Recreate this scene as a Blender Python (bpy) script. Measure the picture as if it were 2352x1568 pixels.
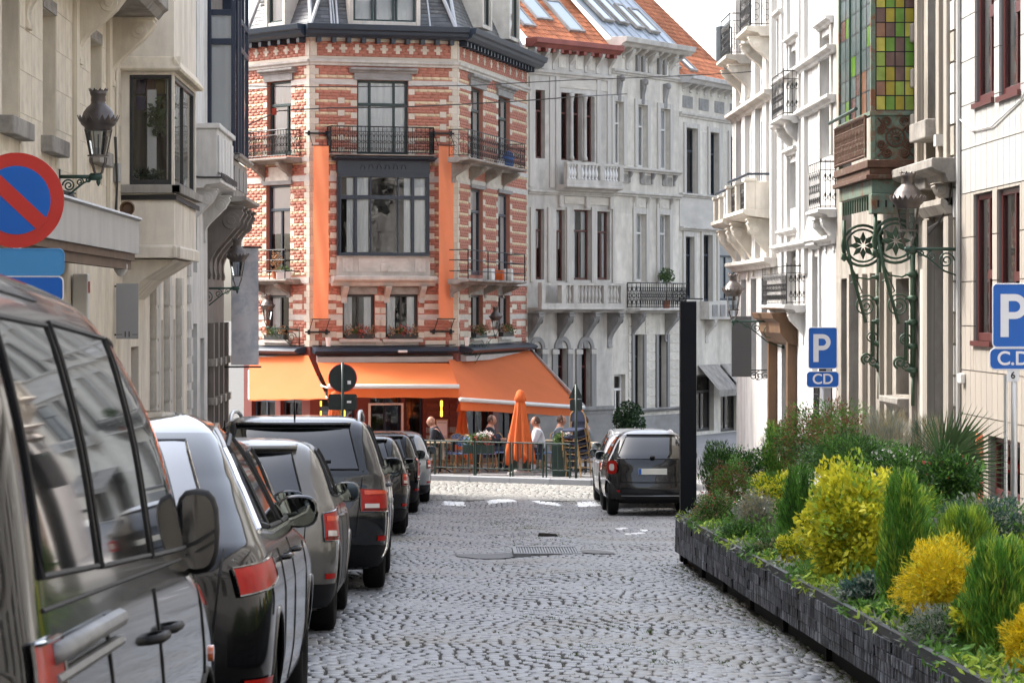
import bpy, math, random
import numpy as np
from mathutils import Matrix, Vector
for _o in list(bpy.data.objects): bpy.data.objects.remove(_o)
sc = bpy.context.scene
COL = sc.collection
R = math.radians
# ------------------------------------------------------------------ camera
# one-point view down the street: +Y is the street, level camera, lens shift places the vanishing point
F = 6430.0; VX = 1012.0; VY = 708.0; EYE = 1.5        # measured on the photograph scaled to 2352 x 1568
cam = bpy.data.cameras.new('camera'); camo = bpy.data.objects.new('camera', cam); COL.objects.link(camo)
camo.location = (0, 0, EYE); camo.rotation_euler = (R(90), 0, 0)
cam.sensor_width = 36; cam.sensor_fit = 'HORIZONTAL'; cam.lens = 36 * F / 2352
cam.shift_x = (1176 - VX) / 2352; cam.shift_y = -(784 - VY) / 2352
cam.clip_start = 0.1; cam.clip_end = 2000
cam.dof.use_dof = True; cam.dof.focus_distance = 42; cam.dof.aperture_fstop = 14
sc.camera = camo
# ------------------------------------------------------------------ sky, sun, exposure
SUN_EL, SUN_AZ = 48, -66           # azimuth measured from +Y towards +X: the sun stands to the left
w = bpy.data.worlds.new('World'); sc.world = w; w.use_nodes = True
nt = w.node_tree; bg = nt.nodes['Background']
sky = nt.nodes.new('ShaderNodeTexSky'); sky.sky_type = 'NISHITA'; sky.sun_disc = False
sky.sun_elevation = R(SUN_EL); sky.sun_rotation = R(SUN_AZ)
sky.air_density = 1.0; sky.dust_density = 4.0; sky.ozone_density = 1.0
# thin bright cloud veils the whole sky: pull its blue towards white evenly
hs = nt.nodes.new('ShaderNodeHueSaturation'); hs.inputs['Saturation'].default_value = 0.52
nt.links.new(sky.outputs[0], hs.inputs['Color']); nt.links.new(hs.outputs[0], bg.inputs[0]); bg.inputs[1].default_value = 0.15
sl = bpy.data.lights.new('sun', 'SUN'); so = bpy.data.objects.new('sun', sl); COL.objects.link(so)
sl.energy = 1.3; sl.angle = R(12.0); sl.color = (1, 0.96, 0.90)
_sd = Vector((math.sin(R(SUN_AZ)) * math.cos(R(SUN_EL)), math.cos(R(SUN_AZ)) * math.cos(R(SUN_EL)), math.sin(R(SUN_EL))))
so.rotation_euler = _sd.to_track_quat('Z', 'Y').to_euler(); so.location = _sd * 60 + Vector((0, 30, 0))
vs = sc.view_settings; vs.view_transform = 'Standard'; vs.look = 'None'; vs.gamma = 1; vs.use_curve_mapping = False
vs.exposure = 2.05
sc.cycles.max_bounces = 7; sc.cycles.diffuse_bounces = 3; sc.cycles.glossy_bounces = 4
sc.cycles.transparent_max_bounces = 10; sc.cycles.transmission_bounces = 4
sc.cycles.caustics_reflective = False; sc.cycles.caustics_refractive = False
sc.cycles.use_denoising = True

# ------------------------------------------------------------------ materials
MATS = {}
def L(nt, a, b): nt.links.new(a, b)
def mat(name, col, rough=0.6, metal=0.0, spec=0.5, var=0.0, vscale=4.0, streak=0.0, island=0.0, bump=0.0, bscale=40.0,
        coat=0.0, trans=0.0, emit=0.0, dirt_or_glint=None, dscale=1.2, dlo=0.5, dhi=0.7):
    """var: blotchy brightness; streak: vertical weathering; island: difference from piece to piece; dirt: a second colour in patches"""
    if name in MATS: return MATS[name]
    m = bpy.data.materials.new(name); m.use_nodes = True; MATS[name] = m
    nt = m.node_tree; p = nt.nodes['Principled BSDF']
    N = nt.nodes.new
    p.inputs['Roughness'].default_value = rough; p.inputs['Metallic'].default_value = metal
    p.inputs['Specular IOR Level'].default_value = spec; p.inputs['Coat Weight'].default_value = coat
    p.inputs['Coat Roughness'].default_value = 0.03
    tc = N('ShaderNodeTexCoord'); pos = tc.outputs['Object']
    rgb = N('ShaderNodeRGB'); rgb.outputs[0].default_value = (*col, 1); c = rgb.outputs[0]
    def scaled(c, fac, amt):
        mr = N('ShaderNodeMapRange'); mr.inputs['To Min'].default_value = 1 - amt; mr.inputs['To Max'].default_value = 1 + amt * 0.6
        L(nt, fac, mr.inputs['Value'])
        v = N('ShaderNodeVectorMath'); v.operation = 'SCALE'; L(nt, c, v.inputs[0]); L(nt, mr.outputs[0], v.inputs['Scale'])
        return v.outputs[0]
    if var:
        n = N('ShaderNodeTexNoise'); n.inputs['Scale'].default_value = vscale; n.inputs['Detail'].default_value = 6
        L(nt, pos, n.inputs['Vector']); c = scaled(c, n.outputs['Fac'], var * 1.6)
    if streak:
        mp = N('ShaderNodeMapping'); mp.inputs['Scale'].default_value = (2.2, 2.2, 0.5); L(nt, pos, mp.inputs[0])
        n = N('ShaderNodeTexNoise'); n.inputs['Scale'].default_value = 1.0; n.inputs['Detail'].default_value = 7; n.inputs['Roughness'].default_value = 0.65
        L(nt, mp.outputs[0], n.inputs['Vector'])
        r = N('ShaderNodeMapRange'); r.inputs['From Min'].default_value = 0.42; r.inputs['From Max'].default_value = 0.68
        L(nt, n.outputs['Fac'], r.inputs['Value'])
        mx = N('ShaderNodeMix'); mx.data_type = 'RGBA'; mx.blend_type = 'MULTIPLY'
        ml = N('ShaderNodeMath'); ml.operation = 'MULTIPLY'; ml.inputs[1].default_value = streak; L(nt, r.outputs[0], ml.inputs[0])
        L(nt, ml.outputs[0], mx.inputs['Factor']); L(nt, c, mx.inputs['A']); mx.inputs['B'].default_value = (0.30, 0.28, 0.26, 1); c = mx.outputs['Result']
    if dirt_or_glint:
        n = N('ShaderNodeTexNoise'); n.inputs['Scale'].default_value = dscale; n.inputs['Detail'].default_value = 8; n.inputs['Roughness'].default_value = 0.7
        L(nt, pos, n.inputs['Vector'])
        r = N('ShaderNodeMapRange'); r.inputs['From Min'].default_value = dlo; r.inputs['From Max'].default_value = dhi
        L(nt, n.outputs['Fac'], r.inputs['Value'])
        mx = N('ShaderNodeMix'); mx.data_type = 'RGBA'; L(nt, r.outputs[0], mx.inputs['Factor']); L(nt, c, mx.inputs['A'])
        mx.inputs['B'].default_value = (*dirt_or_glint, 1); c = mx.outputs['Result']
    if island:
        g = N('ShaderNodeNewGeometry'); oi = N('ShaderNodeObjectInfo')
        ad = N('ShaderNodeMath'); ad.operation = 'ADD'; L(nt, g.outputs['Random Per Island'], ad.inputs[0]); L(nt, oi.outputs['Random'], ad.inputs[1])
        fr = N('ShaderNodeMath'); fr.operation = 'FRACT'; L(nt, ad.outputs[0], fr.inputs[0])
        c = scaled(c, fr.outputs[0], island)
    L(nt, c, p.inputs['Base Color'])
    if bump:
        n = N('ShaderNodeTexNoise'); n.inputs['Scale'].default_value = bscale; n.inputs['Detail'].default_value = 5; L(nt, pos, n.inputs['Vector'])
        b = N('ShaderNodeBump'); b.inputs['Strength'].default_value = bump; b.inputs['Distance'].default_value = 0.02
        L(nt, n.outputs['Fac'], b.inputs['Height']); L(nt, b.outputs[0], p.inputs['Normal'])
    if trans:
        t = N('ShaderNodeBsdfTranslucent'); L(nt, c, t.inputs[0]); ms = N('ShaderNodeMixShader'); ms.inputs[0].default_value = trans
        L(nt, p.outputs[0], ms.inputs[1]); L(nt, t.outputs[0], ms.inputs[2]); L(nt, ms.outputs[0], nt.nodes['Material Output'].inputs[0])
    if emit:
        L(nt, c, p.inputs['Emission Color']); p.inputs['Emission Strength'].default_value = emit
    return m
def glassmat(name, tint=(0.6, 0.66, 0.66), ior=1.9, rough=0.0, wave=0.0):
    """window pane: a clear tinted sheet with its mirror reflection"""
    m = bpy.data.materials.new(name); m.use_nodes = True; MATS[name] = m; nt = m.node_tree; nt.nodes.clear(); N = nt.nodes.new
    o = N('ShaderNodeOutputMaterial'); t = N('ShaderNodeBsdfTransparent'); t.inputs[0].default_value = (*tint, 1)
    g = N('ShaderNodeBsdfGlossy'); g.inputs['Roughness'].default_value = rough; g.inputs['Color'].default_value = (1, 1, 1, 1)
    f = N('ShaderNodeFresnel'); f.inputs['IOR'].default_value = ior; mx = N('ShaderNodeMixShader')
    if wave:
        n = N('ShaderNodeTexNoise'); n.inputs['Scale'].default_value = 1.6; tc = N('ShaderNodeTexCoord'); L(nt, tc.outputs['Object'], n.inputs['Vector'])
        b = N('ShaderNodeBump'); b.inputs['Strength'].default_value = wave; b.inputs['Distance'].default_value = 0.05
        L(nt, n.outputs['Fac'], b.inputs['Height']); L(nt, b.outputs[0], g.inputs['Normal'])
    L(nt, f.outputs[0], mx.inputs[0]); L(nt, t.outputs[0], mx.inputs[1]); L(nt, g.outputs[0], mx.inputs[2]); L(nt, mx.outputs[0], o.inputs[0])
    return m

# stone, brick, render
CREAM = mat('cream_render', (0.80, 0.705, 0.55), 0.8, var=0.14, streak=0.45, bump=0.15, bscale=60)
CREAM2 = mat('pale_render', (0.80, 0.725, 0.61), 0.8, var=0.12, streak=0.38, bump=0.1)
WHITE = mat('white_paint_wall', (0.64, 0.625, 0.60), 0.75, var=0.12, streak=0.45, bump=0.1)
LSTONE = mat('limestone', (0.72, 0.67, 0.58), 0.8, var=0.18, streak=0.38, bump=0.2, island=0.12)
GSTONE = mat('blue_stone', (0.31, 0.30, 0.285), 0.7, var=0.25, streak=0.6, bump=0.2)
PSTONE = mat('pale_grey_stone', (0.60, 0.565, 0.51), 0.7, var=0.2, streak=0.40, bump=0.2)
ESTONE = mat('grimy_limestone', (0.40, 0.36, 0.305), 0.8, var=0.22, streak=0.7, bump=0.2, island=0.1)
DSTONE = mat('sooty_stone', (0.19, 0.165, 0.145), 0.8, var=0.2, streak=0.35, bump=0.25)
SOOT = mat('weathered_stone', (0.36, 0.33, 0.29), 0.8, var=0.22, streak=0.6, bump=0.25, dirt_or_glint=(0.14, 0.13, 0.12), dscale=1.5)
QUOIN = mat('cream_stone_block', (0.68, 0.61, 0.50), 0.75, var=0.15, island=0.14, streak=.25, bump=0.15)
MORTAR = mat('mortar', (0.47, 0.205, 0.145), 0.9, var=0.2)
BRICK = mat('red_brick', (0.47, 0.19, 0.13), 0.8, var=0.08, vscale=1.5, island=0.11, bump=0.05)
YBRICK = mat('buff_brick', (0.70, 0.55, 0.36), 0.8, var=0.1, island=0.12, bump=0.2)
RBRICK = mat('dark_red_paint', (0.16, 0.035, 0.025), 0.6, var=0.15)
TILEW = mat('white_cladding', (0.47, 0.46, 0.435), 0.5, var=0.06, streak=0.15, island=0.05)
TILEB = mat('beige_cladding', (0.42, 0.375, 0.32), 0.5, var=0.06, streak=0.15, island=0.05)
JOINT = mat('grey_joint', (0.20, 0.19, 0.175), 0.9)
BROWNW = mat('brown_carved_wood', (0.15, 0.08, 0.038), 0.6, var=0.25, streak=0.4)
# metal, wood, paint
IRON = mat('black_iron', (0.008, 0.008, 0.009), 0.45, 0.2)
GREENM = mat('green_cast_iron', (0.035, 0.075, 0.055), 0.4, 0.2, var=0.25)
DGREEN = mat('dark_green_paint', (0.012, 0.030, 0.023), 0.4, var=0.15)
PATINA = mat('flaking_green_paint', (0.14, 0.20, 0.15), 0.6, var=0.3, vscale=9, dirt_or_glint=(0.17, 0.065, 0.025), dscale=3.5, dlo=0.50, dhi=0.62, bump=0.3)
RUST = mat('rusted_iron', (0.105, 0.05, 0.028), 0.8, var=0.35, vscale=9, dirt_or_glint=(0.15, 0.155, 0.11), dscale=5, dlo=0.55, dhi=0.68, bump=0.4)
BLUEF = mat('dark_blue_paint', (0.009, 0.018, 0.042), 0.35, var=0.1)
SLATEF = mat('blue_grey_paint', (0.022, 0.034, 0.052), 0.4, var=0.15)
GREENF = mat('bottle_green_paint', (0.012, 0.032, 0.030), 0.4)
BROWNF = mat('brown_window_paint', (0.10, 0.035, 0.025), 0.4)
MAROON = mat('maroon_paint', (0.085, 0.016, 0.014), 0.35, var=0.06)
WHITEF = mat('white_window_paint', (0.72, 0.71, 0.68), 0.4)
BLACKF = mat('black_frame_paint', (0.02, 0.02, 0.02), 0.35)
LEADM = mat('lantern_copper', (0.13, 0.11, 0.10), 0.4, 0.5, var=0.25, vscale=12)
ZINC = mat('zinc_sheet', (0.42, 0.46, 0.50), 0.35, 0.6, var=0.2, streak=0.3)
LEAD = mat('pale_lead_strip', (0.55, 0.56, 0.57), 0.5, 0.2, var=0.15)
SLATE = mat('roof_slate', (0.13, 0.135, 0.14), 0.5, var=0.25, island=0.3, dirt_or_glint=(0.24, 0.24, 0.22), dscale=2, bump=0.2)
RTILE = mat('orange_roof_tile', (0.46, 0.155, 0.065), 0.75, var=0.2, island=0.30, bump=0.2)
ALU = mat('brushed_aluminium', (0.62, 0.63, 0.64), 0.35, 0.7)
CHROME = mat('chrome', (0.75, 0.76, 0.77), 0.12, 1.0)
GREYP = mat('grey_sheet_metal', (0.50, 0.49, 0.47), 0.5, var=0.06, streak=0.25)
CABLE = mat('black_cable', (0.025, 0.022, 0.02), 0.6)
TERRA = mat('terracotta', (0.45, 0.15, 0.07), 0.8, var=0.15)
CURT = mat('white_curtain', (0.92, 0.92, 0.92), 0.9, trans=0.06)
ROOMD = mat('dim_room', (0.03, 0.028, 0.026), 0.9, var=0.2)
ORANGE = mat('orange_awning_cloth', (0.85, 0.205, 0.055), 0.8, trans=0.35, var=0.05, vscale=1.5)
ORANGEB = mat('orange_banner_cloth', (0.90, 0.31, 0.15), 0.8, trans=0.25, var=0.04)
RED = mat('sign_red', (0.55, 0.03, 0.02), 0.35)
BLUE = mat('sign_blue', (0.0, 0.115, 0.50), 0.35, var=0.05)
LBLUE = mat('faded_light_blue', (0.055, 0.27, 0.56), 0.4)
SIGNW = mat('sign_white', (0.80, 0.81, 0.84), 0.35)
SIGNG = mat('grey_sign_board', (0.30, 0.30, 0.30), 0.5, var=0.05)
CHARC = mat('charcoal_sign_board', (0.075, 0.075, 0.077), 0.5)
BLACKT = mat('black_lettering', (0.02, 0.02, 0.02), 0.5)
GLASS = glassmat('window_glass', (0.96, 0.975, 0.975), 1.65, 0.0, 0.10)
LGLASS = glassmat('lantern_glass', (0.80, 0.84, 0.86), 1.5, 0.05)
SKIN = mat('skin', (0.42, 0.21, 0.14), 0.5)

# ------------------------------------------------------------------ mesh collector
ORG = {}
def org(parent): return ORG.get(parent.name, Vector((0, 0, 0))) if parent else Vector((0, 0, 0))
class MB:
    def __init__(s, M=None): s.v = []; s.f = []; s.mi = []; s.M = M; s.cur = 0
    def pts(s, P):
        b = len(s.v)
        if s.M is None: s.v += [tuple(p) for p in P]
        else: s.v += [tuple(s.M @ Vector(p)) for p in P]
        return b
    def face(s, idx): s.f.append(tuple(idx)); s.mi.append(s.cur)
    def quad(s, a, b, c, d): i = s.pts([a, b, c, d]); s.face((i, i + 1, i + 2, i + 3)); return s
    def poly(s, P): i = s.pts(P); s.face(range(i, i + len(P))); return s
    def box(s, x0, x1, y0, y1, z0, z1):
        if x0 > x1: x0, x1 = x1, x0
        if y0 > y1: y0, y1 = y1, y0
        if z0 > z1: z0, z1 = z1, z0
        i = s.pts([(x0, y0, z0), (x1, y0, z0), (x1, y1, z0), (x0, y1, z0), (x0, y0, z1), (x1, y0, z1), (x1, y1, z1), (x0, y1, z1)])
        for q in ((3, 2, 1, 0), (4, 5, 6, 7), (0, 1, 5, 4), (1, 2, 6, 5), (2, 3, 7, 6), (3, 0, 4, 7)): s.face([i + k for k in q])
        return s
    def prism(s, poly, d0, d1, axis='x'):
        """poly: 2D outline; axis x: (y,z) outline pushed along x; y: (x,z); z: (x,y)"""
        n = len(poly)
        def P(p, d): return (d, p[0], p[1]) if axis == 'x' else ((p[0], d, p[1]) if axis == 'y' else (p[0], p[1], d))
        i = s.pts([P(p, d0) for p in poly] + [P(p, d1) for p in poly])
        s.face(range(i + n - 1, i - 1, -1)); s.face(range(i + n, i + 2 * n))
        for k in range(n): s.face((i + k, i + (k + 1) % n, i + n + (k + 1) % n, i + n + k))
        return s
    def tube(s, path, r, n=6, closed=False, cap=True):
        P = [Vector(p) for p in path]; m = len(P); rings = []
        rr = r if isinstance(r, (list, tuple)) else [r] * m
        up = None
        for k in range(m):
            if closed: t = P[(k + 1) % m] - P[k - 1]
            else: t = P[min(k + 1, m - 1)] - P[max(k - 1, 0)]
            if t.length < 1e-9: t = Vector((0, 0, 1))
            t.normalize()
            if up is None:
                up = Vector((0, 0, 1)) if abs(t.z) < 0.9 else Vector((1, 0, 0))
            a = t.cross(up)
            if a.length < 1e-4: up = Vector((0, 1, 0)) if abs(t.y) < 0.9 else Vector((1, 0, 0)); a = t.cross(up)
            a.normalize(); b = a.cross(t); up = b
            rings.append(s.pts([P[k] + (a * math.cos(2 * math.pi * j / n) + b * math.sin(2 * math.pi * j / n)) * rr[k] for j in range(n)]))
        for k in range(m if closed else m - 1):
            A, B = rings[k], rings[(k + 1) % m]
            for j in range(n): s.face((A + j, A + (j + 1) % n, B + (j + 1) % n, B + j))
        if cap and not closed: s.face(range(rings[0] + n - 1, rings[0] - 1, -1)); s.face(range(rings[-1], rings[-1] + n))
        return s
    def lathe(s, prof, c=(0, 0, 0), n=16, start=0.0, cap=True):
        rings = []
        for r, z in prof:
            rings.append(s.pts([(c[0] + max(r, 1e-4) * math.cos(start + 2 * math.pi * j / n), c[1] + max(r, 1e-4) * math.sin(start + 2 * math.pi * j / n), c[2] + z) for j in range(n)]))
        for k in range(len(prof) - 1):
            A, B = rings[k], rings[k + 1]
            for j in range(n): s.face((A + j, A + (j + 1) % n, B + (j + 1) % n, B + j))
        if cap: s.face(range(rings[0] + n - 1, rings[0] - 1, -1)); s.face(range(rings[-1], rings[-1] + n))
        return s
    def disc(s, c, r, axis='y', t=0.004, n=28, sx=1.0):
        P = [(r * math.cos(2 * math.pi * k / n) * sx, r * math.sin(2 * math.pi * k / n)) for k in range(n)]
        if axis == 'y': s.prism([(c[0] + a, c[2] + b) for a, b in P], c[1] - t / 2, c[1] + t / 2, 'y')
        elif axis == 'x': s.prism([(c[1] + a, c[2] + b) for a, b in P], c[0] - t / 2, c[0] + t / 2, 'x')
        else: s.prism([(c[0] + a, c[1] + b) for a, b in P], c[2] - t / 2, c[2] + t / 2, 'z')
        return s
    def grid(s, rows):
        """rows: list of equally long point lists"""
        n = len(rows[0]); st = [s.pts(r) for r in rows]
        for a in range(len(rows) - 1):
            for j in range(n - 1): s.face((st[a] + j, st[a] + j + 1, st[a + 1] + j + 1, st[a + 1] + j))
        return s
    def mesh(s, name, mats, smooth=False):
        me = bpy.data.meshes.new(name); me.from_pydata(s.v, [], s.f)
        for m in (mats if isinstance(mats, (list, tuple)) else [mats]): me.materials.append(m)
        if any(s.mi): me.polygons.foreach_set('material_index', s.mi)
        if smooth: me.polygons.foreach_set('use_smooth', [True] * len(s.f))
        me.update(); return me
    def build(s, name, mats, parent=None, smooth=False, bevel=0.0, solid=0.0, subsurf=0, auto=None):
        o0 = org(parent)
        if o0.length > 0: s.v = [(x - o0.x, y - o0.y, z - o0.z) for x, y, z in s.v]
        ob = bpy.data.objects.new(name, s.mesh(name, mats, smooth)); COL.objects.link(ob)
        if parent: ob.parent = parent
        ORG[ob.name] = o0
        if solid: md = ob.modifiers.new('s', 'SOLIDIFY'); md.thickness = solid; md.offset = 0
        if bevel: md = ob.modifiers.new('b', 'BEVEL'); md.width = bevel; md.segments = 2; md.limit_method = 'ANGLE'; md.angle_limit = R(40)
        if subsurf: md = ob.modifiers.new('u', 'SUBSURF'); md.levels = subsurf; md.render_levels = subsurf
        return ob
def tag(o, label, cat, group=None, kind=None):
    if label: o['label'] = label
    if cat: o['category'] = cat
    if group: o['group'] = group
    if kind: o['kind'] = kind
    return o
def thing(name, loc, label, cat, group=None, local=False, rot=None):
    o = bpy.data.objects.new(name, None); COL.objects.link(o); o.location = loc
    o.empty_display_size = 0.2
    ORG[o.name] = Vector((0, 0, 0)) if local else Vector(loc)
    if rot: o.rotation_euler = rot
    return tag(o, label, cat, group)
def inst(me, name, parent, loc=(0, 0, 0), rot=(0, 0, 0), scale=(1, 1, 1)):
    """an object that shares a mesh; loc is in the scene (or in the thing, for things built in their own frame)"""
    o = bpy.data.objects.new(name, me); COL.objects.link(o); o.parent = parent; o.location = Vector(loc) - org(parent)
    o.rotation_euler = rot; o.scale = scale; ORG[o.name] = Vector(loc); return o
def ray(x, y): return Vector(((x - VX) / F, 1, (VY - y) / F))
def at(x, y, d): return Vector(((x - VX) / F * d, d, EYE + (VY - y) / F * d))
class Face:
    """a wall plane: u runs left to right as seen from the street, depth goes into the wall, z up (scene heights)"""
    def __init__(s, a, b):
        s.a = Vector((a[0], a[1], 0)); s.b = Vector((b[0], b[1], 0)); e = s.b - s.a; s.w = e.length; s.u = e.normalized()
        s.n = Vector((s.u.y, -s.u.x, 0))                 # towards the viewer
        s.M = Matrix(((s.u.x, -s.n.x, 0, s.a.x), (s.u.y, -s.n.y, 0, s.a.y), (0, 0, 1, 0), (0, 0, 0, 1)))
        s.rz = math.atan2(s.u.y, s.u.x)
    def px(s, x, y, off=0.0):
        d = ray(x, y); o = Vector((0, 0, EYE)); k = (s.a + s.n * off - o).dot(s.n) / d.dot(s.n); p = o + d * k
        return (p - s.a).dot(s.u), p.z
    def U(s, x, off=0.0): return s.px(x, VY, off)[0]
    def Z(s, x, y, off=0.0): return s.px(x, y, off)[1]
    def P(s, u, dep, z): return s.M @ Vector((u, dep, z))
    def mb(s): return MB(s.M)
def base(Y):
    if Y < 46: return -0.0454 * Y
    t = min(Y, 66) - 46
    return -2.0884 - 0.0454 * t + 0.0498 / 40 * t * t
RNG = random.Random(7)
# ================================================================== ground and road
def sheet(name, xs, ys, zf, m, parent=None, kind='structure'):
    b = MB(); b.grid([[(x, y, zf(x, y)) for x in xs] for y in ys]); o = b.build(name, m, parent, smooth=True)
    if not parent: tag(o, None, None, kind=kind)
    return o
GROUND = mat('ground_earth', (0.10, 0.095, 0.085), 0.9, var=0.2)
PAVE = mat('pavement_slabs', (0.27, 0.265, 0.26), 0.8, var=0.2, bump=0.2)
KERB = mat('kerb_stone', (0.30, 0.31, 0.33), 0.7, var=0.15, island=0.12, bump=0.15)
GROUT = mat('dark_joint_sand', (0.04, 0.036, 0.03), 0.95, var=0.3, dirt_or_glint=(0.05, 0.075, 0.02), dscale=2.0, dlo=0.58, dhi=0.7)
COBBLE = mat('granite_cobble', (0.222, 0.228, 0.240), 0.40, spec=0.5, var=0.16, vscale=1.1, island=0.2, bump=0.25, bscale=30, dirt_or_glint=(0.175, 0.165, 0.145), dscale=0.45, dlo=0.5, dhi=0.62)
COBBLEW = mat('white_painted_cobble', (0.88, 0.89, 0.90), 0.6, var=0.2, vscale=9, island=0.08)
COBBLEL = mat('sunlit_granite_cobble', (0.27, 0.262, 0.24), 0.6, var=0.12, island=0.2, bump=0.2)  # same granite coloured lighter and warmer, sunlight on the junction put into the colour
sheet('ground', [-400, -60, -20, 0, 20, 60, 400], [-60, 0, 46, 50, 54, 58, 62, 66, 120, 900], lambda x, y: base(max(y, -60)) - 0.16, GROUND)
def roadz(X, Y):
    z = base(Y) + 0.05 * math.exp(-((X - 1.55) / 0.55) ** 2) * (0.6 + 0.4 * math.sin(Y * 0.5)) - 0.035 * math.exp(-((X - 0.55) / 0.45) ** 2) - 0.03 * math.exp(-((X - 2.5) / 0.4) ** 2)
    z += 0.018 * math.sin(X * 2.1 + Y * 0.37) * math.sin(Y * 0.61 + X) + 0.010 * math.sin(Y * 1.9 + X * 1.3)
    return z
road = sheet('road', [i * 0.3 for i in range(-9, 17)], [y * 0.4 for y in range(-10, 145)], lambda x, y: roadz(x, y) - 0.0095, GROUT)
cross = sheet('cross_street', [i * 1.0 for i in range(-25, 33)], [57.7 + 0.5 * k for k in range(0, 60)], lambda x, y: base(y) - 0.020, GROUT)
rs = np.random.RandomState(3)
DASH = []
for (x0, x1, y0, y1) in ((1018, 1066, 1142, 1155), (1124, 1180, 1144, 1157), (1226, 1284, 1147, 1160), (1326, 1372, 1151, 1163)):
    # bands of white painted setts where the side street begins
    d = 57.0 - (y0 - 1142) * 0.05
    DASH.append(((x0 - VX) / F * d, (x1 - VX) / F * d, d - 0.95, d + 0.75))
FAINT = [((at(1415, 1218, 44.9)).x, (at(1440, 1218, 44.9)).x, 44.7, 45.2), ((at(1440, 1226, 43)).x, (at(1478, 1226, 43)).x, 43.0, 43.5), ((at(1475, 1220, 43.8)).x, (at(1497, 1220, 43.8)).x, 43.8, 44.2)]
GR = (0.92, 1.78, 35.1, 36.15)             # iron grating in the carriageway
def setts(rows, xlim, pitch_x, gap):
    out = []
    for Y, pitch in rows:
        x0, x1 = xlim(Y); X = x0 + rs.rand() * pitch_x
        while X < x1:
            wd = pitch_x * (0.78 + 0.45 * rs.rand()); out.append((X + wd / 2, Y, wd - gap * (0.6 + rs.rand()), pitch)); X += wd
    return out
rows = []; Y = 14.0
while Y < 57.6:
    p = 0.118 + 0.020 * rs.rand(); rows.append((Y, p)); Y += p
S1 = setts(rows, lambda Y: (-2.2, 4.4), 0.108, 0.021)
rows2 = []
while Y < 65.4:
    p = 0.15 + 0.03 * rs.rand(); rows2.append((Y, p)); Y += p
S2 = setts(rows2, lambda Y: (-7, 8.5), 0.15, 0.02)
def wav(X, Y): return 0.05 * math.sin(X * 1.7 + Y * 0.23) + 0.02 * math.sin(X * 3.3 - Y * 0.4) + 0.06 * math.sin(X * 0.6)
def sett_mesh(lst, name, zf, m, parent):
    n = len(lst); V = np.zeros((n, 12, 3), np.float32); Fq = []
    A = np.array(lst, np.float32)
    for k, (X, Y, wx, p) in enumerate(lst):
        Yw = Y + wav(X, Y); wy = p - 0.007 - 0.006 * rs.rand(); z = zf(X, Yw) + rs.normal(0, 0.0016)
        tx, ty = rs.normal(0, 0.012), rs.normal(0, 0.016); sk = rs.normal(0, 0.004)
        hx, hy = wx / 2, wy / 2
        for r_, (ins, dz) in enumerate(((-0.001, -0.04), (0.0, -0.006), (0.006, 0.0))):
            for q, (sx, sy) in enumerate(((-1, -1), (1, -1), (1, 1), (-1, 1))):
                x = sx * (hx - ins); y = sy * (hy - ins) + sk * sx
                V[k, r_ * 4 + q] = (X + x, Yw + y, z + dz + tx * x + ty * y)
    q0 = []
    for r_ in (0, 4):
        for q in range(4): q0.append((r_ + q, r_ + (q + 1) % 4, r_ + 4 + (q + 1) % 4, r_ + 4 + q))
    q0.append((8, 9, 10, 11)); q0 = np.array(q0, np.int32)
    FA = (q0[None] + 12 * np.arange(n, dtype=np.int32)[:, None, None]).reshape(-1, 4)
    return bulk(name, V.reshape(-1, 3), FA, m, parent, smooth=False)
def bulk(name, V, FA, m, parent=None, smooth=False, mi=None):
    """mesh from arrays of points and quads"""
    o0 = org(parent); V = V - np.array(o0, np.float32)
    me = bpy.data.meshes.new(name); nf = len(FA); k = FA.shape[1]
    me.vertices.add(len(V)); me.vertices.foreach_set('co', V.astype(np.float32).ravel())
    me.loops.add(nf * k); me.loops.foreach_set('vertex_index', FA.astype(np.int32).ravel())
    me.polygons.add(nf); me.polygons.foreach_set('loop_start', np.arange(nf, dtype=np.int32) * k); me.polygons.foreach_set('loop_total', np.full(nf, k, np.int32))
    if smooth: me.polygons.foreach_set('use_smooth', np.ones(nf, bool))
    for x in (m if isinstance(m, (list, tuple)) else [m]): me.materials.append(x)
    if mi is not None: me.polygons.foreach_set('material_index', np.asarray(mi, np.int32))
    me.update(calc_edges=True); me.validate()
    o = bpy.data.objects.new(name, me); COL.objects.link(o); o.parent = parent; ORG[o.name] = o0
    return o
def inrect(X, Y, r): return r[0] < X < r[1] and r[2] < Y < r[3]
nearest, white, rest = [], [], []
for s in S1:
    X, Y = s[0], s[1] + wav(s[0], s[1])
    if inrect(X, Y, (GR[0] - 0.02, GR[1] + 0.02, GR[2], GR[3])) or inrect(X, Y, (0.35, 0.92, 34.9, 36.2)): continue
    if any(inrect(X, Y, d) for d in DASH) or any(inrect(X, Y, d) for d in FAINT): white.append(s)
    elif len(nearest) < 300 and Y > 17.0 and -0.45 < X < 2.3: nearest.append(s)
    else: rest.append(s)
for s in S2:
    if any(inrect(s[0], s[1] + wav(s[0], s[1]), d) for d in DASH): white.append(s)
S2 = [s for s in S2 if s not in set(white)]
for s in nearest: sett_mesh([s], 'cobble', roadz, COBBLE, road)
sett_mesh(rest, 'cobbles', roadz, COBBLE, road)['kind'] = 'stuff'
sett_mesh(white, 'painted_cobbles', lambda x, y: roadz(x, y) + 0.001, COBBLEW, road)['kind'] = 'stuff'
sett_mesh(S2, 'cobbles', lambda x, y: base(y) + 0.012 * math.sin(x * 0.9 + y) , COBBLEL, cross)['kind'] = 'stuff'
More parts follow.
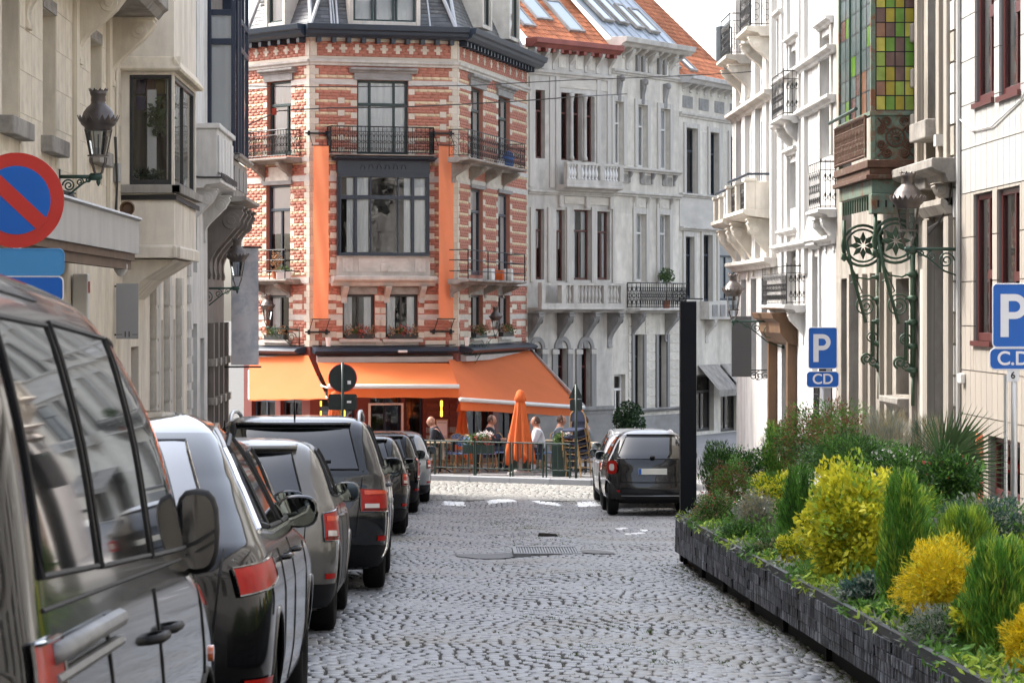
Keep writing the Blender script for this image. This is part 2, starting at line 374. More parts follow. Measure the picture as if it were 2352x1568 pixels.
# pavements with a kerb of separate stones
def pavement(name, poly, top, kerb, m=PAVE):
    b = MB(); n = len(poly)
    i = b.pts([(x, y, base(y) + top) for x, y in poly] + [(x, y, base(y) - 0.15) for x, y in poly])
    b.face(range(i, i + n))
    for k in range(n): b.face((i + k, i + n + k, i + n + (k + 1) % n, i + (k + 1) % n))
    o = b.build(name, m); tag(o, None, None, kind='structure')
    for (a, c) in kerb:
        a, c = Vector((*a, 0)), Vector((*c, 0)); e = c - a; m_ = max(1, int(e.length / 0.95)); t = e.normalized(); nn = Vector((t.y, -t.x, 0))
        for k in range(m_):
            p, q = a + e * (k / m_) + t * 0.005, a + e * ((k + 1) / m_) - t * 0.005
            z0, z1 = base(p.y), base(q.y); bb = MB()
            P = [(p, z0), (q, z1)]
            v = []
            for pt, z in P:
                for off, dz in ((-0.03, -0.14), (-0.03, top - 0.012), (-0.015, top + 0.003), (0.14, top + 0.003), (0.14, -0.14)):
                    r_ = pt - nn * off; v.append((r_.x, r_.y, z + dz))
            j = bb.pts(v)
            for q_ in range(4): bb.face((j + q_, j + q_ + 1, j + 5 + q_ + 1, j + 5 + q_))
            bb.face((j, j + 4, j + 3, j + 2, j + 1)); bb.face((j + 5, j + 6, j + 7, j + 8, j + 9))
            bb.build('kerb_stone', KERB, o)
    return o
yl = [y * 2.0 for y in range(-2, 23)] + [45 + k for k in range(0, 13)]
pavement('pavement_left', [(-2.78, y) for y in yl] + [(-7.5, y) for y in reversed(yl)], 0.12, [((-2.75, 58), (-2.75, 8))])
yl2 = [y * 2.0 for y in range(-2, 23)] + [45 + k for k in range(0, 27)]
pavement('pavement_right', [(10, y) for y in yl2] + [(5.03, y) for y in reversed(yl2)], 0.12, [((5.0, 12), (5.0, 70))])
KE = [at(880, 1100, 65.6), at(989, 1103, 65.1), at(1359, 1114, 63.3), at(1620, 1122, 62.6)]
kp = [(-9.0, 66.2)] + [(p.x, p.y) for p in KE] + [(7.6, 64.4)]
pavement('terrace_pavement', kp + [(13, 72), (13, 95), (-9, 95)], 0.13, [(kp[k], kp[k + 1]) for k in range(len(kp) - 1)])
# iron grating and tar patches beside it
gz = roadz(1.3, 35.6)
g = thing('drain_grate', (1.35, 35.6, gz), 'slotted steel drain grating set into the cobbles in mid street', 'drain')
STEEL = mat('worn_steel', (0.25, 0.255, 0.26), 0.5, 0.3, var=0.25, vscale=10)
SLOTGREY = mat('slot_grey', (.09, .09, .09), .8, var=.3)
def gzz(y): return gz + 0.02 - (y - 35.6) * 0.01
b = MB()
for (x0, x1, y0, y1) in ((GR[0], GR[1], GR[2], GR[2] + .07), (GR[0], GR[1], GR[3] - .07, GR[3]), (GR[0], GR[0] + .05, GR[2] + .07, GR[3] - .07), (GR[1] - .05, GR[1], GR[2] + .07, GR[3] - .07)): b.box(x0, x1, y0, y1, gz - 0.06, gz + 0.035)
b.build('frame', STEEL, g); MB().box(GR[0] + .05, GR[1] - .05, GR[2] + .07, GR[3] - .07, gz - .04, gz + .012).build('slot_fill', SLOTGREY, g)  # plate added under the bars so their shaded slots look less black
me = MB().box(-0.011, 0.011, -0.44, 0.44, -0.05, 0.03).mesh('bar', STEEL)
for k in range(22): inst(me, 'bar', g, (GR[0] + 0.07 + k * 0.0345, (GR[2] + GR[3]) / 2, gz))
TAR = mat('tar_patch', (0.165, 0.168, 0.172), 0.7, var=0.25, bump=0.4)
for (cx, cy, rx, ry) in ((0.58, 35.5, 0.40, 0.75), (1.98, 35.4, 0.22, 0.4)):
    b = MB(); n = 22
    P = [(cx + rx * math.cos(2 * math.pi * k / n) * (1 + .14 * math.sin(3 * k)), cy + ry * math.sin(2 * math.pi * k / n) * (1 + .1 * math.cos(2 * k))) for k in range(n)]
    b.poly([(x, y, roadz(x, y) + 0.012) for x, y in P]); b.build('tar_patch', TAR, road)
# weeds in the joints of the crown
b = MB(); rr = random.Random(5)
spots = [(rr.gauss(1.55, 0.5), rr.uniform(18, 30)) for _ in range(70)] + [(rr.gauss(1.35, .38), rr.uniform(36, 52)) for _ in range(130)] + [(rr.uniform(2.5, 2.9), rr.uniform(17, 33)) for _ in range(190)] + [(rr.uniform(-.3, 2.4), rr.uniform(18, 50)) for _ in range(60)]
for X, Y in spots:
    for k in range(rr.randint(10, 22)):
        x, y = X + rr.gauss(0, .05), Y + rr.gauss(0, .07); z = roadz(x, y) - 0.01; a = rr.uniform(0, 6.28); h = rr.uniform(.0, .012); wd = .007
        b.poly([(x - wd * math.cos(a), y - wd * math.sin(a), z), (x + wd * math.cos(a), y + wd * math.sin(a), z), (x + rr.gauss(0, .02), y + rr.gauss(0, .02), z + .015 + h)])
WEED = mat('weed_green', (0.085, 0.14, 0.028), 0.8, island=0.4, trans=0.3)
tag(b.build('grass', WEED), 'short green weeds growing in the joints between the cobbles', 'grass', kind='stuff')
b = MB(); z = roadz(0.9, 41); b.prism([(-.14, 0), (.16, 0), (.13, .035), (-.12, .05)], 0, .10, 'y'); b.v = [(x + 1.55, y + 40.6, q + roadz(1.55, 40.6) + .004) for x, y, q in b.v]
tag(b.build('loose_cobble', GROUT, bevel=.01), 'dark loose stone lying on the crown of the road', 'stone')
# ================================================================== building kit
def wall(fr, par, u0, u1, z0, z1, ops, m, name='wall', dep=0.0, rev=0.22, rm=None):
    """front sheet with openings and their reveals"""
    us = sorted({u0, u1} | {max(u0, min(u1, o[k])) for o in ops for k in (0, 1)}); zs = sorted({z0, z1} | {max(z0, min(z1, o[k])) for o in ops for k in (2, 3)})
    b = fr.mb()
    for i in range(len(us) - 1):
        for j in range(len(zs) - 1):
            cu, cz = (us[i] + us[i + 1]) / 2, (zs[j] + zs[j + 1]) / 2
            if us[i + 1] - us[i] < 1e-5 or zs[j + 1] - zs[j] < 1e-5 or any(o[0] < cu < o[1] and o[2] < cz < o[3] for o in ops): continue
            b.quad((us[i], dep, zs[j]), (us[i + 1], dep, zs[j]), (us[i + 1], dep, zs[j + 1]), (us[i], dep, zs[j + 1]))
    for (a, c, e, g) in ops:
        r0, r1 = dep, dep + rev
        b.quad((a, r0, e), (a, r1, e), (a, r1, g), (a, r0, g)); b.quad((c, r0, e), (c, r0, g), (c, r1, g), (c, r1, e))
        b.quad((a, r0, e), (c, r0, e), (c, r1, e), (a, r1, e)); b.quad((a, r0, g), (a, r1, g), (c, r1, g), (c, r0, g))
    return b.build(name, m, par)
def sheetbox(fr, par, u0, u1, d0, d1, z0, z1, m, name, bevel=0.0):
    return fr.mb().box(u0, u1, d0, d1, z0, z1).build(name, m, par, bevel=bevel)
def window(fr, par, u0, u1, z0, z1, fm, cols=(0.5,), transom=None, curtain='part', dep=0.10, fw=0.06, tilt=0.0, gm=None, room=True, name='window', label=None):
    """frame with bars (part), each pane, curtain and the dim room behind it (sub-parts)"""
    gm = gm or GLASS; b = fr.mb(); d0, d1 = dep, dep + 0.07
    b.box(u0, u0 + fw, d0, d1, z0, z1).box(u1 - fw, u1, d0, d1, z0, z1).box(u0 + fw, u1 - fw, d0, d1, z0, z0 + fw * 1.5).box(u0 + fw, u1 - fw, d0, d1, z1 - fw, z1)
    a0, a1, e0, e1 = u0 + fw, u1 - fw, z0 + fw * 1.5, z1 - fw
    zt = None; bw = fw * 0.5
    rowsz = [(e0, e1)]
    if transom:
        zt = z0 + (z1 - z0) * transom; b.box(a0, a1, d0 - 0.012, d1, zt - fw * 0.6, zt + fw * 0.6); rowsz = [(e0, zt - fw * .6), (zt + fw * .6, e1)]
    cs = [a0] + [a0 + (a1 - a0) * c for c in cols] + [a1]
    cells = []
    for r_, (za, zb) in enumerate(rowsz):
        cc = cs if (r_ == 0 or len(cols) > 1) else [a0, a1]
        for k in range(len(cc) - 1):
            l = cc[k] + (bw if k else 0); q = cc[k + 1] - (bw if k < len(cc) - 2 else 0)
            if k: b.box(cc[k] - bw, cc[k] + bw, d0 + 0.004, d1 - .004, za, zb)
            cells.append((l, q, za, zb))
    w = b.build(name, fm, par, bevel=0.006)
    if label: w['label'] = label
    for (l, q, za, zb) in cells: fr.mb().quad((l, dep + .035, za), (q, dep + .035, za), (q, dep + .035, zb), (l, dep + .035, zb)).build('pane', gm, w)
    cd = dep + 0.065
    def drape(l, q):
        n = max(6, int((q - l) / 0.035)); ph = RNG.random() * 6
        rows = [[(l + (q - l) * i / n, cd + 0.018 * math.sin(i * 1.25 + ph) + 0.01 * math.sin(i * .4), z) for i in range(n + 1)] for z in (z0 + .02, z1 - .02)]
        fr.mb().grid(rows).build('curtain', CURT, w, smooth=True)
    if curtain == 'full': drape(u0, u1)
    elif curtain == 'part': drape(u0, u0 + (u1 - u0) * .34); drape(u1 - (u1 - u0) * .30, u1)
    elif curtain == 'left': drape(u0, u0 + (u1 - u0) * .5)
    elif curtain == 'right': drape(u0 + (u1 - u0) * .5, u1)
    elif curtain == 'blind': fr.mb().box(u0, u1, cd, cd + .004, z0 + (z1 - z0) * .45, z1).build('blind', CURT, w)
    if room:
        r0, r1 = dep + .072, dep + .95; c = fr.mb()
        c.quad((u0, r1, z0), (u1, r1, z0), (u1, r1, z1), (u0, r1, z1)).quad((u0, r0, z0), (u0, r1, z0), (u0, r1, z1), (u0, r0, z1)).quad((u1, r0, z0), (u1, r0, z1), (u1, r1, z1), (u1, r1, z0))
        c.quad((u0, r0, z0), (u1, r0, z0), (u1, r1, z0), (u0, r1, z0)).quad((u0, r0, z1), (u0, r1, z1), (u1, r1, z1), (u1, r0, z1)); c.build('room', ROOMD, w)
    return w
def mould(fr, par, u0, u1, prof, m, name='cornice', smooth=False):
    """horizontal moulding: (depth, z) outline pushed along the wall"""
    return fr.mb().prism(prof, u0, u1, 'x').build(name, m, par, bevel=0.008)
def ledge(fr, par, u0, u1, z0, z1, proj, m, name='ledge', d1=0.0):
    h = z1 - z0
    return mould(fr, par, u0, u1, [(d1, z0), (-proj * .45, z0), (-proj * .55, z0 + h * .35), (-proj * .9, z0 + h * .5), (-proj, z0 + h * .62), (-proj, z1 - h * .06), (-proj * .96, z1), (d1, z1)], m, name)
def scroll_prof(z, h, p, n=14):
    """outline of an S-scroll bracket hanging under height z"""
    P = [(0.02, z), (-p, z), (-p, z - h * .07)]
    for k in range(n + 1):
        t = k / n; y = -p * (0.96 * (1 - t) ** 1.7 + 0.10 * math.sin(t * math.pi * 2.0) + 0.09); P.append((min(y, -0.03), z - h * (.09 + .86 * t)))
    P += [(-0.05, z - h), (0.02, z - h)]
    return P
def corbel(fr, par, u, z, h, p, t, m, name='bracket', roundel=True):
    b = fr.mb().prism(scroll_prof(z, h, p), u - t / 2, u + t / 2, 'x')
    if roundel:
        for s in (-1, 1): b.disc((u + s * (t / 2 + .008), -p * .68, z - h * .2), h * .12, 'x', .03, 18).disc((u + s * (t / 2 + .02), -p * .68, z - h * .2), h * .06, 'x', .03, 12)
    b.box(u - t * .62, u + t * .62, -p * 1.06, 0.0, z - h * .035, z - .002)
    return b.build(name, m, par, bevel=.008)
_UNIT = {}
def block(fr, par, u0, u1, z0, z1, proud=0.012, m=QUOIN, name='stone_block', d1=0.02):
    if m.name not in _UNIT:
        _UNIT[m.name] = MB().box(-.5, .5, -.5, .5, -.5, .5).mesh('stone_block', m)
    return inst(_UNIT[m.name], name, par, fr.P((u0 + u1) / 2, (d1 - proud) / 2, (z0 + z1) / 2), (0, 0, fr.rz), (abs(u1 - u0) - .006, d1 + proud, abs(z1 - z0) - .006))
def sub_iv(ivs, a, b):
    out = []
    for (l, r_) in ivs:
        if b <= l or a >= r_: out.append((l, r_)); continue
        if a > l: out.append((l, a))
        if b < r_: out.append((b, r_))
    return out
def bricks(fr, par, u0, u1, z0, z1, skip, style, mats, name='bricks', course=0.0762, proud=0.003, ln=0.22):
    V = []; mi = []; k = 0; z = z0
    while z + course * .9 <= z1:
        iv = [(u0, u1)]; zc = z + course / 2
        for (a, c, e, g) in skip:
            if e - .01 < zc < g + .01: iv = sub_iv(iv, a, c)
        s = style(k, zc)
        if s >= 0:
            for (l, r_) in iv:
                x = l - (ln / 2 if k % 2 else 0)
                while x < r_ - .02:
                    a, c = max(x, l) + .0025, min(x + ln, r_) - .0025
                    if c - a > .025:
                        e, g = z + .003, z + course - .003; q = -proud + RNG.uniform(-.001, .001)
                        V.append([(a, .012, e), (c, .012, e), (c, .012, g), (a, .012, g), (a, q, e), (c, q, e), (c, q, g), (a, q, g)]); mi += [s] * 5
                    x += ln
        z += course; k += 1
    if not V: return None
    V = np.array(V, np.float32); n = len(V); M = np.array(fr.M, np.float32)
    W = V.reshape(-1, 3) @ M[:3, :3].T + M[:3, 3]
    q0 = np.array([(4, 5, 6, 7), (0, 1, 5, 4), (1, 2, 6, 5), (2, 3, 7, 6), (3, 0, 4, 7)], np.int32)
    FA = (q0[None] + 8 * np.arange(n, dtype=np.int32)[:, None, None]).reshape(-1, 4)
    o = bulk(name, W, FA, mats, par, mi=mi); o['kind'] = 'stuff'; return o
def iron_rail(par, path, h, m, style=0, name='railing', step=0.11, r=.009):
    """wrought iron railing along a path of scene points (feet)"""
    b = MB(); P = [Vector(p) for p in path]; Z = Vector((0, 0, 1))
    b.tube([p + Z * h for p in P], r * 1.9, 6); b.tube([p + Z * .05 for p in P], r * 1.3, 5)
    if style: b.tube([p + Z * (h * .82) for p in P], r, 5)
    for a, c in zip(P[:-1], P[1:]):
        e = c - a; n = max(1, round(e.length / step)); t = e.normalized()
        for k in range(n + 1):
            q = a + e * (k / n); b.tube([q + Z * .02, q + Z * (h + (.05 if style == 2 else 0))], r * (1.5 if k in (0, n) else .85), 5)
            if k == n: break
            mid = q + e * (.5 / n); s = e.length / n
            def ring(c0, rad, mm=8, rr=.75): b.tube([c0 + (t * math.cos(j * 2 * math.pi / mm) + Z * math.sin(j * 2 * math.pi / mm)) * rad for j in range(mm)], r * rr, 4, closed=True)
            if style == 1:
                ring(mid + Z * h * .45, s * .36); ring(mid + Z * h * .2, s * .25)
                b.tube([q + Z * h * .62, mid + Z * h * .8, q + e / n + Z * h * .62], r * .8, 4)
                b.tube([mid + Z * h * .1, mid + Z * h * .75], r * .7, 4)
            elif style == 2:
                for zz in (.22, .62):
                    c0 = q + Z * h * zz; b.tube([c0 - t * s * .38 + Z * .06, c0 - t * s * .42, c0 - Z * .03, c0 + t * s * .42, c0 + t * s * .38 + Z * .06], r * .8, 4)
                    b.tube([c0 + Z * .02, c0 + Z * .08, c0 + Z * .13], [r * 1.2, r * 3.2, .002], 5)
            elif style == 3:
                for zz in (.25, .5, .75): ring(mid + Z * h * zz, s * .42, 8, .9)
                b.tube([q + Z * h * .1, q + e / n + Z * h * .9], r * .7, 4); b.tube([q + Z * h * .9, q + e / n + Z * h * .1], r * .7, 4)
    return b.build(name, m, par)
BAL = MB().lathe([(.05, 0), (.05, .04), (.03, .06), (.032, .1), (.055, .18), (.058, .24), (.04, .34), (.026, .42), (.03, .47), (.05, .49), (.05, .54)], n=10)
def balusters(par, a, c, n, h, m):
    key = 'bal' + m.name
    if key not in _UNIT:
        _UNIT[key] = BAL.mesh('baluster', m, True)
    a, c = Vector(a), Vector(c)
    for k in range(n): inst(_UNIT[key], 'baluster', par, a + (c - a) * ((k + .5) / n), (0, 0, 0), (1, 1, h / .54))
def spiral(c, ax, up, r0, r1, turns, n=26, ph=0.0):
    return [Vector(c) + (Vector(ax) * math.cos(ph + turns * 2 * math.pi * k / n) + Vector(up) * math.sin(ph + turns * 2 * math.pi * k / n)) * (r0 + (r1 - r0) * k / n) for k in range(n + 1)]
def lantern(foot, knob, D, label, group='street lanterns on wall brackets'):
    """gas-style lantern: foot on the wall, knob at the arm's end, D = width over the leaf crown"""
    foot, knob = Vector(foot), Vector(knob); t = thing('street_lantern', knob, label, 'street lamp', group)
    e = (foot - knob); e.z = 0; ln = e.length; e.normalize(); Z = Vector((0, 0, 1))
    b = MB(); r = D * .045
    b.tube([foot, knob], r, 8).tube([knob - e * r * 2, knob - e * r, knob + e * r * 4, knob + e * r * 5], [r, r * 2, r * 2, r], 8)
    b.tube([foot + Z * r * 4, foot - Z * ln * .55], r * 1.3, 6)
    b.tube([foot - Z * ln * .52 - e * .02, foot - Z * ln * .42 - e * ln * .3, foot - Z * ln * .16 - e * ln * .62, foot - Z * r - e * ln * .86], r * .6, 6)
    b.tube(spiral(foot - e * ln * .26 - Z * ln * .22, e, Z, ln * .16, ln * .03, 1.8), r * .5, 5); b.tube(spiral(foot - e * ln * .54 - Z * ln * .13, e, Z, ln * .10, ln * .02, 1.6, ph=1.5), r * .45, 5)
    b.tube(spiral(foot - e * ln * .74 - Z * ln * .08, e, Z, ln * .06, ln * .012, 1.5, ph=3), r * .4, 5); b.lathe([(r * .3, -r * 5), (r * 1.2, -r * 3), (r * .9, -r)], knob, 8)
    b.build('bracket', GREENM, t, smooth=True)
    b = MB()
    for k in range(4):
        a = k * math.pi / 2 + .78; c, s = math.cos(a), math.sin(a)
        b.tube([knob + Vector((c * q * D, s * q * D, z * D)) for q, z in ((.03, .02), (.12, .10), (.17, .24), (.235, .34), (.25, .46))], D * .02, 5)
    b.lathe([(.19 * D, .475 * D), (.26 * D, .48 * D), (.26 * D, .51 * D), (.19 * D, .52 * D)], knob, 16); b.build('cradle', LEADM, t)
    b = MB(); n = 6
    b.lathe([(.19 * D, .52 * D), (.315 * D, 1.10 * D)], knob, n, .26, cap=False); b.build('glass', LGLASS, t)
    b = MB()
    for k in range(n):
        a = .26 + k * 2 * math.pi / n; b.tube([knob + Vector((math.cos(a) * .195 * D, math.sin(a) * .195 * D, .5 * D)), knob + Vector((math.cos(a) * .32 * D, math.sin(a) * .32 * D, 1.12 * D))], D * .016, 4)
    b.tube([knob + Z * .5 * D, knob + Z * 1.0 * D], D * .022, 6); b.build('ribs', LEADM, t)
    hood = MB().lathe([(.30 * D, 1.09 * D), (.33 * D, 1.12 * D), (.33 * D, 1.17 * D), (.40 * D, 1.22 * D), (.44 * D, 1.30 * D), (.45 * D, 1.36 * D), (.40 * D, 1.40 * D), (.36 * D, 1.52 * D), (.28 * D, 1.63 * D), (.20 * D, 1.70 * D), (.165 * D, 1.76 * D), (.18 * D, 1.80 * D), (.17 * D, 1.90 * D), (.19 * D, 1.93 * D), (.215 * D, 2.03 * D)], knob, 20).build('hood', LEADM, t, smooth=True)
    b = MB()
    def leaves(r0, z0, n, hh, out):
        for k in range(n):
            a = 2 * math.pi * k / n; da = math.pi / n * .85
            p = [knob + Vector((math.cos(q) * rr, math.sin(q) * rr, z)) for q, rr, z in ((a - da, r0, z0), (a + da, r0, z0), (a + da * .5, r0 + out * .6, z0 + hh * .55), (a, r0 + out, z0 + hh), (a - da * .5, r0 + out * .6, z0 + hh * .55))]
            b.poly(p)
    leaves(.44 * D, 1.30 * D, 20, .15 * D, .06 * D); leaves(.20 * D, 2.0 * D, 10, .09 * D, .03 * D); b.build('leaf_crown', LEADM, hood, solid=.008)
    return t
def roof_pieces(par, fr, u0, u1, z0, slope, dep, m, pw, ph, name, lift=.02, limit=300, skip=(), d0=0.0):
    """tiles or slates laid in courses up a slope; the first 300 singly, the others joined"""
    run = math.hypot(dep, slope * dep); ang = math.atan(slope); rows = int(run / ph); n = 0; big = []
    key = 'tile%s%.2f%.2f' % (m.name, pw, ph)
    if key not in _UNIT:
        b = MB(); b.grid([[(x, -0.012, .014 + .016 * math.cos(x / pw * 2 * math.pi)) for x in (-pw / 2, -pw / 4, 0, pw / 4, pw / 2)], [(x, ph * 1.05, .002 + .016 * math.cos(x / pw * 2 * math.pi)) for x in (-pw / 2, -pw / 4, 0, pw / 4, pw / 2)]] if m is RTILE else [[(-pw * .485, 0, .012), (pw * .485, 0, .012)], [(-pw * .485, ph * 1.1, .002), (pw * .485, ph * 1.1, .002)]])
        b.f.append((0, len(b.v) // 2 - 1, len(b.v) // 2 - 1)) if False else None
        lip = [(v[0], v[1], v[2] - .016) for v in b.v[:len(b.v) // 2]]; i = b.pts(lip); k = len(lip)
        for j in range(k - 1): b.face((i + j, i + j + 1, j + 1, j))
        _UNIT[key] = b.mesh(name, m)
    me = _UNIT[key]; vv = np.array([v.co for v in me.vertices], np.float32); ff = np.array([list(p.vertices) for p in me.polygons], np.int32)
    VV = []; q = 0
    for j in range(rows):
        x = u0 + (pw / 2 if j % 2 and m is SLATE else 0) + pw / 2
        while x + pw / 2 <= u1 + .02:
            s = j * ph; d, z = d0 + s * math.cos(ang), z0 + s * math.sin(ang)
            if not any(a < x < c and e < s < g for a, c, e, g in skip):
                if q < limit: inst(me, name, par, fr.P(x, d, z), Matrix(fr.M.to_3x3() @ Matrix.Rotation(ang, 3, 'X')).to_euler())
                else:
                    ca, sa = math.cos(ang), math.sin(ang); W = np.stack([vv[:, 0] + x, vv[:, 1] * ca - vv[:, 2] * sa + d, vv[:, 1] * sa + vv[:, 2] * ca + z], 1); VV.append(W)
                q += 1
            x += pw
    if VV:
        V = np.concatenate(VV); M = np.array(fr.M, np.float32); V = V @ M[:3, :3].T + M[:3, 3]
        FA = (ff[None] + len(vv) * np.arange(len(VV), dtype=np.int32)[:, None, None]).reshape(-1, ff.shape[1]); bulk(name + 's', V, FA, m, par)['kind'] = 'stuff'
def text(s, fr_M, size, m, par, name='lettering', bold=True, ext=.002, sx=1.0):
    cu = bpy.data.curves.new(name, 'FONT'); cu.body = s; cu.size = size; cu.align_x = 'CENTER'; cu.align_y = 'CENTER'; cu.extrude = ext
    if bold: cu.offset = size * .018
    tmp = bpy.data.objects.new('t', cu); COL.objects.link(tmp); dg = bpy.context.evaluated_depsgraph_get()
    me = bpy.data.meshes.new_from_object(tmp.evaluated_get(dg)); bpy.data.objects.remove(tmp)
    me.materials.clear(); me.materials.append(m); o0 = org(par)
    me.transform(Matrix.Translation(-o0) @ fr_M @ Matrix.Diagonal((sx, 1, 1, 1)))
    o = bpy.data.objects.new(name, me); COL.objects.link(o); o.parent = par; ORG[o.name] = o0; return o
# ================================================================== brick corner house with the café
def xy(px, d): return ((px - VX) / F * d, d)
V0, V1, V2, V3 = xy(560, 71.0), xy(712, 69.0), xy(1050, 70.0), xy(1212, 78.0)
V4, V5, V6, V7 = xy(1405, 80.7), xy(1560, 84.1), xy(1704, 88.6), xy(1900, 96)
FL, FM, FR = Face(V0, V1), Face(V1, V2), Face(V2, V3)
gz0 = -2.5
house = thing('corner_house', (FM.P(FM.w / 2, 0, gz0)), 'striped red brick corner house with slate mansard roof and orange café awnings', 'building')
zc = FM.Z(880, 62); z_fr1 = FM.Z(880, 96); z_fr0 = FM.Z(880, 132); z_led = FM.Z(880, 146); z_band1 = FM.Z(880, 184); z_band0 = FM.Z(880, 197)
z_b2 = FM.Z(880, 362); z_b1 = FM.Z(880, 642); z_low = FM.Z(880, 655); z_aw = FM.Z(880, 800)
def win_px(fr, x0, x1, xr, yt, yb):
    return (fr.U(x0), fr.U(x1), fr.Z(xr, yb), fr.Z(xr, yt))
OP = {}
OP['M'] = [win_px(FM, 820, 938, 880, 185, 358), win_px(FM, 776, 980, 880, 408, 586), win_px(FM, 787, 861, 824, 676, 776), win_px(FM, 886, 960, 922, 676, 776)]
OP['L'] = [win_px(FL, 614, 669, 640, 187, 358), win_px(FL, 612, 667, 640, 425, 628), win_px(FL, 612, 664, 640, 678, 778)]
wl = FR.U(1081), FR.U(1109), FR.U(1144), FR.U(1171)
zr = [(OP['M'][0][2], OP['M'][0][3]), (FR.Z(1095, 632), FR.Z(1095, 434)), (OP['M'][2][2], OP['M'][2][3])]
OP['R'] = [(wl[0], wl[1], a, c) for a, c in zr] + [(wl[2], wl[3], a, c) for a, c in zr]
zt, zb = z_fr1 + .06, z_aw + .05
BR = [BRICK, YBRICK]
def corner_face(fr, ops, key):
    wall(fr, house, 0, fr.w, zb, zt, ops, MORTAR, 'wall', dep=.0012, rev=.25)
    skip = [(o[0] - .002, o[1] + .002, o[2], o[3]) for o in ops]
    blocks = []
    P = .305
    # stone bands right across the face
    for (a, c, pr, m) in ((z_band0, z_band1, .015, PSTONE), (z_b2 - .12, z_b2, .02, PSTONE), (FM.Z(880, 418), FM.Z(880, 404), .015, PSTONE), (z_b1 - .1, z_b1 + .06, .03, PSTONE), (FM.Z(880, 735), FM.Z(880, 722), .012, PSTONE)):
        iv = [(0, fr.w)]
        for o in ops:
            if o[2] < (a + c) / 2 < o[3]: iv = sub_iv(iv, o[0], o[1])
        for (l, r_) in iv:
            n = max(1, round((r_ - l) / .8))
            for k in range(n): block(fr, house, l + (r_ - l) * k / n, l + (r_ - l) * (k + 1) / n, a, c, pr, m, 'band_stone')
            skip.append((l, r_, a, c))
    # corner strips with toothed quoins
    for (u, s) in ((0, 1), (fr.w, -1)):
        if key == 'L' and u == 0: continue
        z = zb; k = 0
        while z < z_led - .1:
            wd = .13 if k % 2 else .22; l, r_ = sorted((u, u + s * wd)); h = P / 2
            block(fr, house, l, r_, z, min(z + h, z_led - .05), .014, QUOIN, 'quoin'); skip.append((l, r_, z, z + h)); z += h; k += 1
    # window jamb blocks
    for o in ops:
        if o[1] - o[0] > 1.8: continue
        for (u, s) in ((o[0], -1), (o[1], 1)):
            z = o[2]; k = 0
            while z + .14 < o[3]:
                wd = .16 if key != 'R' else .26
                if k % 1 == 0:
                    l, r_ = sorted((u, u + s * wd)); block(fr, house, max(0, l), min(fr.w, r_), z, z + .145, .010, QUOIN, 'jamb_block'); skip.append((l, r_, z, z + .15))
                z += P; k += 1
    # free blocks on the piers
    if key == 'M':
        for u in (fr.U(776), fr.U(1010)):
            z = z_b2 + .1
            while z < z_band0 - .2: block(fr, house, u, u + .17, z, z + .145, .010, QUOIN, 'pier_block'); skip.append((u, u + .17, z, z + .15)); z += P
        for u, s in ((ops[1][0], -1), (ops[1][1], 1)):
            z = z_b1 + .1
            while z < z_b2 - .2: l, r_ = sorted((u, u + s * .2)); block(fr, house, l, r_, z, z + .145, .010, QUOIN, 'jamb_block'); skip.append((l, r_, z, z + .15)); z += P
    # ground band: long cream stones with single red courses
    z = zb
    while z < z_low - .2:
        iv = [(.3 if key != 'L' else 0, fr.w - .3)]
        for (a, c, e, g) in skip:
            if e - .02 < z + .08 < g + .02 or e - .02 < z + .02 < g: iv = sub_iv(iv, a, c)
        for (l, r_) in iv:
            if r_ - l < .1: continue
            n = max(1, round((r_ - l) / .5))
            for k in range(n):
                if (k + int(z * 9)) % 5 == 4: continue
                block(fr, house, l + (r_ - l) * k / n, l + (r_ - l) * (k + 1) / n, z, z + .145, .008, QUOIN, 'stone_block'); skip.append((l + (r_ - l) * k / n, l + (r_ - l) * (k + 1) / n, z, z + .15))
        z += .229
    # frieze skip
    skip.append((0, fr.w, z_fr0 - .14, z_fr0)); 
    def style(k, z): return 0 if z < z_low or z > z_led else (1 if k % 4 == 3 else 0)
    bricks(fr, house, 0, fr.w, zb, z_fr1, skip, style, BR)
    # frieze borders, corner posts, crosses, ledge
    block(fr, house, 0, fr.w, z_fr1 - .02, zt, .02, QUOIN, 'frieze_border'); block(fr, house, 0, fr.w, z_fr0 - .08, z_fr0, .02, QUOIN, 'frieze_border')
    ledge(fr, house, -.02, fr.w + .02, z_fr0 - .23, z_fr0 - .08, .10, PSTONE)
    for u, s in ((0, 1), (fr.w, -1)):
        l, r_ = sorted((u, u + s * .17)); block(fr, house, l, r_, z_fr0, z_fr1 - .02, .022, QUOIN, 'frieze_post')
    n = {'M': 9, 'L': 5, 'R': 10}[key]; cz = (z_fr0 + z_fr1) / 2
    for k in range(n):
        u = .32 + (fr.w - .64) * (k + .5) / n - (0 if key != 'M' else 0)
        b = fr.mb().box(u - .10, u + .10, -.014, .01, cz - .03, cz + .03).box(u - .05, u + .05, -.014, .01, cz + .03, cz + .105).box(u - .05, u + .05, -.014, .01, cz - .105, cz - .03); b.build('brick_cross', QUOIN, house)
for fr, ops, key in ((FL, OP['L'], 'L'), (FM, OP['M'], 'M'), (FR, OP['R'], 'R')): corner_face(fr, ops, key)
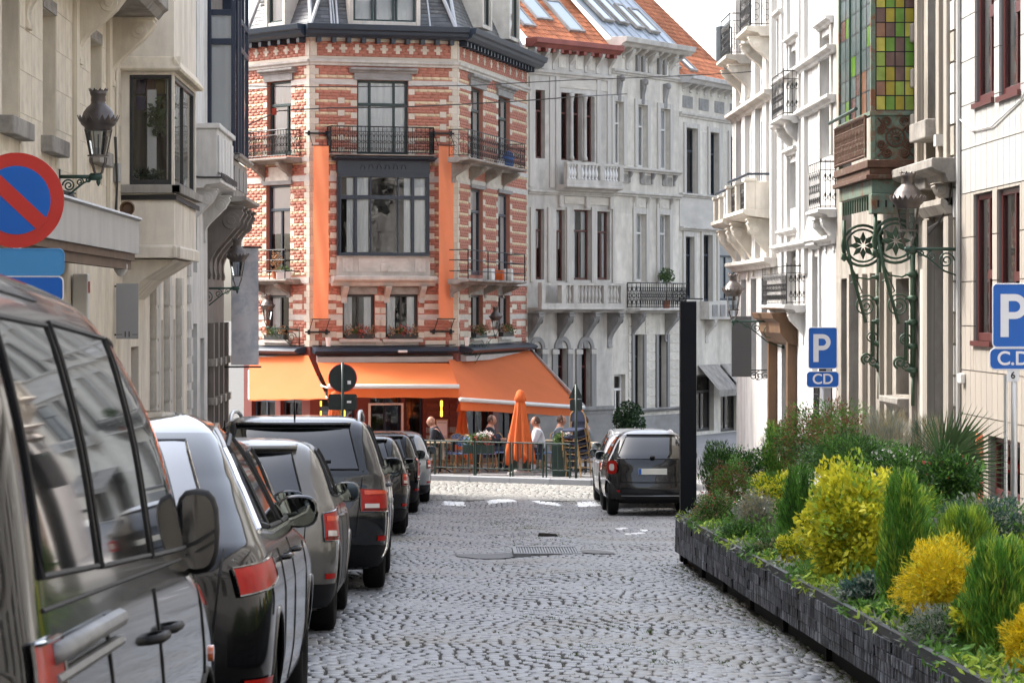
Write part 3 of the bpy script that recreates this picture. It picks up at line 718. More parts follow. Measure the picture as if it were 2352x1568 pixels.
# windows
def cw(fr, o, fm, **k): return window(fr, house, o[0], o[1], o[2], o[3], fm, **k)
cw(FM, OP['M'][0], GREENF, cols=(.24, .76), transom=.68, curtain='full')
for o in OP['M'][2:]: cw(FM, o, BLACKF, cols=(.5,), curtain='part')
cw(FL, OP['L'][0], GREENF, cols=(.75,), transom=.68, curtain='full'); cw(FL, OP['L'][1], SLATEF, cols=(.5,), transom=.72, curtain='blind'); cw(FL, OP['L'][2], BLACKF, cols=(.5,), curtain='left')
for k, o in enumerate(OP['R']): cw(FR, o, (GREENF, SLATEF, BLACKF)[k % 3], cols=(.5,), transom=(.70, .74, None)[k % 3], curtain=('part', 'full', 'right')[k % 3])
# stone lintels, hoods, aprons
def lintel(fr, u0, u1, z, h=.17, cap=True):
    block(fr, house, u0, u1, z, z + h, .06, GSTONE, 'lintel')
    if cap: ledge(fr, house, u0 - .12, u1 + .12, z + h, z + h + .13, .17, GSTONE, 'window_hood')
o = OP['M'][0]; lintel(FM, o[0] - .08, o[1] + .08, o[3])
o = OP['L'][0]; lintel(FL, o[0] - .1, o[1] + .1, o[3])
for k in (0, 3): o = OP['R'][k]; lintel(FR, o[0] - .2, o[1] + .2, o[3])
for fr, o in ((FL, OP['L'][1]), (FR, OP['R'][1]), (FR, OP['R'][4])): lintel(fr, o[0] - .1, o[1] + .1, o[3], .10, False)
for fr, o in ((FL, OP['L'][2]), (FM, OP['M'][2]), (FM, OP['M'][3]), (FR, OP['R'][2]), (FR, OP['R'][5])):
    block(fr, house, o[0] - .06, o[1] + .06, o[3], z_b1 - .1, .02, SOOT, 'lintel')
    block(fr, house, o[0] - .1, o[1] + .1, o[2] - .10, o[2] - .02, .12, PSTONE, 'sill'); block(fr, house, o[0] - .02, o[1] + .02, o[2] - .38, o[2] - .10, .02, PSTONE, 'apron')
# bay window of the middle face
u0, u1 = FM.U(774), FM.U(982); bz0, bz1 = OP['M'][1][2], OP['M'][1][3]; D = -.16
bay = FM.mb(); w_ = u1 - u0
posts = [0, .165, .83, 1.0]
bay.box(u0, u1, D - .02, .1, bz1, bz1 + .10).box(u0, u1, D, .1, bz0 - .03, bz0 + .06)
for f, t in ((0.02, .05), (.19, .075), (.355, .04), (.655, .04), (.82, .075), (.98, .05)): bay.box(u0 + w_ * f - t / 2, u0 + w_ * f + t / 2, D, .05, bz0 + .06, bz1)
tz = FM.Z(880, 454); bay.box(u0 + .02, u1 - .02, D + .01, .05, tz - .05, tz + .05)
bw = bay.build('bay_window', SLATEF, house, bevel=.008)
for f0, f1 in ((.03, .17), (.21, .345), (.365, .645), (.665, .80), (.84, .97)):
    for a, c in ((bz0 + .06, tz - .05), (tz + .05, bz1)):
        FM.mb().quad((u0 + w_ * f0, D + .03, a), (u0 + w_ * f1, D + .03, a), (u0 + w_ * f1, D + .03, c), (u0 + w_ * f0, D + .03, c)).build('pane', GLASS, bw)
for f0, f1 in ((.10, .17), (.21, .335), (.73, .80), (.84, .96)):
    n = 10; FM.mb().grid([[(u0 + w_ * (f0 + (f1 - f0) * i / n), D + .10 + .012 * math.sin(i * 1.7), z) for i in range(n + 1)] for z in (bz0 + .07, bz1 - .02)]).build('curtain', CURT, bw, smooth=True)
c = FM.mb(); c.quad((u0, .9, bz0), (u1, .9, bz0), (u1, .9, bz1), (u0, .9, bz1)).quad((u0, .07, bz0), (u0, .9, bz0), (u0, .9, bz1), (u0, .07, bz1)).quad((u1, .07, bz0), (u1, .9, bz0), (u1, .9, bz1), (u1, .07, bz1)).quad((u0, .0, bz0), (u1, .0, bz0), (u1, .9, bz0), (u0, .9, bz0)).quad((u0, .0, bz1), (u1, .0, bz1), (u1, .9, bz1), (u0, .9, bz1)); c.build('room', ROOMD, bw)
for s in (u0, u1): FM.mb().box(s - .012, s + .012, D + .02, .05, bz0, bz1).build('side_board', SLATEF, bw)
zf = FM.Z(880, 371); fascia = sheetbox(FM, house, u0 - .02, u1 + .02, D, .05, bz1 + .10, zf, SLATEF, 'bay_fascia')
b = FM.mb()
for k in range(6):
    uu = u0 + w_ * (.27 + .09 * k); n = 10
    b.tube([(uu + .055 * math.cos(math.pi * j / n), D - .012, bz1 + .2 + .11 * math.sin(math.pi * j / n)) for j in range(n + 1)], .016, 5)
b.build('carved_arch', SLATEF, fascia)
ledge(FM, house, u0 - .14, u1 + .14, zf, zf + .10, .42, SLATEF, 'bay_cornice')
pz0, pz1 = FM.Z(880, 634), FM.Z(880, 590)
sheetbox(FM, house, u0 - .02, u1 + .02, D, .05, pz0, pz1 + .02, PSTONE, 'bay_apron'); ledge(FM, house, u0 - .08, u1 + .08, pz1 + .02, bz0 - .03, .22, PSTONE, 'bay_sill')
for f0, f1 in ((.04, .16), (.22, .78), (.84, .96)): block(FM, house, u0 + w_ * f0, u0 + w_ * f1, pz0 + .1, pz1 - .03, -D + .018, PSTONE, 'apron_panel', d1=D + .0)
FM.mb().box(u0 + w_ * .46, u0 + w_ * .54, D - .04, D, pz0 + .11, pz0 + .31).build('heart_plaque', PSTONE, house, bevel=.01)
ledge(FM, house, u0 - .16, u1 + .16, z_b1 - .16, pz0, .34, PSTONE, 'stone_shelf')
for x in (790, 888, 968): corbel(FM, house, FM.U(x), z_b1 - .16, .42, .26, .14, PSTONE, roundel=False)
# balconies
def stone_slab(fr, u0, u1, z, proj, t=.13, m=SOOT): return ledge(fr, house, u0, u1, z - t, z, proj, m, 'balcony_slab')
def rail3(fr, u0, u1, z, proj, h, m, style, par, step=.11):
    return iron_rail(par, [fr.P(u0, -.02, z), fr.P(u0, -proj + .05, z), fr.P(u1, -proj + .05, z), fr.P(u1, -.02, z)], h, m, style, step=step)
za = zf + .10
s = stone_slab(FM, FM.U(756, .4), FM.U(999, .4), za + .05, .5, .06); rail3(FM, FM.U(760, .4), FM.U(996, .4), za + .05, .46, .68, IRON, 1, s)
zl = FM.Z(880, 363)
s = stone_slab(FL, FL.U(580), FL.U(694), zl, .5); rail3(FL, FL.U(583), FL.U(690), zl, .5, .68, IRON, 1, s)
for x in (606, 668): corbel(FL, house, FL.U(x), zl - .13, .45, .42, .13, SOOT)
block(FL, house, FL.U(618), FL.U(660), zl - .55, zl - .2, .02, LSTONE, 'carved_panel')
ra, rb = FR.U(1074, .5), FR.U(1206, .5)
zr2 = FR.Z(1085, 380, .5)
s = stone_slab(FR, ra, rb, zl, .55); iron_rail(s, [FR.P(ra + .05, -.02, zl), FR.P(ra + .05, -.5, zl), FR.P(rb - .05, -.5, zl), FR.P(rb - .05, -.02, zl)], .68, IRON, 1, step=.24, r=.007)
for f in (.08, .36, .62, .92): corbel(FR, house, ra + (rb - ra) * f, zl - .13, .48, .45, .14, SOOT)
for f0, f1 in ((.12, .32), (.66, .88)): block(FR, house, ra + (rb - ra) * f0, ra + (rb - ra) * f1, zl - .55, zl - .18, .02, LSTONE, 'carved_panel')
zl1 = FM.Z(880, 641)
def bar_rail(fr, u0, u1, z, proj, par, h=.72):
    b = MB(); P = [fr.P(u0, -.02, z), fr.P(u0, -proj, z), fr.P(u1, -proj, z), fr.P(u1, -.02, z)]
    for q in (.2, .47, .72): b.tube([p + Vector((0, 0, q)) for p in P], .013, 6)
    for k in range(4): b.tube([fr.P(u0 + (u1 - u0) * k / 3, -proj, z), fr.P(u0 + (u1 - u0) * k / 3, -proj, z + h)], .016, 6)
    return b.build('railing', IRON, par)
s = stone_slab(FL, FL.U(580), FL.U(692), zl1, .5); bar_rail(FL, FL.U(583), FL.U(688), zl1, .46, s)
for x in (606, 664): corbel(FL, house, FL.U(x), zl1 - .13, .32, .42, .14, SOOT)
s = stone_slab(FR, ra, rb, zl1, .55); bar_rail(FR, ra + .05, rb - .05, zl1, .5, s)
for f in (.06, .34, .60, .92): corbel(FR, house, ra + (rb - ra) * f, zl1 - .13, .32, .45, .16, SOOT)
# eaves: gutter, brackets, dentils
for fr in (FL, FM, FR):
    mould(fr, house, -.18, fr.w + .18, [(.0, zt), (-.30, zt), (-.42, zt + .07), (-.45, zt + .14), (-.52, zt + .17), (-.55, zt + .30), (.0, zt + .30)], SLATEF, 'eaves_gutter')
    n = max(3, round(fr.w / .38)); me = MB().box(-.05, .05, -.22, 0, -.13, 0).mesh('eaves_bracket', SLATEF)
    for k in range(n): inst(me, 'eaves_bracket', house, fr.P(fr.w * (k + .5) / n, -.012, zt + .003), (0, 0, fr.rz))
# mansard roof with hips, dormers
zr0 = zt + .30; SL = 2.3
def inset(fr, dep):  return fr
for fr in (FL, FM, FR):
    b = fr.mb(); b.quad((0, .05, zr0 - .02), (fr.w, .05, zr0 - .02), (fr.w - .25, 1.35, zr0 + SL * 1.3), (.25, 1.35, zr0 + SL * 1.3)); b.build('roof_board', SLATE, house)
    roof_pieces(house, fr, .15, fr.w - .1, zr0, SL, .62, SLATE, .16, .105, 'slate', d0=.06, limit=90)
    for u, q in ((.03, .3), (fr.w - .03, -.3)): fr.mb().tube([(u, .03, zr0), (u + q * .3, 1.0, zr0 + SL * .95)], .05, 6).build('lead_hip', LEAD, house)
def dormer(fr, u0, u1, z0, z1, n, dep=.0):
    d = thing_part = fr.mb().box(u0 - .1, u0, dep - .08, dep + .7, z0 - .1, z1 + .12).box(u1, u1 + .1, dep - .08, dep + .7, z0 - .1, z1 + .12).box(u0 - .16, u1 + .16, dep - .14, dep + .7, z1 + .12, z1 + .24).box(u0, u1, dep - .06, dep + .2, z0 - .1, z0).build('dormer', LSTONE, house, bevel=.01)
    c = fr.mb().quad((u0, dep + .5, z0), (u1, dep + .5, z0), (u1, dep + .5, z1 + .1), (u0, dep + .5, z1 + .1)).build('room', ROOMD, d)
    for k in range(n):
        a, e = u0 + (u1 - u0) * k / n + .02, u0 + (u1 - u0) * (k + 1) / n - .02; f = .045
        fr.mb().box(a, a + f, dep - .01, dep + .05, z0, z1).box(e - f, e, dep - .01, dep + .05, z0, z1).box(a + f, e - f, dep - .01, dep + .05, z0, z0 + f).box(a + f, e - f, dep - .01, dep + .05, z1 - f, z1).build('dormer_frame', GREENF, d)
        fr.mb().quad((a + f, dep + .02, z0 + f), (e - f, dep + .02, z0 + f), (e - f, dep + .02, z1 - f), (a + f, dep + .02, z1 - f)).build('pane', GLASS, d)
        m_ = 9; fr.mb().grid([[(a + (e - a) * i / m_, dep + .12 + .015 * math.sin(i * 1.6 + k), z) for i in range(m_ + 1)] for z in (z0, z1)]).build('curtain', CURT, d, smooth=True)
dormer(FM, FM.U(810), FM.U(955), FM.Z(880, 50), FM.Z(880, -55), 3)
dormer(FL, FL.U(619), FL.U(654), FL.Z(640, 52), FL.Z(640, -50), 1)
for x0, x1 in ((1104, 1122), (1166, 1186)): dormer(FR, FR.U(x0), FR.U(x1), FR.Z(1110, 58), FR.Z(1110, -45), 1)
for x in (662, 676): FM.mb().tube([(FM.U(x + 100) - .0, -.0, zr0), (FM.U(x + 106), .9, zr0 + 2.0)], .03, 5).build('lead_strip', LEAD, house)
for x in (770, 990): FM.mb().tube([(FM.U(x), .06, zr0), (FM.U(x), .8, zr0 + SL * .78)], .028, 5).build('lead_strip', LEAD, house)
# ground floor behind the terrace
for fr, (d0, d1) in ((FL, (.2, .8)), (FM, (.36, .60)), (FR, (.1, .5))):
    wall(fr, house, 0, fr.w, gz0, zb, [(fr.w * .12, fr.w * .48, gz0 + .35, zb - .55), (fr.w * .56, fr.w * .88, gz0 + .35, zb - .55)] if fr is not FM else [(.25, 1.15, gz0 + .2, zb - .6), (FM.U(850), FM.U(922), gz0 + .02, zb - .6), (FM.U(930), FM.U(972), gz0 + .5, zb - .55)], RBRICK, 'cafe_wall', dep=.0, rev=.3)
for fr, l in ((FL, [(.12, .48), (.56, .88)]), (FR, [(.12, .48), (.56, .88)])):
    for a, c in l: window(fr, house, fr.w * a, fr.w * c, gz0 + .35, zb - .55, SLATEF, cols=(.5,), transom=.62, curtain=None, dep=.12, name='shop_window')
window(FM, house, .25, 1.15, gz0 + .2, zb - .6, BLUEF, cols=(.5,), transom=.7, curtain=None, name='shop_window')
window(FM, house, FM.U(850), FM.U(922), gz0 + .02, zb - .6, BLUEF, cols=(.5,), curtain=None, fw=.06, name='cafe_door'); window(FM, house, FM.U(930), FM.U(972), gz0 + .5, zb - .55, BLUEF, cols=(), curtain=None, name='shop_window')
b = FM.mb(); dz = FM.Z(880, 930)
for a, c, e, g in ((FM.U(850) - .05, FM.U(850), gz0 + .02, dz), (FM.U(921), FM.U(921) + .05, gz0 + .02, dz)): b.box(a, c, -.06, -.004, e, g)
b.box(FM.U(850) - .05, FM.U(921) + .05, -.06, -.004, dz, dz + .05); b.build('door_surround', WHITEF, house)
for k in range(12):
    z = gz0 + .3 + k * .2
    for u0_, u1_ in ((FM.U(978), FM.U(1030)), (FM.U(1032), FM.U(1048))): block(FM, house, u0_, u1_, z, z + .14, .03, GSTONE if z < gz0 + 1 else RBRICK, 'pier_stone')
# awning cassettes
for fr, a, c in ((FL, .2, FL.w - .15), (FM, .05, FM.w - .05), (FR, .25, FR.w - .3)):
    mould(fr, house, a, c, [(.0, z_aw - .10), (-.30, z_aw - .13), (-.38, z_aw - .06), (-.30, z_aw), (-.05, z_aw + .05), (.0, z_aw + .05)], SLATEF, 'awning_cassette')
    mould(fr, house, a + .1, c - .1, [(.0, z_aw - .34), (-.16, z_aw - .34), (-.16, z_aw - .2), (.0, z_aw - .16)], GREYP, 'fascia_board')
    fr.mb().tube([(a, -.04, z_aw + .075), (fr.w / 2, -.06, z_aw + .06), (c, -.05, z_aw + .09)], .012, 5).build('cable', CABLE, house)
for x in (749, 1066): FM.mb().lathe([(.05, 0), (.06, .1), (.075, .2), (.08, .22)], (FM.U(x), -.25, z_aw + .06), 12).build('spot_lamp', WHITEF, house)
FM.mb().box(FM.U(905), FM.U(926), -.44, -.38, z_aw - .10, z_aw - .04).build('wall_light', WHITEF, house, bevel=.015)
# awnings: three stretched cloths with front bars and valances
def awning(label, A, B, C, Dp, val, bar=True, sag=.0):
    """A,B: upper corners; C,D: lower right and left corners"""
    A, B, C, Dp = map(Vector, (A, B, C, Dp)); t = thing('awning', (A + B) / 2, label, 'awning', 'orange awnings of the corner café')
    n = 16; rows = []
    for j in range(n + 1):
        l, r_ = A.lerp(Dp, j / n), B.lerp(C, j / n)
        rows.append([l.lerp(r_, i / n) + Vector((0, 0, -.03 * math.sin(math.pi * j / n) - .012 * math.sin(i * .9 + j * .5) * math.sin(math.pi * j / n))) for i in range(n + 1)])
    MB().grid(rows).build('cloth', ORANGE, t, smooth=True)
    e = (C - Dp).normalized(); q = Vector((0, 0, -val))
    MB().grid([[Dp.lerp(C, i / 24) + q * (j / 4) + Vector((0, -.012 * math.sin(i * 1.1) * j / 4, -.008 * (j == 4) * math.sin(i * .8))) for i in range(25)] for j in range(5)]).build('valance', ORANGE, t, smooth=True)
    if bar: MB().tube([Dp + Vector((0, -.04, .03)), C + Vector((0, -.04, .03))], .055, 10).build('front_bar', WHITEF, t, smooth=True)
    for p, r_ in ((A, Dp), (B, C)):
        m_ = p.lerp(r_, .45) + Vector((0, 0, -.3)); MB().tube([p + Vector((0, .0, -.35)), m_, r_], .025, 6).build('folding_arm', WHITEF, t)
    return t
dA = 66.9
awning('pale sunlit left awning of the corner café', FL.P(FL.U(572, .15), -.15, z_aw - .22), FL.P(FL.w + .12, -.15, z_aw - .16), at(752, 914, 67.0), at(572, 917, 69.2), .03, bar=False)
awning('middle orange awning above the café door', at(728, 832, 68.6), at(1034, 834, 69.4), at(1054, 890, 66.9), at(753, 890, 66.3), .24)
awning('right orange awning of the café, stretched along the side street', at(1030, 826, 69.5), FR.P(FR.U(1205), -.15, z_aw - .16), at(1340, 938, 73.0), at(1058, 920, 66.6), .22)
MB().tube([FR.P(FR.U(1207), -.15, z_aw - .16), at(1342, 934, 73.0)], .045, 8).build('awning_side_arm', ALU, house)
# window boxes and pots on the sills
LEAFG = mat('leaf_mid_green', (0.075, 0.14, 0.035), 0.6, island=0.45, trans=0.3); DRYF = mat('dry_flower', (0.36, 0.20, 0.10), 0.7, island=0.4, trans=.2); PINKF = mat('pink_flower', (0.55, 0.12, 0.10), 0.6, island=0.35, trans=.2)
WHITEFL = mat('white_flower', (0.80, 0.76, 0.74), 0.6, island=0.15, trans=.2)
def tuft(par, name, c, r, n, m, leaf=.04, sq=(1, 1, 1), rnd=None):
    rnd = rnd or RNG; b = MB()
    for k in range(n):
        d = Vector((rnd.gauss(0, .5), rnd.gauss(0, .5), rnd.gauss(0, .5)));
        if d.length > 1: d.normalize()
        p = Vector(c) + Vector((d.x * r * sq[0], d.y * r * sq[1], d.z * r * sq[2])); a = Vector((rnd.gauss(0, 1), rnd.gauss(0, 1), rnd.gauss(0, 1))).normalized() * leaf; e = a.cross(Vector((rnd.gauss(0, 1), rnd.gauss(0, 1), rnd.gauss(0, 1)))).normalized() * leaf * .45
        b.quad(p - a, p + e, p + a, p - e)
    return b.build(name, m, par)
for fr, o, lab, m2 in ((FL, OP['L'][2], 'flower box with green plants on the sill left of the banners', LEAFG), (FM, OP['M'][2], 'window box with a dried pink bloom under the left middle window', PINKF), (FM, OP['M'][3], 'window box with trailing dry plants under the right middle window', PINKF), (FR, OP['R'][2], 'small planted window box beside the right wall lantern', LEAFG), (FR, OP['R'][5], 'planted window box nearest the far corner of the brick house', LEAFG)):
    c = fr.P((o[0] + o[1]) / 2, -.07, o[2] + .02); t = thing('window_box', c, lab, 'flower box', 'window boxes of the brick house'); wd = (o[1] - o[0]) / 2 - .06
    fr.mb().box((o[0] + o[1]) / 2 - wd, (o[0] + o[1]) / 2 + wd, -.13, .03, o[2] - .02, o[2] + .10).build('box', BLACKF, t)
    for f, m_, r_ in ((-.7, DRYF, .16), (-.2, LEAFG, .13), (.1, m2, .17), (.75, DRYF, .16)): tuft(t, 'plant', fr.P((o[0] + o[1]) / 2 + wd * f, -.09, o[2] + .17), r_, 90, m_, .035)
# long orange banners on iron brackets
for x0, x1, y0, y1, xb, lab in ((720, 755, 335, 732, 719, 'left long orange banner hanging between the brick house balconies'), (1008, 1042, 335, 731, 1010, 'right long orange banner hanging beside the bay window')):
    off = .42; ua, uc = FM.U(x0, off), FM.U(x1, off); xm = (x0 + x1) / 2; zt_, zb_ = FM.Z(xm, y0, off), FM.Z(xm, y1, off)
    t = thing('banner', FM.P((ua + uc) / 2, -off, zb_), lab, 'banner', 'orange banners on the brick house')
    FM.mb().grid([[(ua + (uc - ua) * i / 8, -off + .02 * math.sin(i * .9 + j * .35) + .02 * math.sin(j * .5), zb_ + (zt_ - zb_) * j / 30) for i in range(9)] for j in range(31)]).build('cloth', ORANGEB, t, smooth=True)
    b = FM.mb()
    for z, s in ((zt_ + .01, 1), (zb_ - .01, -1)):
        b.tube([(ua - .05, -off, z), (uc + .05, -off, z)], .013, 6)
        for u in (ua - .02, uc + .02): b.tube([(u, -off, z), (u, -.02, z + s * .32)], .010, 5)
        b.box(ua - .12, uc + .12, -.05, -.012, z + s * .30, z + s * .34)
        for u in (ua - .06, uc + .0): b.box(u, u + .06, -.07, -.01, z + s * .32 - .06, z + s * .32 + .06)
    b.build('brackets', IRON, t)
# lanterns of the brick house
lantern(FL.P(FL.U(688), 0, FL.Z(688, 757)), FL.P(FL.U(646, 0) - .02, -.42, FL.Z(646, 752)), .40, 'grey lantern on the brick house left of the left orange banner')
lantern(FR.P(FR.U(1066), 0, FR.Z(1066, 778)), FR.P(FR.U(1066) + 1.55, -.46, FR.Z(1066, 772)), .36, 'lantern on the brick house to the right of the right banner')
# things on the balconies
c = FR.P(ra + (rb - ra) * .82, -.3, zl); t = thing('garden_furniture', c, 'bright blue covered garden furniture on the upper iron balcony', 'furniture')
BLUEP = mat('blue_plastic', (0.02, 0.13, 0.45), 0.45, var=.2); 
MB().lathe([(.12, 0), (.15, .1), (.17, .26), (.10, .40), (.02, .45)], c, 18).build('cover', BLUEP, t, smooth=True); MB().box(c.x - .3, c.x - .1, c.y - .25, c.y + .1, c.z, c.z + .22).build('crate', WHITEF, t, bevel=.02)
for f, m_, nm, lab, hh in ((.48, WHITEF, 'storage_tub', 'white plastic tub on the lower railing balcony', .30), (.66, ORANGE, 'storage_box', 'narrow orange box on the lower balcony between white tubs', .27), (.82, WHITEF, 'storage_box', 'white bin at the far end of the lower balcony', .32)):
    c = FR.P(ra + (rb - ra) * f, -.3, zl1); wd = .36 if hh == .30 else .2
    o_ = tag(FR.mb().prism([(-wd / 2, 0), (wd / 2, 0), (wd * .56, .12), (wd * .5, hh), (-wd * .5, hh), (-wd * .56, .12)], -.12, .12, 'y').build(nm, m_, None, bevel=.02), lab, 'box')
    o_.data.transform(Matrix.Translation(c - FR.P(0, 0, 0)))
c = FL.P(FL.U(652), -.25, zl1); t = thing('potted_plant', c, 'terracotta pot with a reddish plant on the left lower balcony', 'potted plant')
MB().lathe([(.08, 0), (.11, .2), (.12, .22)], c, 12).build('pot', TERRA, t); tuft(t, 'foliage', c + Vector((0, 0, .45)), .16, 140, DRYF, .04, (1, 1, 1.8))
c = FL.P(FL.U(672), -.28, zl1); t = thing('potted_plant', c, 'white trough with herbs on the left lower balcony', 'potted plant')
MB().box(c.x - .18, c.x + .18, c.y - .08, c.y + .08, c.z, c.z + .18).build('trough', WHITEF, t, bevel=.02); tuft(t, 'foliage', c + Vector((0, 0, .24)), .16, 110, LEAFG, .035, (1.2, .6, .6))
# ================================================================== pale houses of the side street
def gable_side(fr, par, u, z0, z1, dep, m): fr.mb().quad((u, 0, z0), (u, dep, z0), (u, dep, z1), (u, 0, z1)).build('side_wall', m, par)
def skylight(fr, par, u0, u1, s0, s1, z0, slope, d0=0.0):
    a = math.atan(slope); ca, sa = math.cos(a), math.sin(a)
    def Q(u, s, h): return (u, d0 + s * ca - h * sa, z0 + s * sa + h * ca)
    b = fr.mb(); f = .07
    for (p, q, r_, t) in ((u0, u1, s0, s0 + f), (u0, u1, s1 - f, s1), (u0, u0 + f, s0 + f, s1 - f), (u1 - f, u1, s0 + f, s1 - f)):
        i = b.pts([Q(p, r_, .0), Q(q, r_, .0), Q(q, t, .0), Q(p, t, .0), Q(p, r_, .09), Q(q, r_, .09), Q(q, t, .09), Q(p, t, .09)])
        for k in ((4, 5, 6, 7), (0, 1, 5, 4), (1, 2, 6, 5), (2, 3, 7, 6), (3, 0, 4, 7)): b.face([i + j for j in k])
    w = b.build('skylight', GSTONE, par)
    fr.mb().quad(Q(u0 + f, s0 + f, .07), Q(u1 - f, s0 + f, .07), Q(u1 - f, s1 - f, .07), Q(u0 + f, s1 - f, .07)).build('pane', SKYG, w)
SKYG = mat('skylight_glass', (0.30, 0.36, 0.42), 0.03, spec=1.0, coat=1.0)
def roof(fr, par, z0, slope, dep, m, tiles=None, over=.25):
    fr.mb().quad((0, -over, z0 - over * slope), (fr.w, -over, z0 - over * slope), (fr.w, dep, z0 + dep * slope), (0, dep, z0 + dep * slope)).build('roof', m, par)
    fr.mb().quad((0, dep, z0 + dep * slope), (fr.w, dep, z0 + dep * slope), (fr.w, dep * 2, z0), (0, dep * 2, z0)).build('rear_roof', m, par)
    if tiles: roof_pieces(par, fr, 0.02, fr.w, z0 - over * slope + .015, slope, dep + over, m, *tiles, d0=-over, limit=170)
FB, FC, FD = Face(V3, V4), Face(V4, V5), Face(V5, V6)
# ---- house with the red painted eaves
hb = thing('terrace_house', FB.P(FB.w / 2, 0, gz0), 'pale stone house with red painted eaves, arched ground floor and stone balconies', 'building', 'pale houses of the side street')
W = []
def wp(fr, x0, x1, yt, yb): xr = (x0 + x1) / 2; return (fr.U(x0), fr.U(x1), fr.Z(xr, yb), fr.Z(xr, yt))
b3 = [wp(FB, 1230, 1252, 207, 364), wp(FB, 1289, 1310, 213, 368), wp(FB, 1314, 1337, 215, 369), wp(FB, 1345, 1366, 222, 372)]
b2 = [wp(FB, 1229, 1250, 480, 642), wp(FB, 1278, 1298, 482, 645), wp(FB, 1318, 1357, 482, 643), wp(FB, 1372, 1410, 486, 643)]
b2[3] = (b2[3][0], min(b2[3][1], FB.w - .08), b2[3][2], b2[3][3])
b1 = [wp(FB, 1222, 1243, 800, 950), wp(FB, 1279, 1302, 800, 950), wp(FB, 1333, 1356, 800, 950)]
ztop = FB.Z(1225, 107)
wall(FB, hb, 0, FB.w, gz0, ztop + .2, b3 + b2 + b1, PSTONE, rev=.2)
for k, o in enumerate(b3): window(FB, hb, *o, BROWNF, cols=(.5,) if k in (0, 2) else (), transom=.70, curtain=None if k != 2 else 'left', dep=.14, fw=.045)
for k, o in enumerate(b2): window(FB, hb, *o, BROWNF, cols=(.5,), transom=.70, curtain='part' if k > 1 else 'blind', dep=.12, fw=.045)
for k, o in enumerate(b1):
    window(FB, hb, o[0], o[1], o[2], o[3] + .3, MAROON, cols=(.5,), transom=.62, curtain=None, dep=.16, fw=.05)
    c, rr = (o[0] + o[1]) / 2, (o[1] - o[0]) / 2; n = 12
    out = [(c + rr * math.cos(math.pi * j / n), o[3] + rr * 1.0 * math.sin(math.pi * j / n)) for j in range(n + 1)]
    wide = [(c + (rr + .13) * math.cos(math.pi * j / n), o[3] + (rr + .13) * math.sin(math.pi * j / n)) for j in range(n + 1)]
    b = FB.mb()
    for j in range(n):
        b.cur = 0; i = b.pts([(out[j][0], -.05, out[j][1]), (out[j + 1][0], -.05, out[j + 1][1]), (wide[j + 1][0], -.05, wide[j + 1][1]), (wide[j][0], -.05, wide[j][1]), (out[j][0], .1, out[j][1]), (out[j + 1][0], .1, out[j + 1][1]), (wide[j + 1][0], .0, wide[j + 1][1]), (wide[j][0], .0, wide[j][1])])
        for q in ((0, 1, 2, 3), (0, 4, 5, 1), (3, 2, 6, 7)): b.face([i + k_ for k_ in q])
    b.build('arch', GSTONE, hb)
    for s in (-1, 1): block(FB, hb, c + s * (rr + .11) - .11, c + s * (rr + .11) + .11, gz0 + .9, o[3], .05, GSTONE, 'pier'); block(FB, hb, c + s * (rr + .11) - .14, c + s * (rr + .11) + .14, o[3] - .16, o[3] - .03, .08, PSTONE, 'capital')
ledge(FB, hb, 0, FB.w, FB.Z(1300, 953), FB.Z(1300, 935), .12, GSTONE, 'plinth'); block(FB, hb, 0, FB.w, gz0, FB.Z(1300, 953), .06, GSTONE, 'plinth_stone')
z1b = FB.Z(1300, 718); z1t = FB.Z(1300, 706)
ledge(FB, hb, 0, FB.w, z1b, z1t, .52, PSTONE, 'balcony_slab'); zb_top = FB.Z(1300, 650)
FB.mb().box(.02, FB.w - .02, -.50, -.36, zb_top - .07, zb_top).build('coping', PSTONE, hb); FB.mb().box(.02, FB.w - .02, -.50, -.36, z1t, z1t + .12).build('rail_base', PSTONE, hb)
for f in (.02, .26, .40, .76, .97): FB.mb().box(FB.w * f - .09 if f > .05 else 0.02, FB.w * f + .09, -.51, -.35, z1t + .12, zb_top - .07).build('pedestal', PSTONE, hb)
for f0, f1, n in ((.29, .37, 2), (.43, .73, 7), (.79, .94, 4)): balusters(hb, FB.P(FB.w * f0, -.43, z1t + .12), FB.P(FB.w * f1, -.43, z1t + .12), n, zb_top - .19 - z1t, PSTONE)
for x in (1215, 1285, 1345, 1400): corbel(FB, hb, FB.U(x), z1b, FB.Z(1300, 718) - FB.Z(1300, 800), .46, .20, GSTONE)
z2b, z2t, z2c = FB.Z(1340, 443), FB.Z(1340, 430), FB.Z(1340, 376)
ua = FB.U(1275)
ledge(FB, hb, 0, FB.w, z2b - .1, z2b + .02, .10, PSTONE, 'ledge'); ledge(FB, hb, ua, FB.w, z2b + .02, z2t + .03, .45, PSTONE, 'balcony_slab')
FB.mb().box(ua + .02, FB.w - .02, -.42, -.30, z2c - .07, z2c).build('coping', PSTONE, hb); FB.mb().box(ua + .02, FB.w - .02, -.42, -.30, z2t + .03, z2t + .18).build('rail_base', PSTONE, hb)
for f in (.0, .22, .62, .97): FB.mb().box(ua + (FB.w - ua) * f + (.03 if f == 0 else -.07), ua + (FB.w - ua) * f + .09, -.43, -.29, z2t + .18, z2c - .07).build('pedestal', PSTONE, hb)
for f0, f1, n in ((.05, .19, 3), (.27, .58, 5), (.67, .93, 5)): balusters(hb, FB.P(ua + (FB.w - ua) * f0, -.36, z2t + .18), FB.P(ua + (FB.w - ua) * f1, -.36, z2t + .18), n, z2c - .25 - z2t, WHITEF)
for x in (1285, 1345, 1400): block(FB, hb, FB.U(x) - .08, FB.U(x) + .08, FB.Z(1340, 478), z2b - .1, .10, PSTONE, 'pilaster_cap')
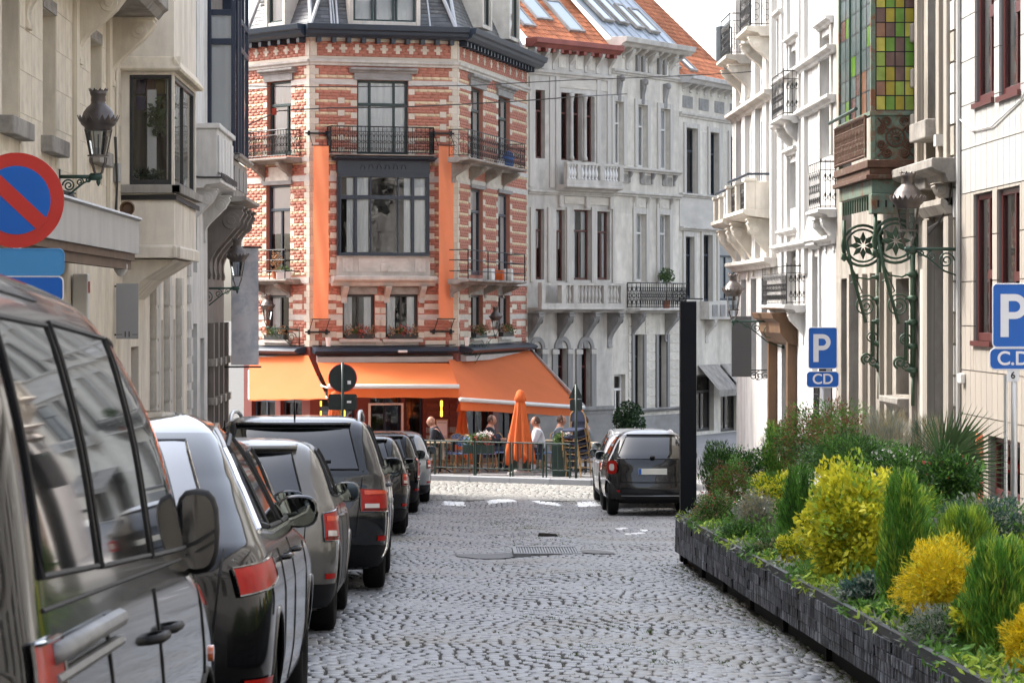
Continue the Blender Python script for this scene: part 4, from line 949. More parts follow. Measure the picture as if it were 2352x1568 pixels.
block(FB, hb, FB.U(1295), FB.w - .1, FB.Z(1340, 470), z2b - .12, .03, LSTONE, 'carved_frieze')
for xs in ((1222, 480), (1262, 480), (1305, 482), (1362, 484), (1414, 486)):
    u = FB.U(xs[0]); block(FB, hb, u - .10, min(u + .10, FB.w), zb_top + .02, FB.Z(xs[0], 476), .05, PSTONE, 'pilaster')
for xs in (1219, 1266, 1280, 1374, 1398): u = FB.U(xs); block(FB, hb, u - .09, min(u + .09, FB.w - .01), z2b + .1, FB.Z(xs, 176), .04, PSTONE, 'pilaster')
for k in (1310.5, 1341): u = FB.U(k); FB.mb().lathe([(.075, 0), (.075, .1), (.055, .14), (.05, b3[1][3] - b3[1][2] - .25), (.085, b3[1][3] - b3[1][2] - .1), (.085, b3[1][3] - b3[1][2])], (u, -.04, b3[1][2]), 12).build('column', PSTONE, hb, smooth=True)
ledge(FB, hb, 0, FB.w, FB.Z(1300, 178), FB.Z(1300, 166), .10, PSTONE, 'ledge'); block(FB, hb, FB.U(1275), FB.w - .15, FB.Z(1330, 205), FB.Z(1330, 186), .02, LSTONE, 'frieze_panel')
ze = FB.Z(1300, 118); PINKP = mat('faded_red_paint', (0.30, 0.085, 0.065), 0.6, var=.2, streak=.3)
mould(FB, hb, -.1, FB.w + .05, [(.0, ze), (-.28, ze), (-.36, ze + .08), (-.44, ze + .12), (-.44, ze + .26), (.0, ze + .26)], PINKP, 'eaves')
for f in (.02, .17, .30, .5, .68, .82, .97): corbel(FB, hb, FB.w * f, ze, .55, .26, .12, PINKP if False else PSTONE, 'eaves_bracket', roundel=False)
me = MB().box(-.06, .06, -.26, 0, -.10, 0).mesh('modillion', PINKP)
for k in range(11): inst(me, 'modillion', hb, FB.P(FB.w * (k + .5) / 11, -.02, ze - .002), (0, 0, FB.rz))
for f in (.1, .4, .6, .75): block(FB, hb, FB.w * f - .16, FB.w * f + .16, ze - .48, ze - .12, .02, LSTONE, 'attic_panel')
roof(FB, hb, ze + .26, .95, 3.8, RTILE, (.20, .20, 'roof_tile'))
for x0, x1, s0, s1 in ((.2, .75, .5, 1.6), (1.1, 1.8, .9, 2.2), (2.2, 2.9, .5, 1.9)): skylight(FB, hb, x0, x1, s0, s1, ze + .26, .95)
# ---- white house
hc = thing('terrace_house', FC.P(FC.w / 2, 0, gz0), 'cream and white house with keystoned windows, zinc roof and iron balcony', 'building', 'pale houses of the side street')
c3 = [wp(FC, 1410, 1430, 234, 378), wp(FC, 1463, 1485, 242, 384), wp(FC, 1515, 1537, 251, 390)]
c2 = [wp(FC, 1459, 1482, 492, 646), wp(FC, 1513, 1536, 494, 648)]
c1 = [wp(FC, 1455, 1476, 768, 938), wp(FC, 1510, 1530, 768, 940)]
door = (FC.U(1398) if FC.U(1398) > .1 else .12, FC.U(1418), gz0 + .1, FC.Z(1410, 830))
door = (.14, .80, gz0 + .1, FC.Z(1410, 860))
zct = FC.Z(1480, 120)
wall(FC, hc, 0, FC.w, gz0, zct + .2, c3 + c2 + c1 + [door], LSTONE, rev=.2)
for o in c3: window(FC, hc, *o, WHITEF, cols=(.5,), transom=.66, curtain='part', dep=.13, fw=.045)
for o in c2: window(FC, hc, *o, WHITEF, cols=(.5,), transom=.72, curtain='part', dep=.13, fw=.045)
for o in c1: window(FC, hc, *o, BLACKF, cols=(), transom=.70, curtain=None, dep=.16, fw=.05)
window(FC, hc, *door, WHITEF, cols=(.5,), transom=.78, curtain=None, dep=.14, fw=.06, name='front_door')
for o in c3 + c2:
    for s, q in ((o[0], -1), (o[1], 1)): l, r_ = sorted((s, s + q * .17)); block(FC, hc, l, min(r_, FC.w), o[2], o[3] + .17, .05, PSTONE, 'architrave')
    block(FC, hc, o[0], o[1], o[3] + .004, o[3] + .17, .045, PSTONE, 'lintel')
    if o in c3:
        c = (o[0] + o[1]) / 2; FC.mb().prism([(.0, o[3] + .75), (-.10, o[3] + .75), (-.14, o[3] + .68), (-.12, o[3] + .5), (-.07, o[3] + .3), (-.06, o[3] + .02), (.0, o[3] + .02)], c - .09, c + .09, 'x').build('keystone', GSTONE, hc, bevel=.02)
        FC.mb().lathe([(.0, -.1), (.09, -.05), (.1, .04), (.06, .1), (0, .12)], (c, -.12, o[3] + .66), 10).build('carved_head', GSTONE, hc, smooth=True)
for o in c1:
    for s, q in ((o[0], -1), (o[1], 1)): l, r_ = sorted((s, s + q * .14)); block(FC, hc, l, min(r_, FC.w), o[2], o[3], .06, GSTONE, 'architrave')
ze = FC.Z(1480, 118)
mould(FC, hc, -.05, FC.w + .1, [(.0, ze), (-.34, ze), (-.42, ze + .08), (-.52, ze + .12), (-.54, ze + .26), (.0, ze + .26)], PSTONE, 'eaves')
for k in range(9): corbel(FC, hc, FC.w * (k + .5) / 9, ze, .30, .32, .13, PSTONE, 'eaves_bracket', roundel=False)
for f in (.22, .55, .86): corbel(FC, hc, FC.w * f, ze, .62, .26, .18, PSTONE, 'lion_bracket')
for f in (.36, .44, .68, .76): block(FC, hc, FC.w * f - .07, FC.w * f + .07, ze - .62, ze - .15, .08, GSTONE, 'attic_pilaster')
ledge(FC, hc, 0, FC.w, ze - .78, ze - .64, .10, PSTONE, 'ledge')
z5 = c3[0][2] - .05; ledge(FC, hc, 0, FC.w, z5 - .13, z5, .14, PSTONE, 'sill_course')
for k in range(6): corbel(FC, hc, FC.w * (k + .5) / 6, z5 - .13, .32, .12, .10, GSTONE, 'sill_bracket', roundel=False)
for f in (.18, .5, .82): block(FC, hc, FC.w * f - .28, FC.w * f + .28, z5 - .48, z5 - .2, .015, SOOT, 'carved_panel')
ledge(FC, hc, 0, FC.w, c2[0][3] + .50, c2[0][3] + .64, .14, PSTONE, 'string_course')
for o in c2: corbel(FC, hc, o[0] - .1, o[3] + .50, .34, .12, .09, PSTONE, 'hood_bracket', False); corbel(FC, hc, o[1] + .1, o[3] + .50, .34, .12, .09, PSTONE, 'hood_bracket', False); block(FC, hc, o[0] + .02, o[1] - .02, o[3] + .2, o[3] + .46, .02, LSTONE, 'frieze_panel')
zi = FC.Z(1490, 708); s = ledge(FC, hc, FC.U(1436), FC.U(1548), zi - .14, zi, .5, PSTONE, 'balcony_slab'); iron_rail(s, [FC.P(FC.U(1440), -.02, zi), FC.P(FC.U(1440), -.46, zi), FC.P(FC.U(1545), -.46, zi), FC.P(FC.U(1545), -.02, zi)], .74, IRON, 3, step=.13)
for x in (1452, 1530): corbel(FC, hc, FC.U(x), zi - .14, .85, .42, .17, GSTONE)
ledge(FC, hc, 0, FC.w, zi - .14, zi - .02, .08, PSTONE, 'string_course')
for k in range(14):
    z = gz0 + .9 + k * .26
    if z > zi - .5: break
    iv = [(.02, FC.w - .02)]
    for o in c1 + [door]: iv = sub_iv(iv, o[0] - .16, o[1] + .16)
    for l, r_ in iv:
        if r_ - l > .1: block(FC, hc, l, r_, z, z + .23, .02, LSTONE, 'rusticated_stone')
ledge(FC, hc, .85, FC.w, c1[0][2] - .12, c1[0][2], .14, GSTONE, 'sill_course'); block(FC, hc, .85, FC.w, gz0, gz0 + .85, .05, GSTONE, 'plinth_stone')
gable_side(FC, hc, 0, gz0, ze + .2, 4, LSTONE)
roof(FC, hc, ze + .26, .95, 4.6, ZINC)
for k in range(9):
    u = FC.w * k / 8; FC.mb().tube([(u, -.22, ze + .26 - .2 + .0), (u, 4.6, ze + .26 + 4.6 * .95 + .01)], .022, 4).build('roof_seam', ZINC, hc)
for x0, x1, s0, s1 in ((.4, 1.0, .7, 1.9), (1.3, 1.9, .7, 1.9), (2.2, 2.7, .6, 1.7), (2.9, 3.5, .5, 1.6)): skylight(FC, hc, x0, x1, s0, s1, ze + .29, .95)
ch = FC.mb().box(.2, 1.0, 4.0, 4.9, ze + 2.5, ze + 6.2).build('chimney', CREAM2, hc)
FC.mb().box(.16, 1.04, 3.96, 4.94, ze + 6.2, ze + 6.35).build('chimney_cap', LSTONE, ch)
# ---- grey-blue trimmed house at the end of the row
hd = thing('terrace_house', FD.P(FD.w / 2, 0, gz0), 'cream house with blue grey trim and orange tiled roof behind the lamp', 'building', 'pale houses of the side street')
d3 = [wp(FD, 1574, 1600, 295, 445), wp(FD, 1629, 1649, 305, 449), wp(FD, 1676, 1696, 314, 452)]
d2 = [wp(FD, 1572, 1592, 544, 685), wp(FD, 1613, 1634, 540, 692), wp(FD, 1650, 1696, 545, 690)]
d1 = [wp(FD, 1600, 1640, 860, 990), wp(FD, 1655, 1696, 860, 990)]
zdt = FD.Z(1640, 200)
wall(FD, hd, 0, FD.w, gz0, zdt + .2, d3 + d2 + d1, LSTONE, rev=.2)
for o in d3: window(FD, hd, *o, SLATEF, cols=(.5,), transom=.66, curtain=None, dep=.13, fw=.05)
for k, o in enumerate(d2): window(FD, hd, *o, SLATEF, cols=(.5,), transom=.70, curtain='full' if k == 2 else None, dep=.1, fw=.05)
for o in d1: window(FD, hd, *o, BLACKF, cols=(.5,), transom=.7, curtain=None, dep=.15)
for o in d3 + d2:
    for s, q in ((o[0], -1), (o[1], 1)): l, r_ = sorted((s, s + q * .16)); block(FD, hd, max(l, 0), min(r_, FD.w), o[2], o[3] + .16, .05, PSTONE, 'architrave')
    block(FD, hd, o[0], o[1], o[3] + .004, o[3] + .16, .045, PSTONE, 'lintel')
ze = FD.Z(1640, 205)
mould(FD, hd, -.05, FD.w + .1, [(.0, ze), (-.30, ze), (-.38, ze + .08), (-.48, ze + .12), (-.5, ze + .24), (.0, ze + .24)], WHITE, 'eaves')
for k in range(9): corbel(FD, hd, FD.w * (k + .5) / 9, ze, .24, .28, .11, WHITE, 'eaves_bracket', roundel=False)
for k in range(4): block(FD, hd, FD.w * (k + .2) / 4, FD.w * (k + .8) / 4, ze - .72, ze - .36, .02, GSTONE, 'attic_panel')
ledge(FD, hd, 0, FD.w, ze - 1.0, ze - .86, .09, PSTONE, 'ledge'); z6 = d3[0][2]
ledge(FD, hd, 0, FD.w, z6 - .12, z6, .12, PSTONE, 'sill_course'); block(FD, hd, 0, FD.w, d2[0][3] + .3, z6 - .12, .02, PSTONE, 'apron')
ledge(FD, hd, 0, FD.w, d2[0][3] + .18, d2[0][3] + .3, .15, PSTONE, 'string_course'); block(FD, hd, FD.U(1608), FD.w, d2[1][2] - .55, d2[1][2], .30, PSTONE, 'bay_apron')
for k in range(4): block(FD, hd, FD.U(1615) + k * .62, FD.U(1615) + k * .62 + .4, d2[1][2] - .46, d2[1][2] - .1, .325, GSTONE, 'apron_panel', d1=-.29)
for f in (.42, .9): corbel(FD, hd, FD.w * f, d2[1][2] - .56, .7, .32, .2, PSTONE)
for k, (f0, f1) in enumerate(((.28, .6), (.64, .98))):
    z = d1[0][3] + .3; a = FD.mb().quad((FD.w * f0, -.02, z), (FD.w * f1, -.02, z), (FD.w * f1, -.7, z - .75), (FD.w * f0, -.7, z - .75)).build('shop_blind', SOOT, hd)
    FD.mb().quad((FD.w * f0, -.7, z - .75), (FD.w * f1, -.7, z - .75), (FD.w * f1, -.7, z - .95), (FD.w * f0, -.7, z - .95)).build('valance', SOOT, a)
gable_side(FD, hd, 0, gz0, ze + .2, 5, LSTONE)
roof(FD, hd, ze + .24, .95, 5.5, RTILE, (.22, .22, 'roof_tile'))
for x0, x1, s0, s1 in ((.15, .6, .3, 1.3), (1.3, 1.9, .3, 1.9)): skylight(FD, hd, x0, x1, s0, s1, ze + .24, .95)
# potted tree on the balcony and bay tree in front of the white house
LEAFD = mat('leaf_dark_green', (0.03, 0.075, 0.022), 0.55, island=0.5, trans=0.25)
c = FC.P(FC.U(1510), -.3, zi); t = thing('potted_tree', c, 'little ball-headed tree on the iron balcony of the white house', 'potted tree')
MB().lathe([(.09, 0), (.12, .24)], c, 10).build('pot', TERRA, t); MB().tube([c + Vector((0, 0, .2)), c + Vector((.02, 0, .75))], .018, 5).build('trunk', BROWNW, t); tuft(t, 'crown', c + Vector((0, 0, .95)), .24, 420, LEAFG, .045)
c = Vector(at(1445, 1010, 74)); c.z = gz0 + .14; t = thing('bay_tree', c, 'green potted shrub with white blossom in front of the pale houses', 'potted tree')
MB().lathe([(.2, 0), (.27, .45), (.29, .5)], c, 12).build('pot', GREYP, t); MB().tube([c + Vector((0, 0, .4)), c + Vector((0, 0, .8))], .03, 6).build('trunk', BROWNW, t)
tuft(t, 'crown', c + Vector((0, 0, .85)), .42, 1500, LEAFD, .06, (1, 1, 1.35)); tuft(t, 'blossom', c + Vector((0, 0, .85)), .44, 70, WHITEFL, .035, (1, 1, 1.3))
# gable house and flue pipes that show above the right-hand roofs
c = at(1690, 110, 112); t = thing('distant_house', (c.x, c.y, gz0), 'distant rendered gable with tall pale flue pipes and a tiled roof edge', 'building')
MB().prism([(c.x - 1.0, gz0), (c.x + 4, gz0), (c.x + 4, c.z + 1.6), (c.x + 1.5, c.z + 1.6), (c.x - 1.0, c.z - .7)], c.y, c.y + 4, 'y').build('gable_wall', CREAM2, t)
MB().box(c.x + .2, c.x + 4, c.y + .5, c.y + 3.5, c.z + 1.6, c.z + 1.7).build('roof', RTILE, t)
for k in range(3): q = at(1652 + 17 * k, 90, 111); MB().lathe([(.13, -1.3), (.13, .45), (.15, .46), (.15, .5)], q, 12).build('flue_pipe', ZINC, t, smooth=True)
# ================================================================== left side of the street
XL = -4.8
def LF(y0, y1, x=XL): return Face((x, y0), (x, y1))
G = lambda y: base(y) + .12
# ---- cream shop house with scroll brackets
FA = LF(20, 42)
ha = thing('shop_house', (XL, 36, G(36)), 'cream rendered shop house with scroll brackets and a grey shopfront canopy', 'building', 'houses on the left side of the street')
def lw(fr, x0, x1, yt, yb, xr=None): xr = xr or x0; return (fr.U(x0), fr.U(x1), fr.Z(xr, yb), fr.Z(xr, yt))
oa = [(FA.U(4) , FA.U(43), FA.Z(43, 283), FA.Z(43, 283) + 2.7), (FA.U(97), FA.U(127), FA.Z(127, 325), FA.Z(127, 38)), (FA.U(207), FA.U(232), FA.Z(232, 352), FA.Z(232, 106))]
ob = [(1.0, 7.0, G(30) + .4, 1.9), (8.0, 15.0, G(33) + .3, 1.9), (17.6, 18.8, G(38) + .02, .85), (19.6, 20.6, G(39) + .02, .8)]
oc = [(u0, u1, 6.1, 8.6) for (u0, u1, _, _) in oa] + [(3.0, 5.0, 2.9, 5.0), (6.0, 8.0, 2.9, 5.0)]
wall(FA, ha, 0, FA.w, G(42) - .2, 11.5, oa + ob + oc, CREAM, rev=.35)
for o in oa + oc: window(FA, ha, *o, WHITEF, cols=(.5,), transom=.7, curtain='part', dep=.30)
for o in ob[:2]: window(FA, ha, *o, BROWNW, cols=(.25, .5, .75), transom=.8, curtain=None, dep=.2, name='shop_window')
for o in ob[2:]: window(FA, ha, *o, WHITEF, cols=(), transom=.8, curtain=None, dep=.25, name='front_door')
for o in oa + oc[:3]:
    FA.mb().box(o[0] - .18, o[1] + .18, -.16, .1, o[2] - .20, o[2]).build('sill', SOOT, ha, bevel=.015)
    block(FA, ha, o[0] - .02, o[1] + .02, o[3], o[3] + .16, .02, SOOT, 'lintel')
# scored ashlar: every stone stands proud of its joint
zs = [G(42) + .9, 2.75]
z = 2.75
k = 0
while z < 6.0:
    iv = [(10.6, FA.w)]
    for o in oa: iv = sub_iv(iv, o[0] - .02, o[1] + .02) if o[2] - .22 < z + .24 < o[3] + .2 else iv
    for l, r_ in iv:
        n = max(1, round((r_ - l) / .95)); off = 0
        for q in range(n): block(FA, ha, l + (r_ - l) * q / n, l + (r_ - l) * (q + 1) / n, z, z + .49, .010, CREAM, 'ashlar_block')
    z += .49; k += 1
for x in (168, 245): u = FA.U(x); block(FA, ha, u - .14, u + .14, 2.8, 6.0, .07, CREAM, 'pilaster_strip'); FA.mb().prism([(0, 2.8), (-.07, 2.8), (-.03, 2.62), (0, 2.62)], u - .14, u + .14, 'x').build('pilaster_foot', CREAM, ha)
zs_ = FA.Z(254, 40)
mould(FA, ha, 3, FA.U(262), [(.0, zs_), (-.66, zs_), (-.74, zs_ + .1), (-.80, zs_ + .14), (-.80, zs_ + .30), (.0, zs_ + .30)], SOOT, 'balcony_slab')
FA.mb().box(3, FA.U(262), -.78, -.72, zs_ + .30, zs_ + .36).build('mossy_edge', mat('moss', (.07, .09, .03), .9, var=.4, dirt_or_glint=(.2, .19, .16), dscale=6), ha)
for x in (61, 180, 256): corbel(FA, ha, FA.U(x), zs_, 1.0, .62, .32, CREAM)
# canopy over the shopfront
cz1, cz0 = 2.62, 2.20; uc = 36.2 - 20
t = FA.mb().prism([(0, cz0 + .05), (-.88, cz0), (-.90, cz0), (-.90, cz1), (-.95, cz1 + .02), (-.93, cz1 + .05), (0, cz1 + .16)], 1.0, uc, 'x').build('canopy', GREYP, ha)
FA.mb().box(1.05, uc - .04, -.85, -.02, cz0 - .09, cz0 - .002).build('soffit', BROWNW, t)
FA.mb().box(1.0, uc, -.80, -.70, cz0 - .2, cz0 - .09).build('wood_beam', BROWNW, t)
b = FA.mb(); rr = random.Random(2)
for k in range(7):
    zz = cz1 + .20 + .03 * k; b.tube([(2 + q * 1.15, -.06 - .012 * k, zz + rr.uniform(-.04, .04) - .03 * math.sin(q * 1.3 + k)) for q in range(13)], .013, 5)
for k in range(4): b.tube([(FA.U(262) - .3 + .05 * k, -.05, 2.8), (FA.U(262) - .28, -.08, 3.3), (FA.U(262) - .32 + .04 * k, -.05, 4.0)], .016, 5)
for k in range(5): b.tube([(uc - .6 + .1 * k, -.1, 2.85), (uc - .3, -.2, 2.6 + .05 * k), (uc + .2, -.05, 2.78)], .012, 5)
b.build('cables', CABLE, ha)
FA.mb().box(FA.U(258), FA.U(258) + .3, -.10, 0, 3.35, 3.62).build('junction_box', GREYP, ha, bevel=.01)
FA.mb().tube([(FA.U(262), -.04, 2.7), (FA.U(262), -.04, 5.2)], .022, 6).build('downpipe', CREAM2, ha)
q = FA.P(uc + .25, -.72, 2.80); MB().lathe([(.02, -.16), (.06, -.1), (.10, .0), (.085, .02), (.06, -.05)], (0, 0, 0), 14).build('loudspeaker', BROWNW, None)
ls = bpy.data.objects['loudspeaker']; ls.rotation_euler = (R(90), 0, 0); ls.location = q; tag(ls, 'small round horn loudspeaker at the end of the shop canopy', 'loudspeaker')
FA.mb().box(FA.U(165) - .1, FA.U(165) + .1, -.22, -.02, 1.3, 1.95).build('alarm_box', WHITEF, ha, bevel=.02); FA.mb().box(FA.U(165) - .04, FA.U(165) + .04, -.235, -.22, 1.7, 1.85).build('alarm_light', RED, ha)
tag(FA.mb().lathe([(.07, 0), (.09, -.06), (.085, -.12), (.04, -.19), (.01, -.20)], (uc - .5, -.72, cz0 - .095), 14).build('security_camera', WHITEF, None, smooth=True), 'white dome security camera under the shop canopy', 'camera')
# ---- rendered house with the box bay
hb2 = thing('bay_house', (XL, 46, G(46)), 'pale rendered house with a square box bay and leafy window', 'building', 'houses on the left side of the street')
FB2 = LF(42, 53)
od = [(1.4, 2.5, G(45) + .05, .9), (5.2, 6.4, G(48) + .9, 1.3), (7.4, 8.6, G(50) + .9, 1.3), (9.3, 10.2, G(52) + .9, 1.3), (5.4, 6.6, 2.6, 5.2), (8.2, 9.2, 2.6, 5.2), (5.4, 6.6, 6.2, 8.6), (8.2, 9.2, 6.2, 8.6)]
wall(FB2, hb2, 0, FB2.w, G(53) - .2, 11, od, CREAM2, rev=.3)
window(FB2, hb2, *od[0], BLACKF, cols=(), transom=.85, curtain=None, dep=.26, name='front_door')
for o in od[1:]: window(FB2, hb2, *o, WHITEF, cols=(.5,), transom=.72, curtain='part', dep=.22)
by0, by1, bx = 42.0, 45.8, -4.0
NS, FS = Face((XL, by0), (bx, by0)), Face((bx, by0), (bx, by1))
bzb, bzt = NS.Z(340, 592), 9.0
on = (NS.U(297), NS.U(394), NS.Z(340, 424), NS.Z(340, 172)); of = (.12, FS.w - .12, on[2], on[3])
wall(NS, hb2, 0, NS.w, bzb, bzt, [on], CREAM2, 'bay_wall', rev=.12); wall(FS, hb2, 0, FS.w, bzb, bzt, [of], CREAM2, 'bay_wall', rev=.12)
MB().quad((XL, by0, bzb), (bx, by0, bzb), (bx, by1, bzb), (XL, by1, bzb)).build('bay_underside', CREAM2, hb2); MB().quad((XL, by1, bzb), (bx, by1, bzb), (bx, by1, bzt), (XL, by1, bzt)).build('bay_wall', CREAM2, hb2)
wn = window(NS, hb2, *on, BLACKF, cols=(), curtain=None, dep=.03, fw=.05, room=False, label='bay window with a hanging plant and stained glass behind'); window(FS, hb2, *of, BLACKF, cols=(.5,), curtain='full', dep=.03, fw=.05, room=False)
MB().box(XL - .3, bx - .1, by1 - .1, by1 - .08, on[2], on[3]).build('back_board', ROOMD, hb2)
STG = [mat('stained_%d' % k, c, .1, coat=.5) for k, c in enumerate(((.03, .02, .12), (.02, .12, .08), (.18, .12, .02), (.10, .02, .02)))]
for k in range(8): NS.mb().box(on[0] + .05 + (k % 4) * .15, on[0] + .19 + (k % 4) * .15, .5, .51, on[3] - .25 - .25 * (k // 4), on[3] - .03 - .25 * (k // 4)).build('stained_pane', STG[(k * 3) % 4], wn)
tuft(wn, 'hanging_plant', NS.P((on[0] + on[1]) / 2 + .12, .22, on[3] - .62), .22, 160, LEAFG, .07, (1, .6, 1.3)); tuft(wn, 'window_plants', NS.P((on[0] + on[1]) / 2, .2, on[2] + .12), .26, 160, LEAFD, .05, (1.3, .5, .5))
NS.mb().box((on[0] + on[1]) / 2 - .08, (on[0] + on[1]) / 2 + .06, .3, .33, on[2], on[3] - .2).build('curtain', CURT, wn)
for fr in (NS, FS):
    e = .10; a, c = (0, fr.w + e) if fr is NS else (-e, fr.w + e)
    mould(fr, hb2, a, c - (0 if fr is FS else 0), [(0, on[3] + .05), (-.10, on[3] + .05), (-.12, on[3] + .09), (-.02, on[3] + .26), (0, on[3] + .28)], CREAM, 'hood')
    fr.mb().box(a, c, -.10, .03, on[2] - .13, on[2] - .005).build('sill', SOOT, hb2, bevel=.01)
    mould(fr, hb2, a, c, [(0, bzb + .0), (-.05, bzb), (-.05, bzb + .16), (0, bzb + .2)], CREAM2, 'base_moulding')
b = MB()
for k in range(4): b.tube([(XL, by0 - .04, on[2] - .17 - .018 * k), (bx + .03, by0 - .04, on[2] - .16 - .02 * k), (bx + .05, by1, on[2] - .2 - .02 * k)], .011, 5)
b.build('cables', CABLE, hb2)
b = FB2.mb(); b.prism([(0, bzb - .02), (-.78, bzb - .02), (-.62, bzb - .12), (-.3, bzb - .32), (0, bzb - .62)], .3, 3.4, 'x'); b.build('bay_support', CREAM2, hb2)
for u in (4.4, 4.95, 6.7, 7.1, 8.9): block(FB2, hb2, u - .16, u + .16, G(48) + .1, 1.9, .10, PSTONE, 'pilaster'); block(FB2, hb2, u - .22, u + .22, G(48) + .1, G(48) + .55, .14, PSTONE, 'pilaster_base')
for u in (4.4, 6.7, 8.9):
    for k in range(6): block(FB2, hb2, u - .19, u + .19, -1.2 + k * .55, -.70 + k * .55, .112, PSTONE, 'pilaster_block')
# blade sign 11
q0 = at(267, 651, 41.2); q1 = at(318, 778, 41.2); t = thing('house_number_sign', (q0.x, 41.2, q1.z), 'grey hanging board with the number 11 beside the shopfront', 'sign')
MB().box(q0.x, q1.x, 41.18, 41.22, q1.z, q0.z).build('board', SIGNG, t, bevel=.005); MB().tube([(XL, 41.2, q0.z - .04), (q0.x, 41.2, q0.z - .04)], .015, 6).tube([(XL, 41.2, q1.z + .06), (q0.x, 41.2, q1.z + .06)], .015, 6).build('arms', IRON, t)
zt_ = at(290, 768, 41.2).z; xm = (q0.x + q1.x) / 2
text('11', Matrix.Translation((xm, 41.176, zt_)) @ Matrix.Rotation(R(90), 4, 'X'), .115, BLACKT, t)
for s in (-1, 1): MB().box(xm + s * .075, xm + s * .155, 41.174, 41.178, zt_ - .004, zt_ + .004).build('line', BLACKT, t)
# ---- white balcony house
hc2 = thing('balcony_house', (XL, 55, G(55)), 'narrow white house with a panelled stone balcony on scrolls', 'building', 'houses on the left side of the street')
FC2 = LF(53, 57.6)
oe = [(1.0, 2.2, 2.2, 5.0), (1.0, 2.2, -.9, 1.2), (2.9, 3.9, G(56) + .05, .9), (1.0, 2.2, 6, 8.4)]
wall(FC2, hc2, 0, FC2.w, G(58) - .2, 10.6, oe, WHITE, rev=.25)
for o in oe: window(FC2, hc2, *o, WHITEF, cols=(.5,), transom=.72, curtain='part', dep=.2)
bz = at(460, 432, 53.2).z; bt = at(460, 283, 53.2).z
ledge(FC2, hc2, .15, 4.2, bz, bz + .18, .62, WHITE, 'balcony_slab')
FC2.mb().box(.2, 4.15, -.55, -.02, bz + .18, bt - .10).build('balcony_parapet', WHITE, hc2, bevel=.01); FC2.mb().box(.14, 4.2, -.61, .0, bt - .10, bt).build('coping', WHITE, hc2, bevel=.015)
for k in range(5): FC2.mb().box(.32 + k * .76, .92 + k * .76, -.585, -.545, bz + .30, bt - .22).build('parapet_panel', WHITE, hc2, bevel=.01)
for u in (.5, 3.8): corbel(FC2, hc2, u, bz, .95, .52, .26, WHITE)
b = FC2.mb()
for k in range(5): b.tube([(.1, -.64, bz + .2 + .02 * k), (1.5, -.63, bz + .18 + .03 * k), (4.2, -.64, bz + .2 + .02 * k)], .011, 5)
b.tube([(.12, -.64, bz + .2), (.13, -.3, bz + .2), (.12, -.05, bz + .22)], .02, 5); b.build('cables', CABLE, hc2)
for k in range(12): block(FC2, hc2, .02, .42, -1.9 + k * .5, -1.55 + k * .5, .08, WHITE, 'quoin')
# ---- dark stone house with the blue oriel
hd2 = thing('oriel_house', (XL, 60, G(60)), 'sooty stone house with a dark blue oriel window on curling brackets', 'building', 'houses on the left side of the street')
FD2 = LF(57.6, 62.0)
oz = [(.6, 1.3, -1.2, .9), (1.9, 2.6, -1.2, .9), (3.2, 3.9, -1.2, .9)]
wall(FD2, hd2, 0, FD2.w, G(62) - .2, 11.0, oz, DSTONE, rev=.25)
for o in oz: window(FD2, hd2, *o, BLACKF, cols=(.5,), transom=.72, curtain=None, dep=.2)
MB().quad((XL, 62, G(62) - .2), (XL - 8, 62, G(62) - .2), (XL - 8, 62, 11), (XL, 62, 11)).build('side_wall', BRICK, hd2)
ox = -4.25; oy0, oy1 = 57.75, 61.7
zo = at(510, 352, 57.8).z; zk = at(520, 462, 57.8).z
NS2, FS2 = Face((XL, oy0), (ox, oy0)), Face((ox, oy0), (ox, oy1))
for fr in (NS2, FS2):
    b = fr.mb(); n = 1 if fr is NS2 else 3; top = 9.5; zz = [zo + .05, zo + 1.1, at(500, 96, 57.8).z, 6.8, 8.2, top]
    for k in range(n + 1): u = fr.w * k / n; b.box(max(0, u - .07), min(fr.w, u + .07), -.02, .06, zo, top)
    for z in (zo + .04, at(500, 96, 57.8).z, 7.6): b.box(.07, fr.w - .07, -.015, .05, z - .06, z + .06)
    w = b.build('oriel_frame', BLUEF, hd2, bevel=.01)
    for k in range(n):
        l, r_ = fr.w * k / n + .07, fr.w * (k + 1) / n - .07
        for a, c in ((zo + .1, at(500, 96, 57.8).z - .06), (at(500, 96, 57.8).z + .06, 7.54)):
            fr.mb().quad((l, .02, a), (r_, .02, a), (r_, .02, c), (l, .02, c)).build('pane', GLASS, w)
            m_ = 8; fr.mb().grid([[(l + (r_ - l) * i / m_, .12 + .01 * math.sin(i * 2), z) for i in range(m_ + 1)] for z in (a, c)]).build('curtain', CURT, w, smooth=True)
MB().box(XL, ox - .2, oy1 - .06, oy1, zo, 9.5).build('oriel_back', BLUEF, hd2); MB().box(XL - .05, XL - .01, oy0 + .02, oy1, zo, 9.5).build('oriel_inner', ROOMD, hd2)
FS2.mb().tube([(.03, -.06, zo), (.03, -.06, 9)], .035, 6).tube([(.9, -.05, zo), (.9, -.05, 9)], .03, 6).build('colonnette', BLUEF, hd2)
for fr in (NS2, FS2):
    a, c = (0, fr.w + .12) if fr is NS2 else (-.12, fr.w + .12)
    ledge(fr, hd2, a, c, zo - .12, zo - .002, .12, SOOT, 'oriel_sill')
MB().box(XL, ox - .02, oy0 + .02, oy1, zk + .1, zo - .12).build('oriel_base', SOOT, hd2, bevel=.01)
NS2.mb().box(.1, NS2.w - .1, .0, .02, zk + .28, zo - .25).build('base_panel', GSTONE, hd2)
for k in range(3): FS2.mb().box(.15 + k * 1.3, 1.2 + k * 1.3, .0, .03, zk + .28, zo - .25).build('base_panel', GSTONE, hd2)
ledge(FD2, hd2, .05, 4.3, zk - .1, zk + .1, .80, SOOT, 'oriel_slab')
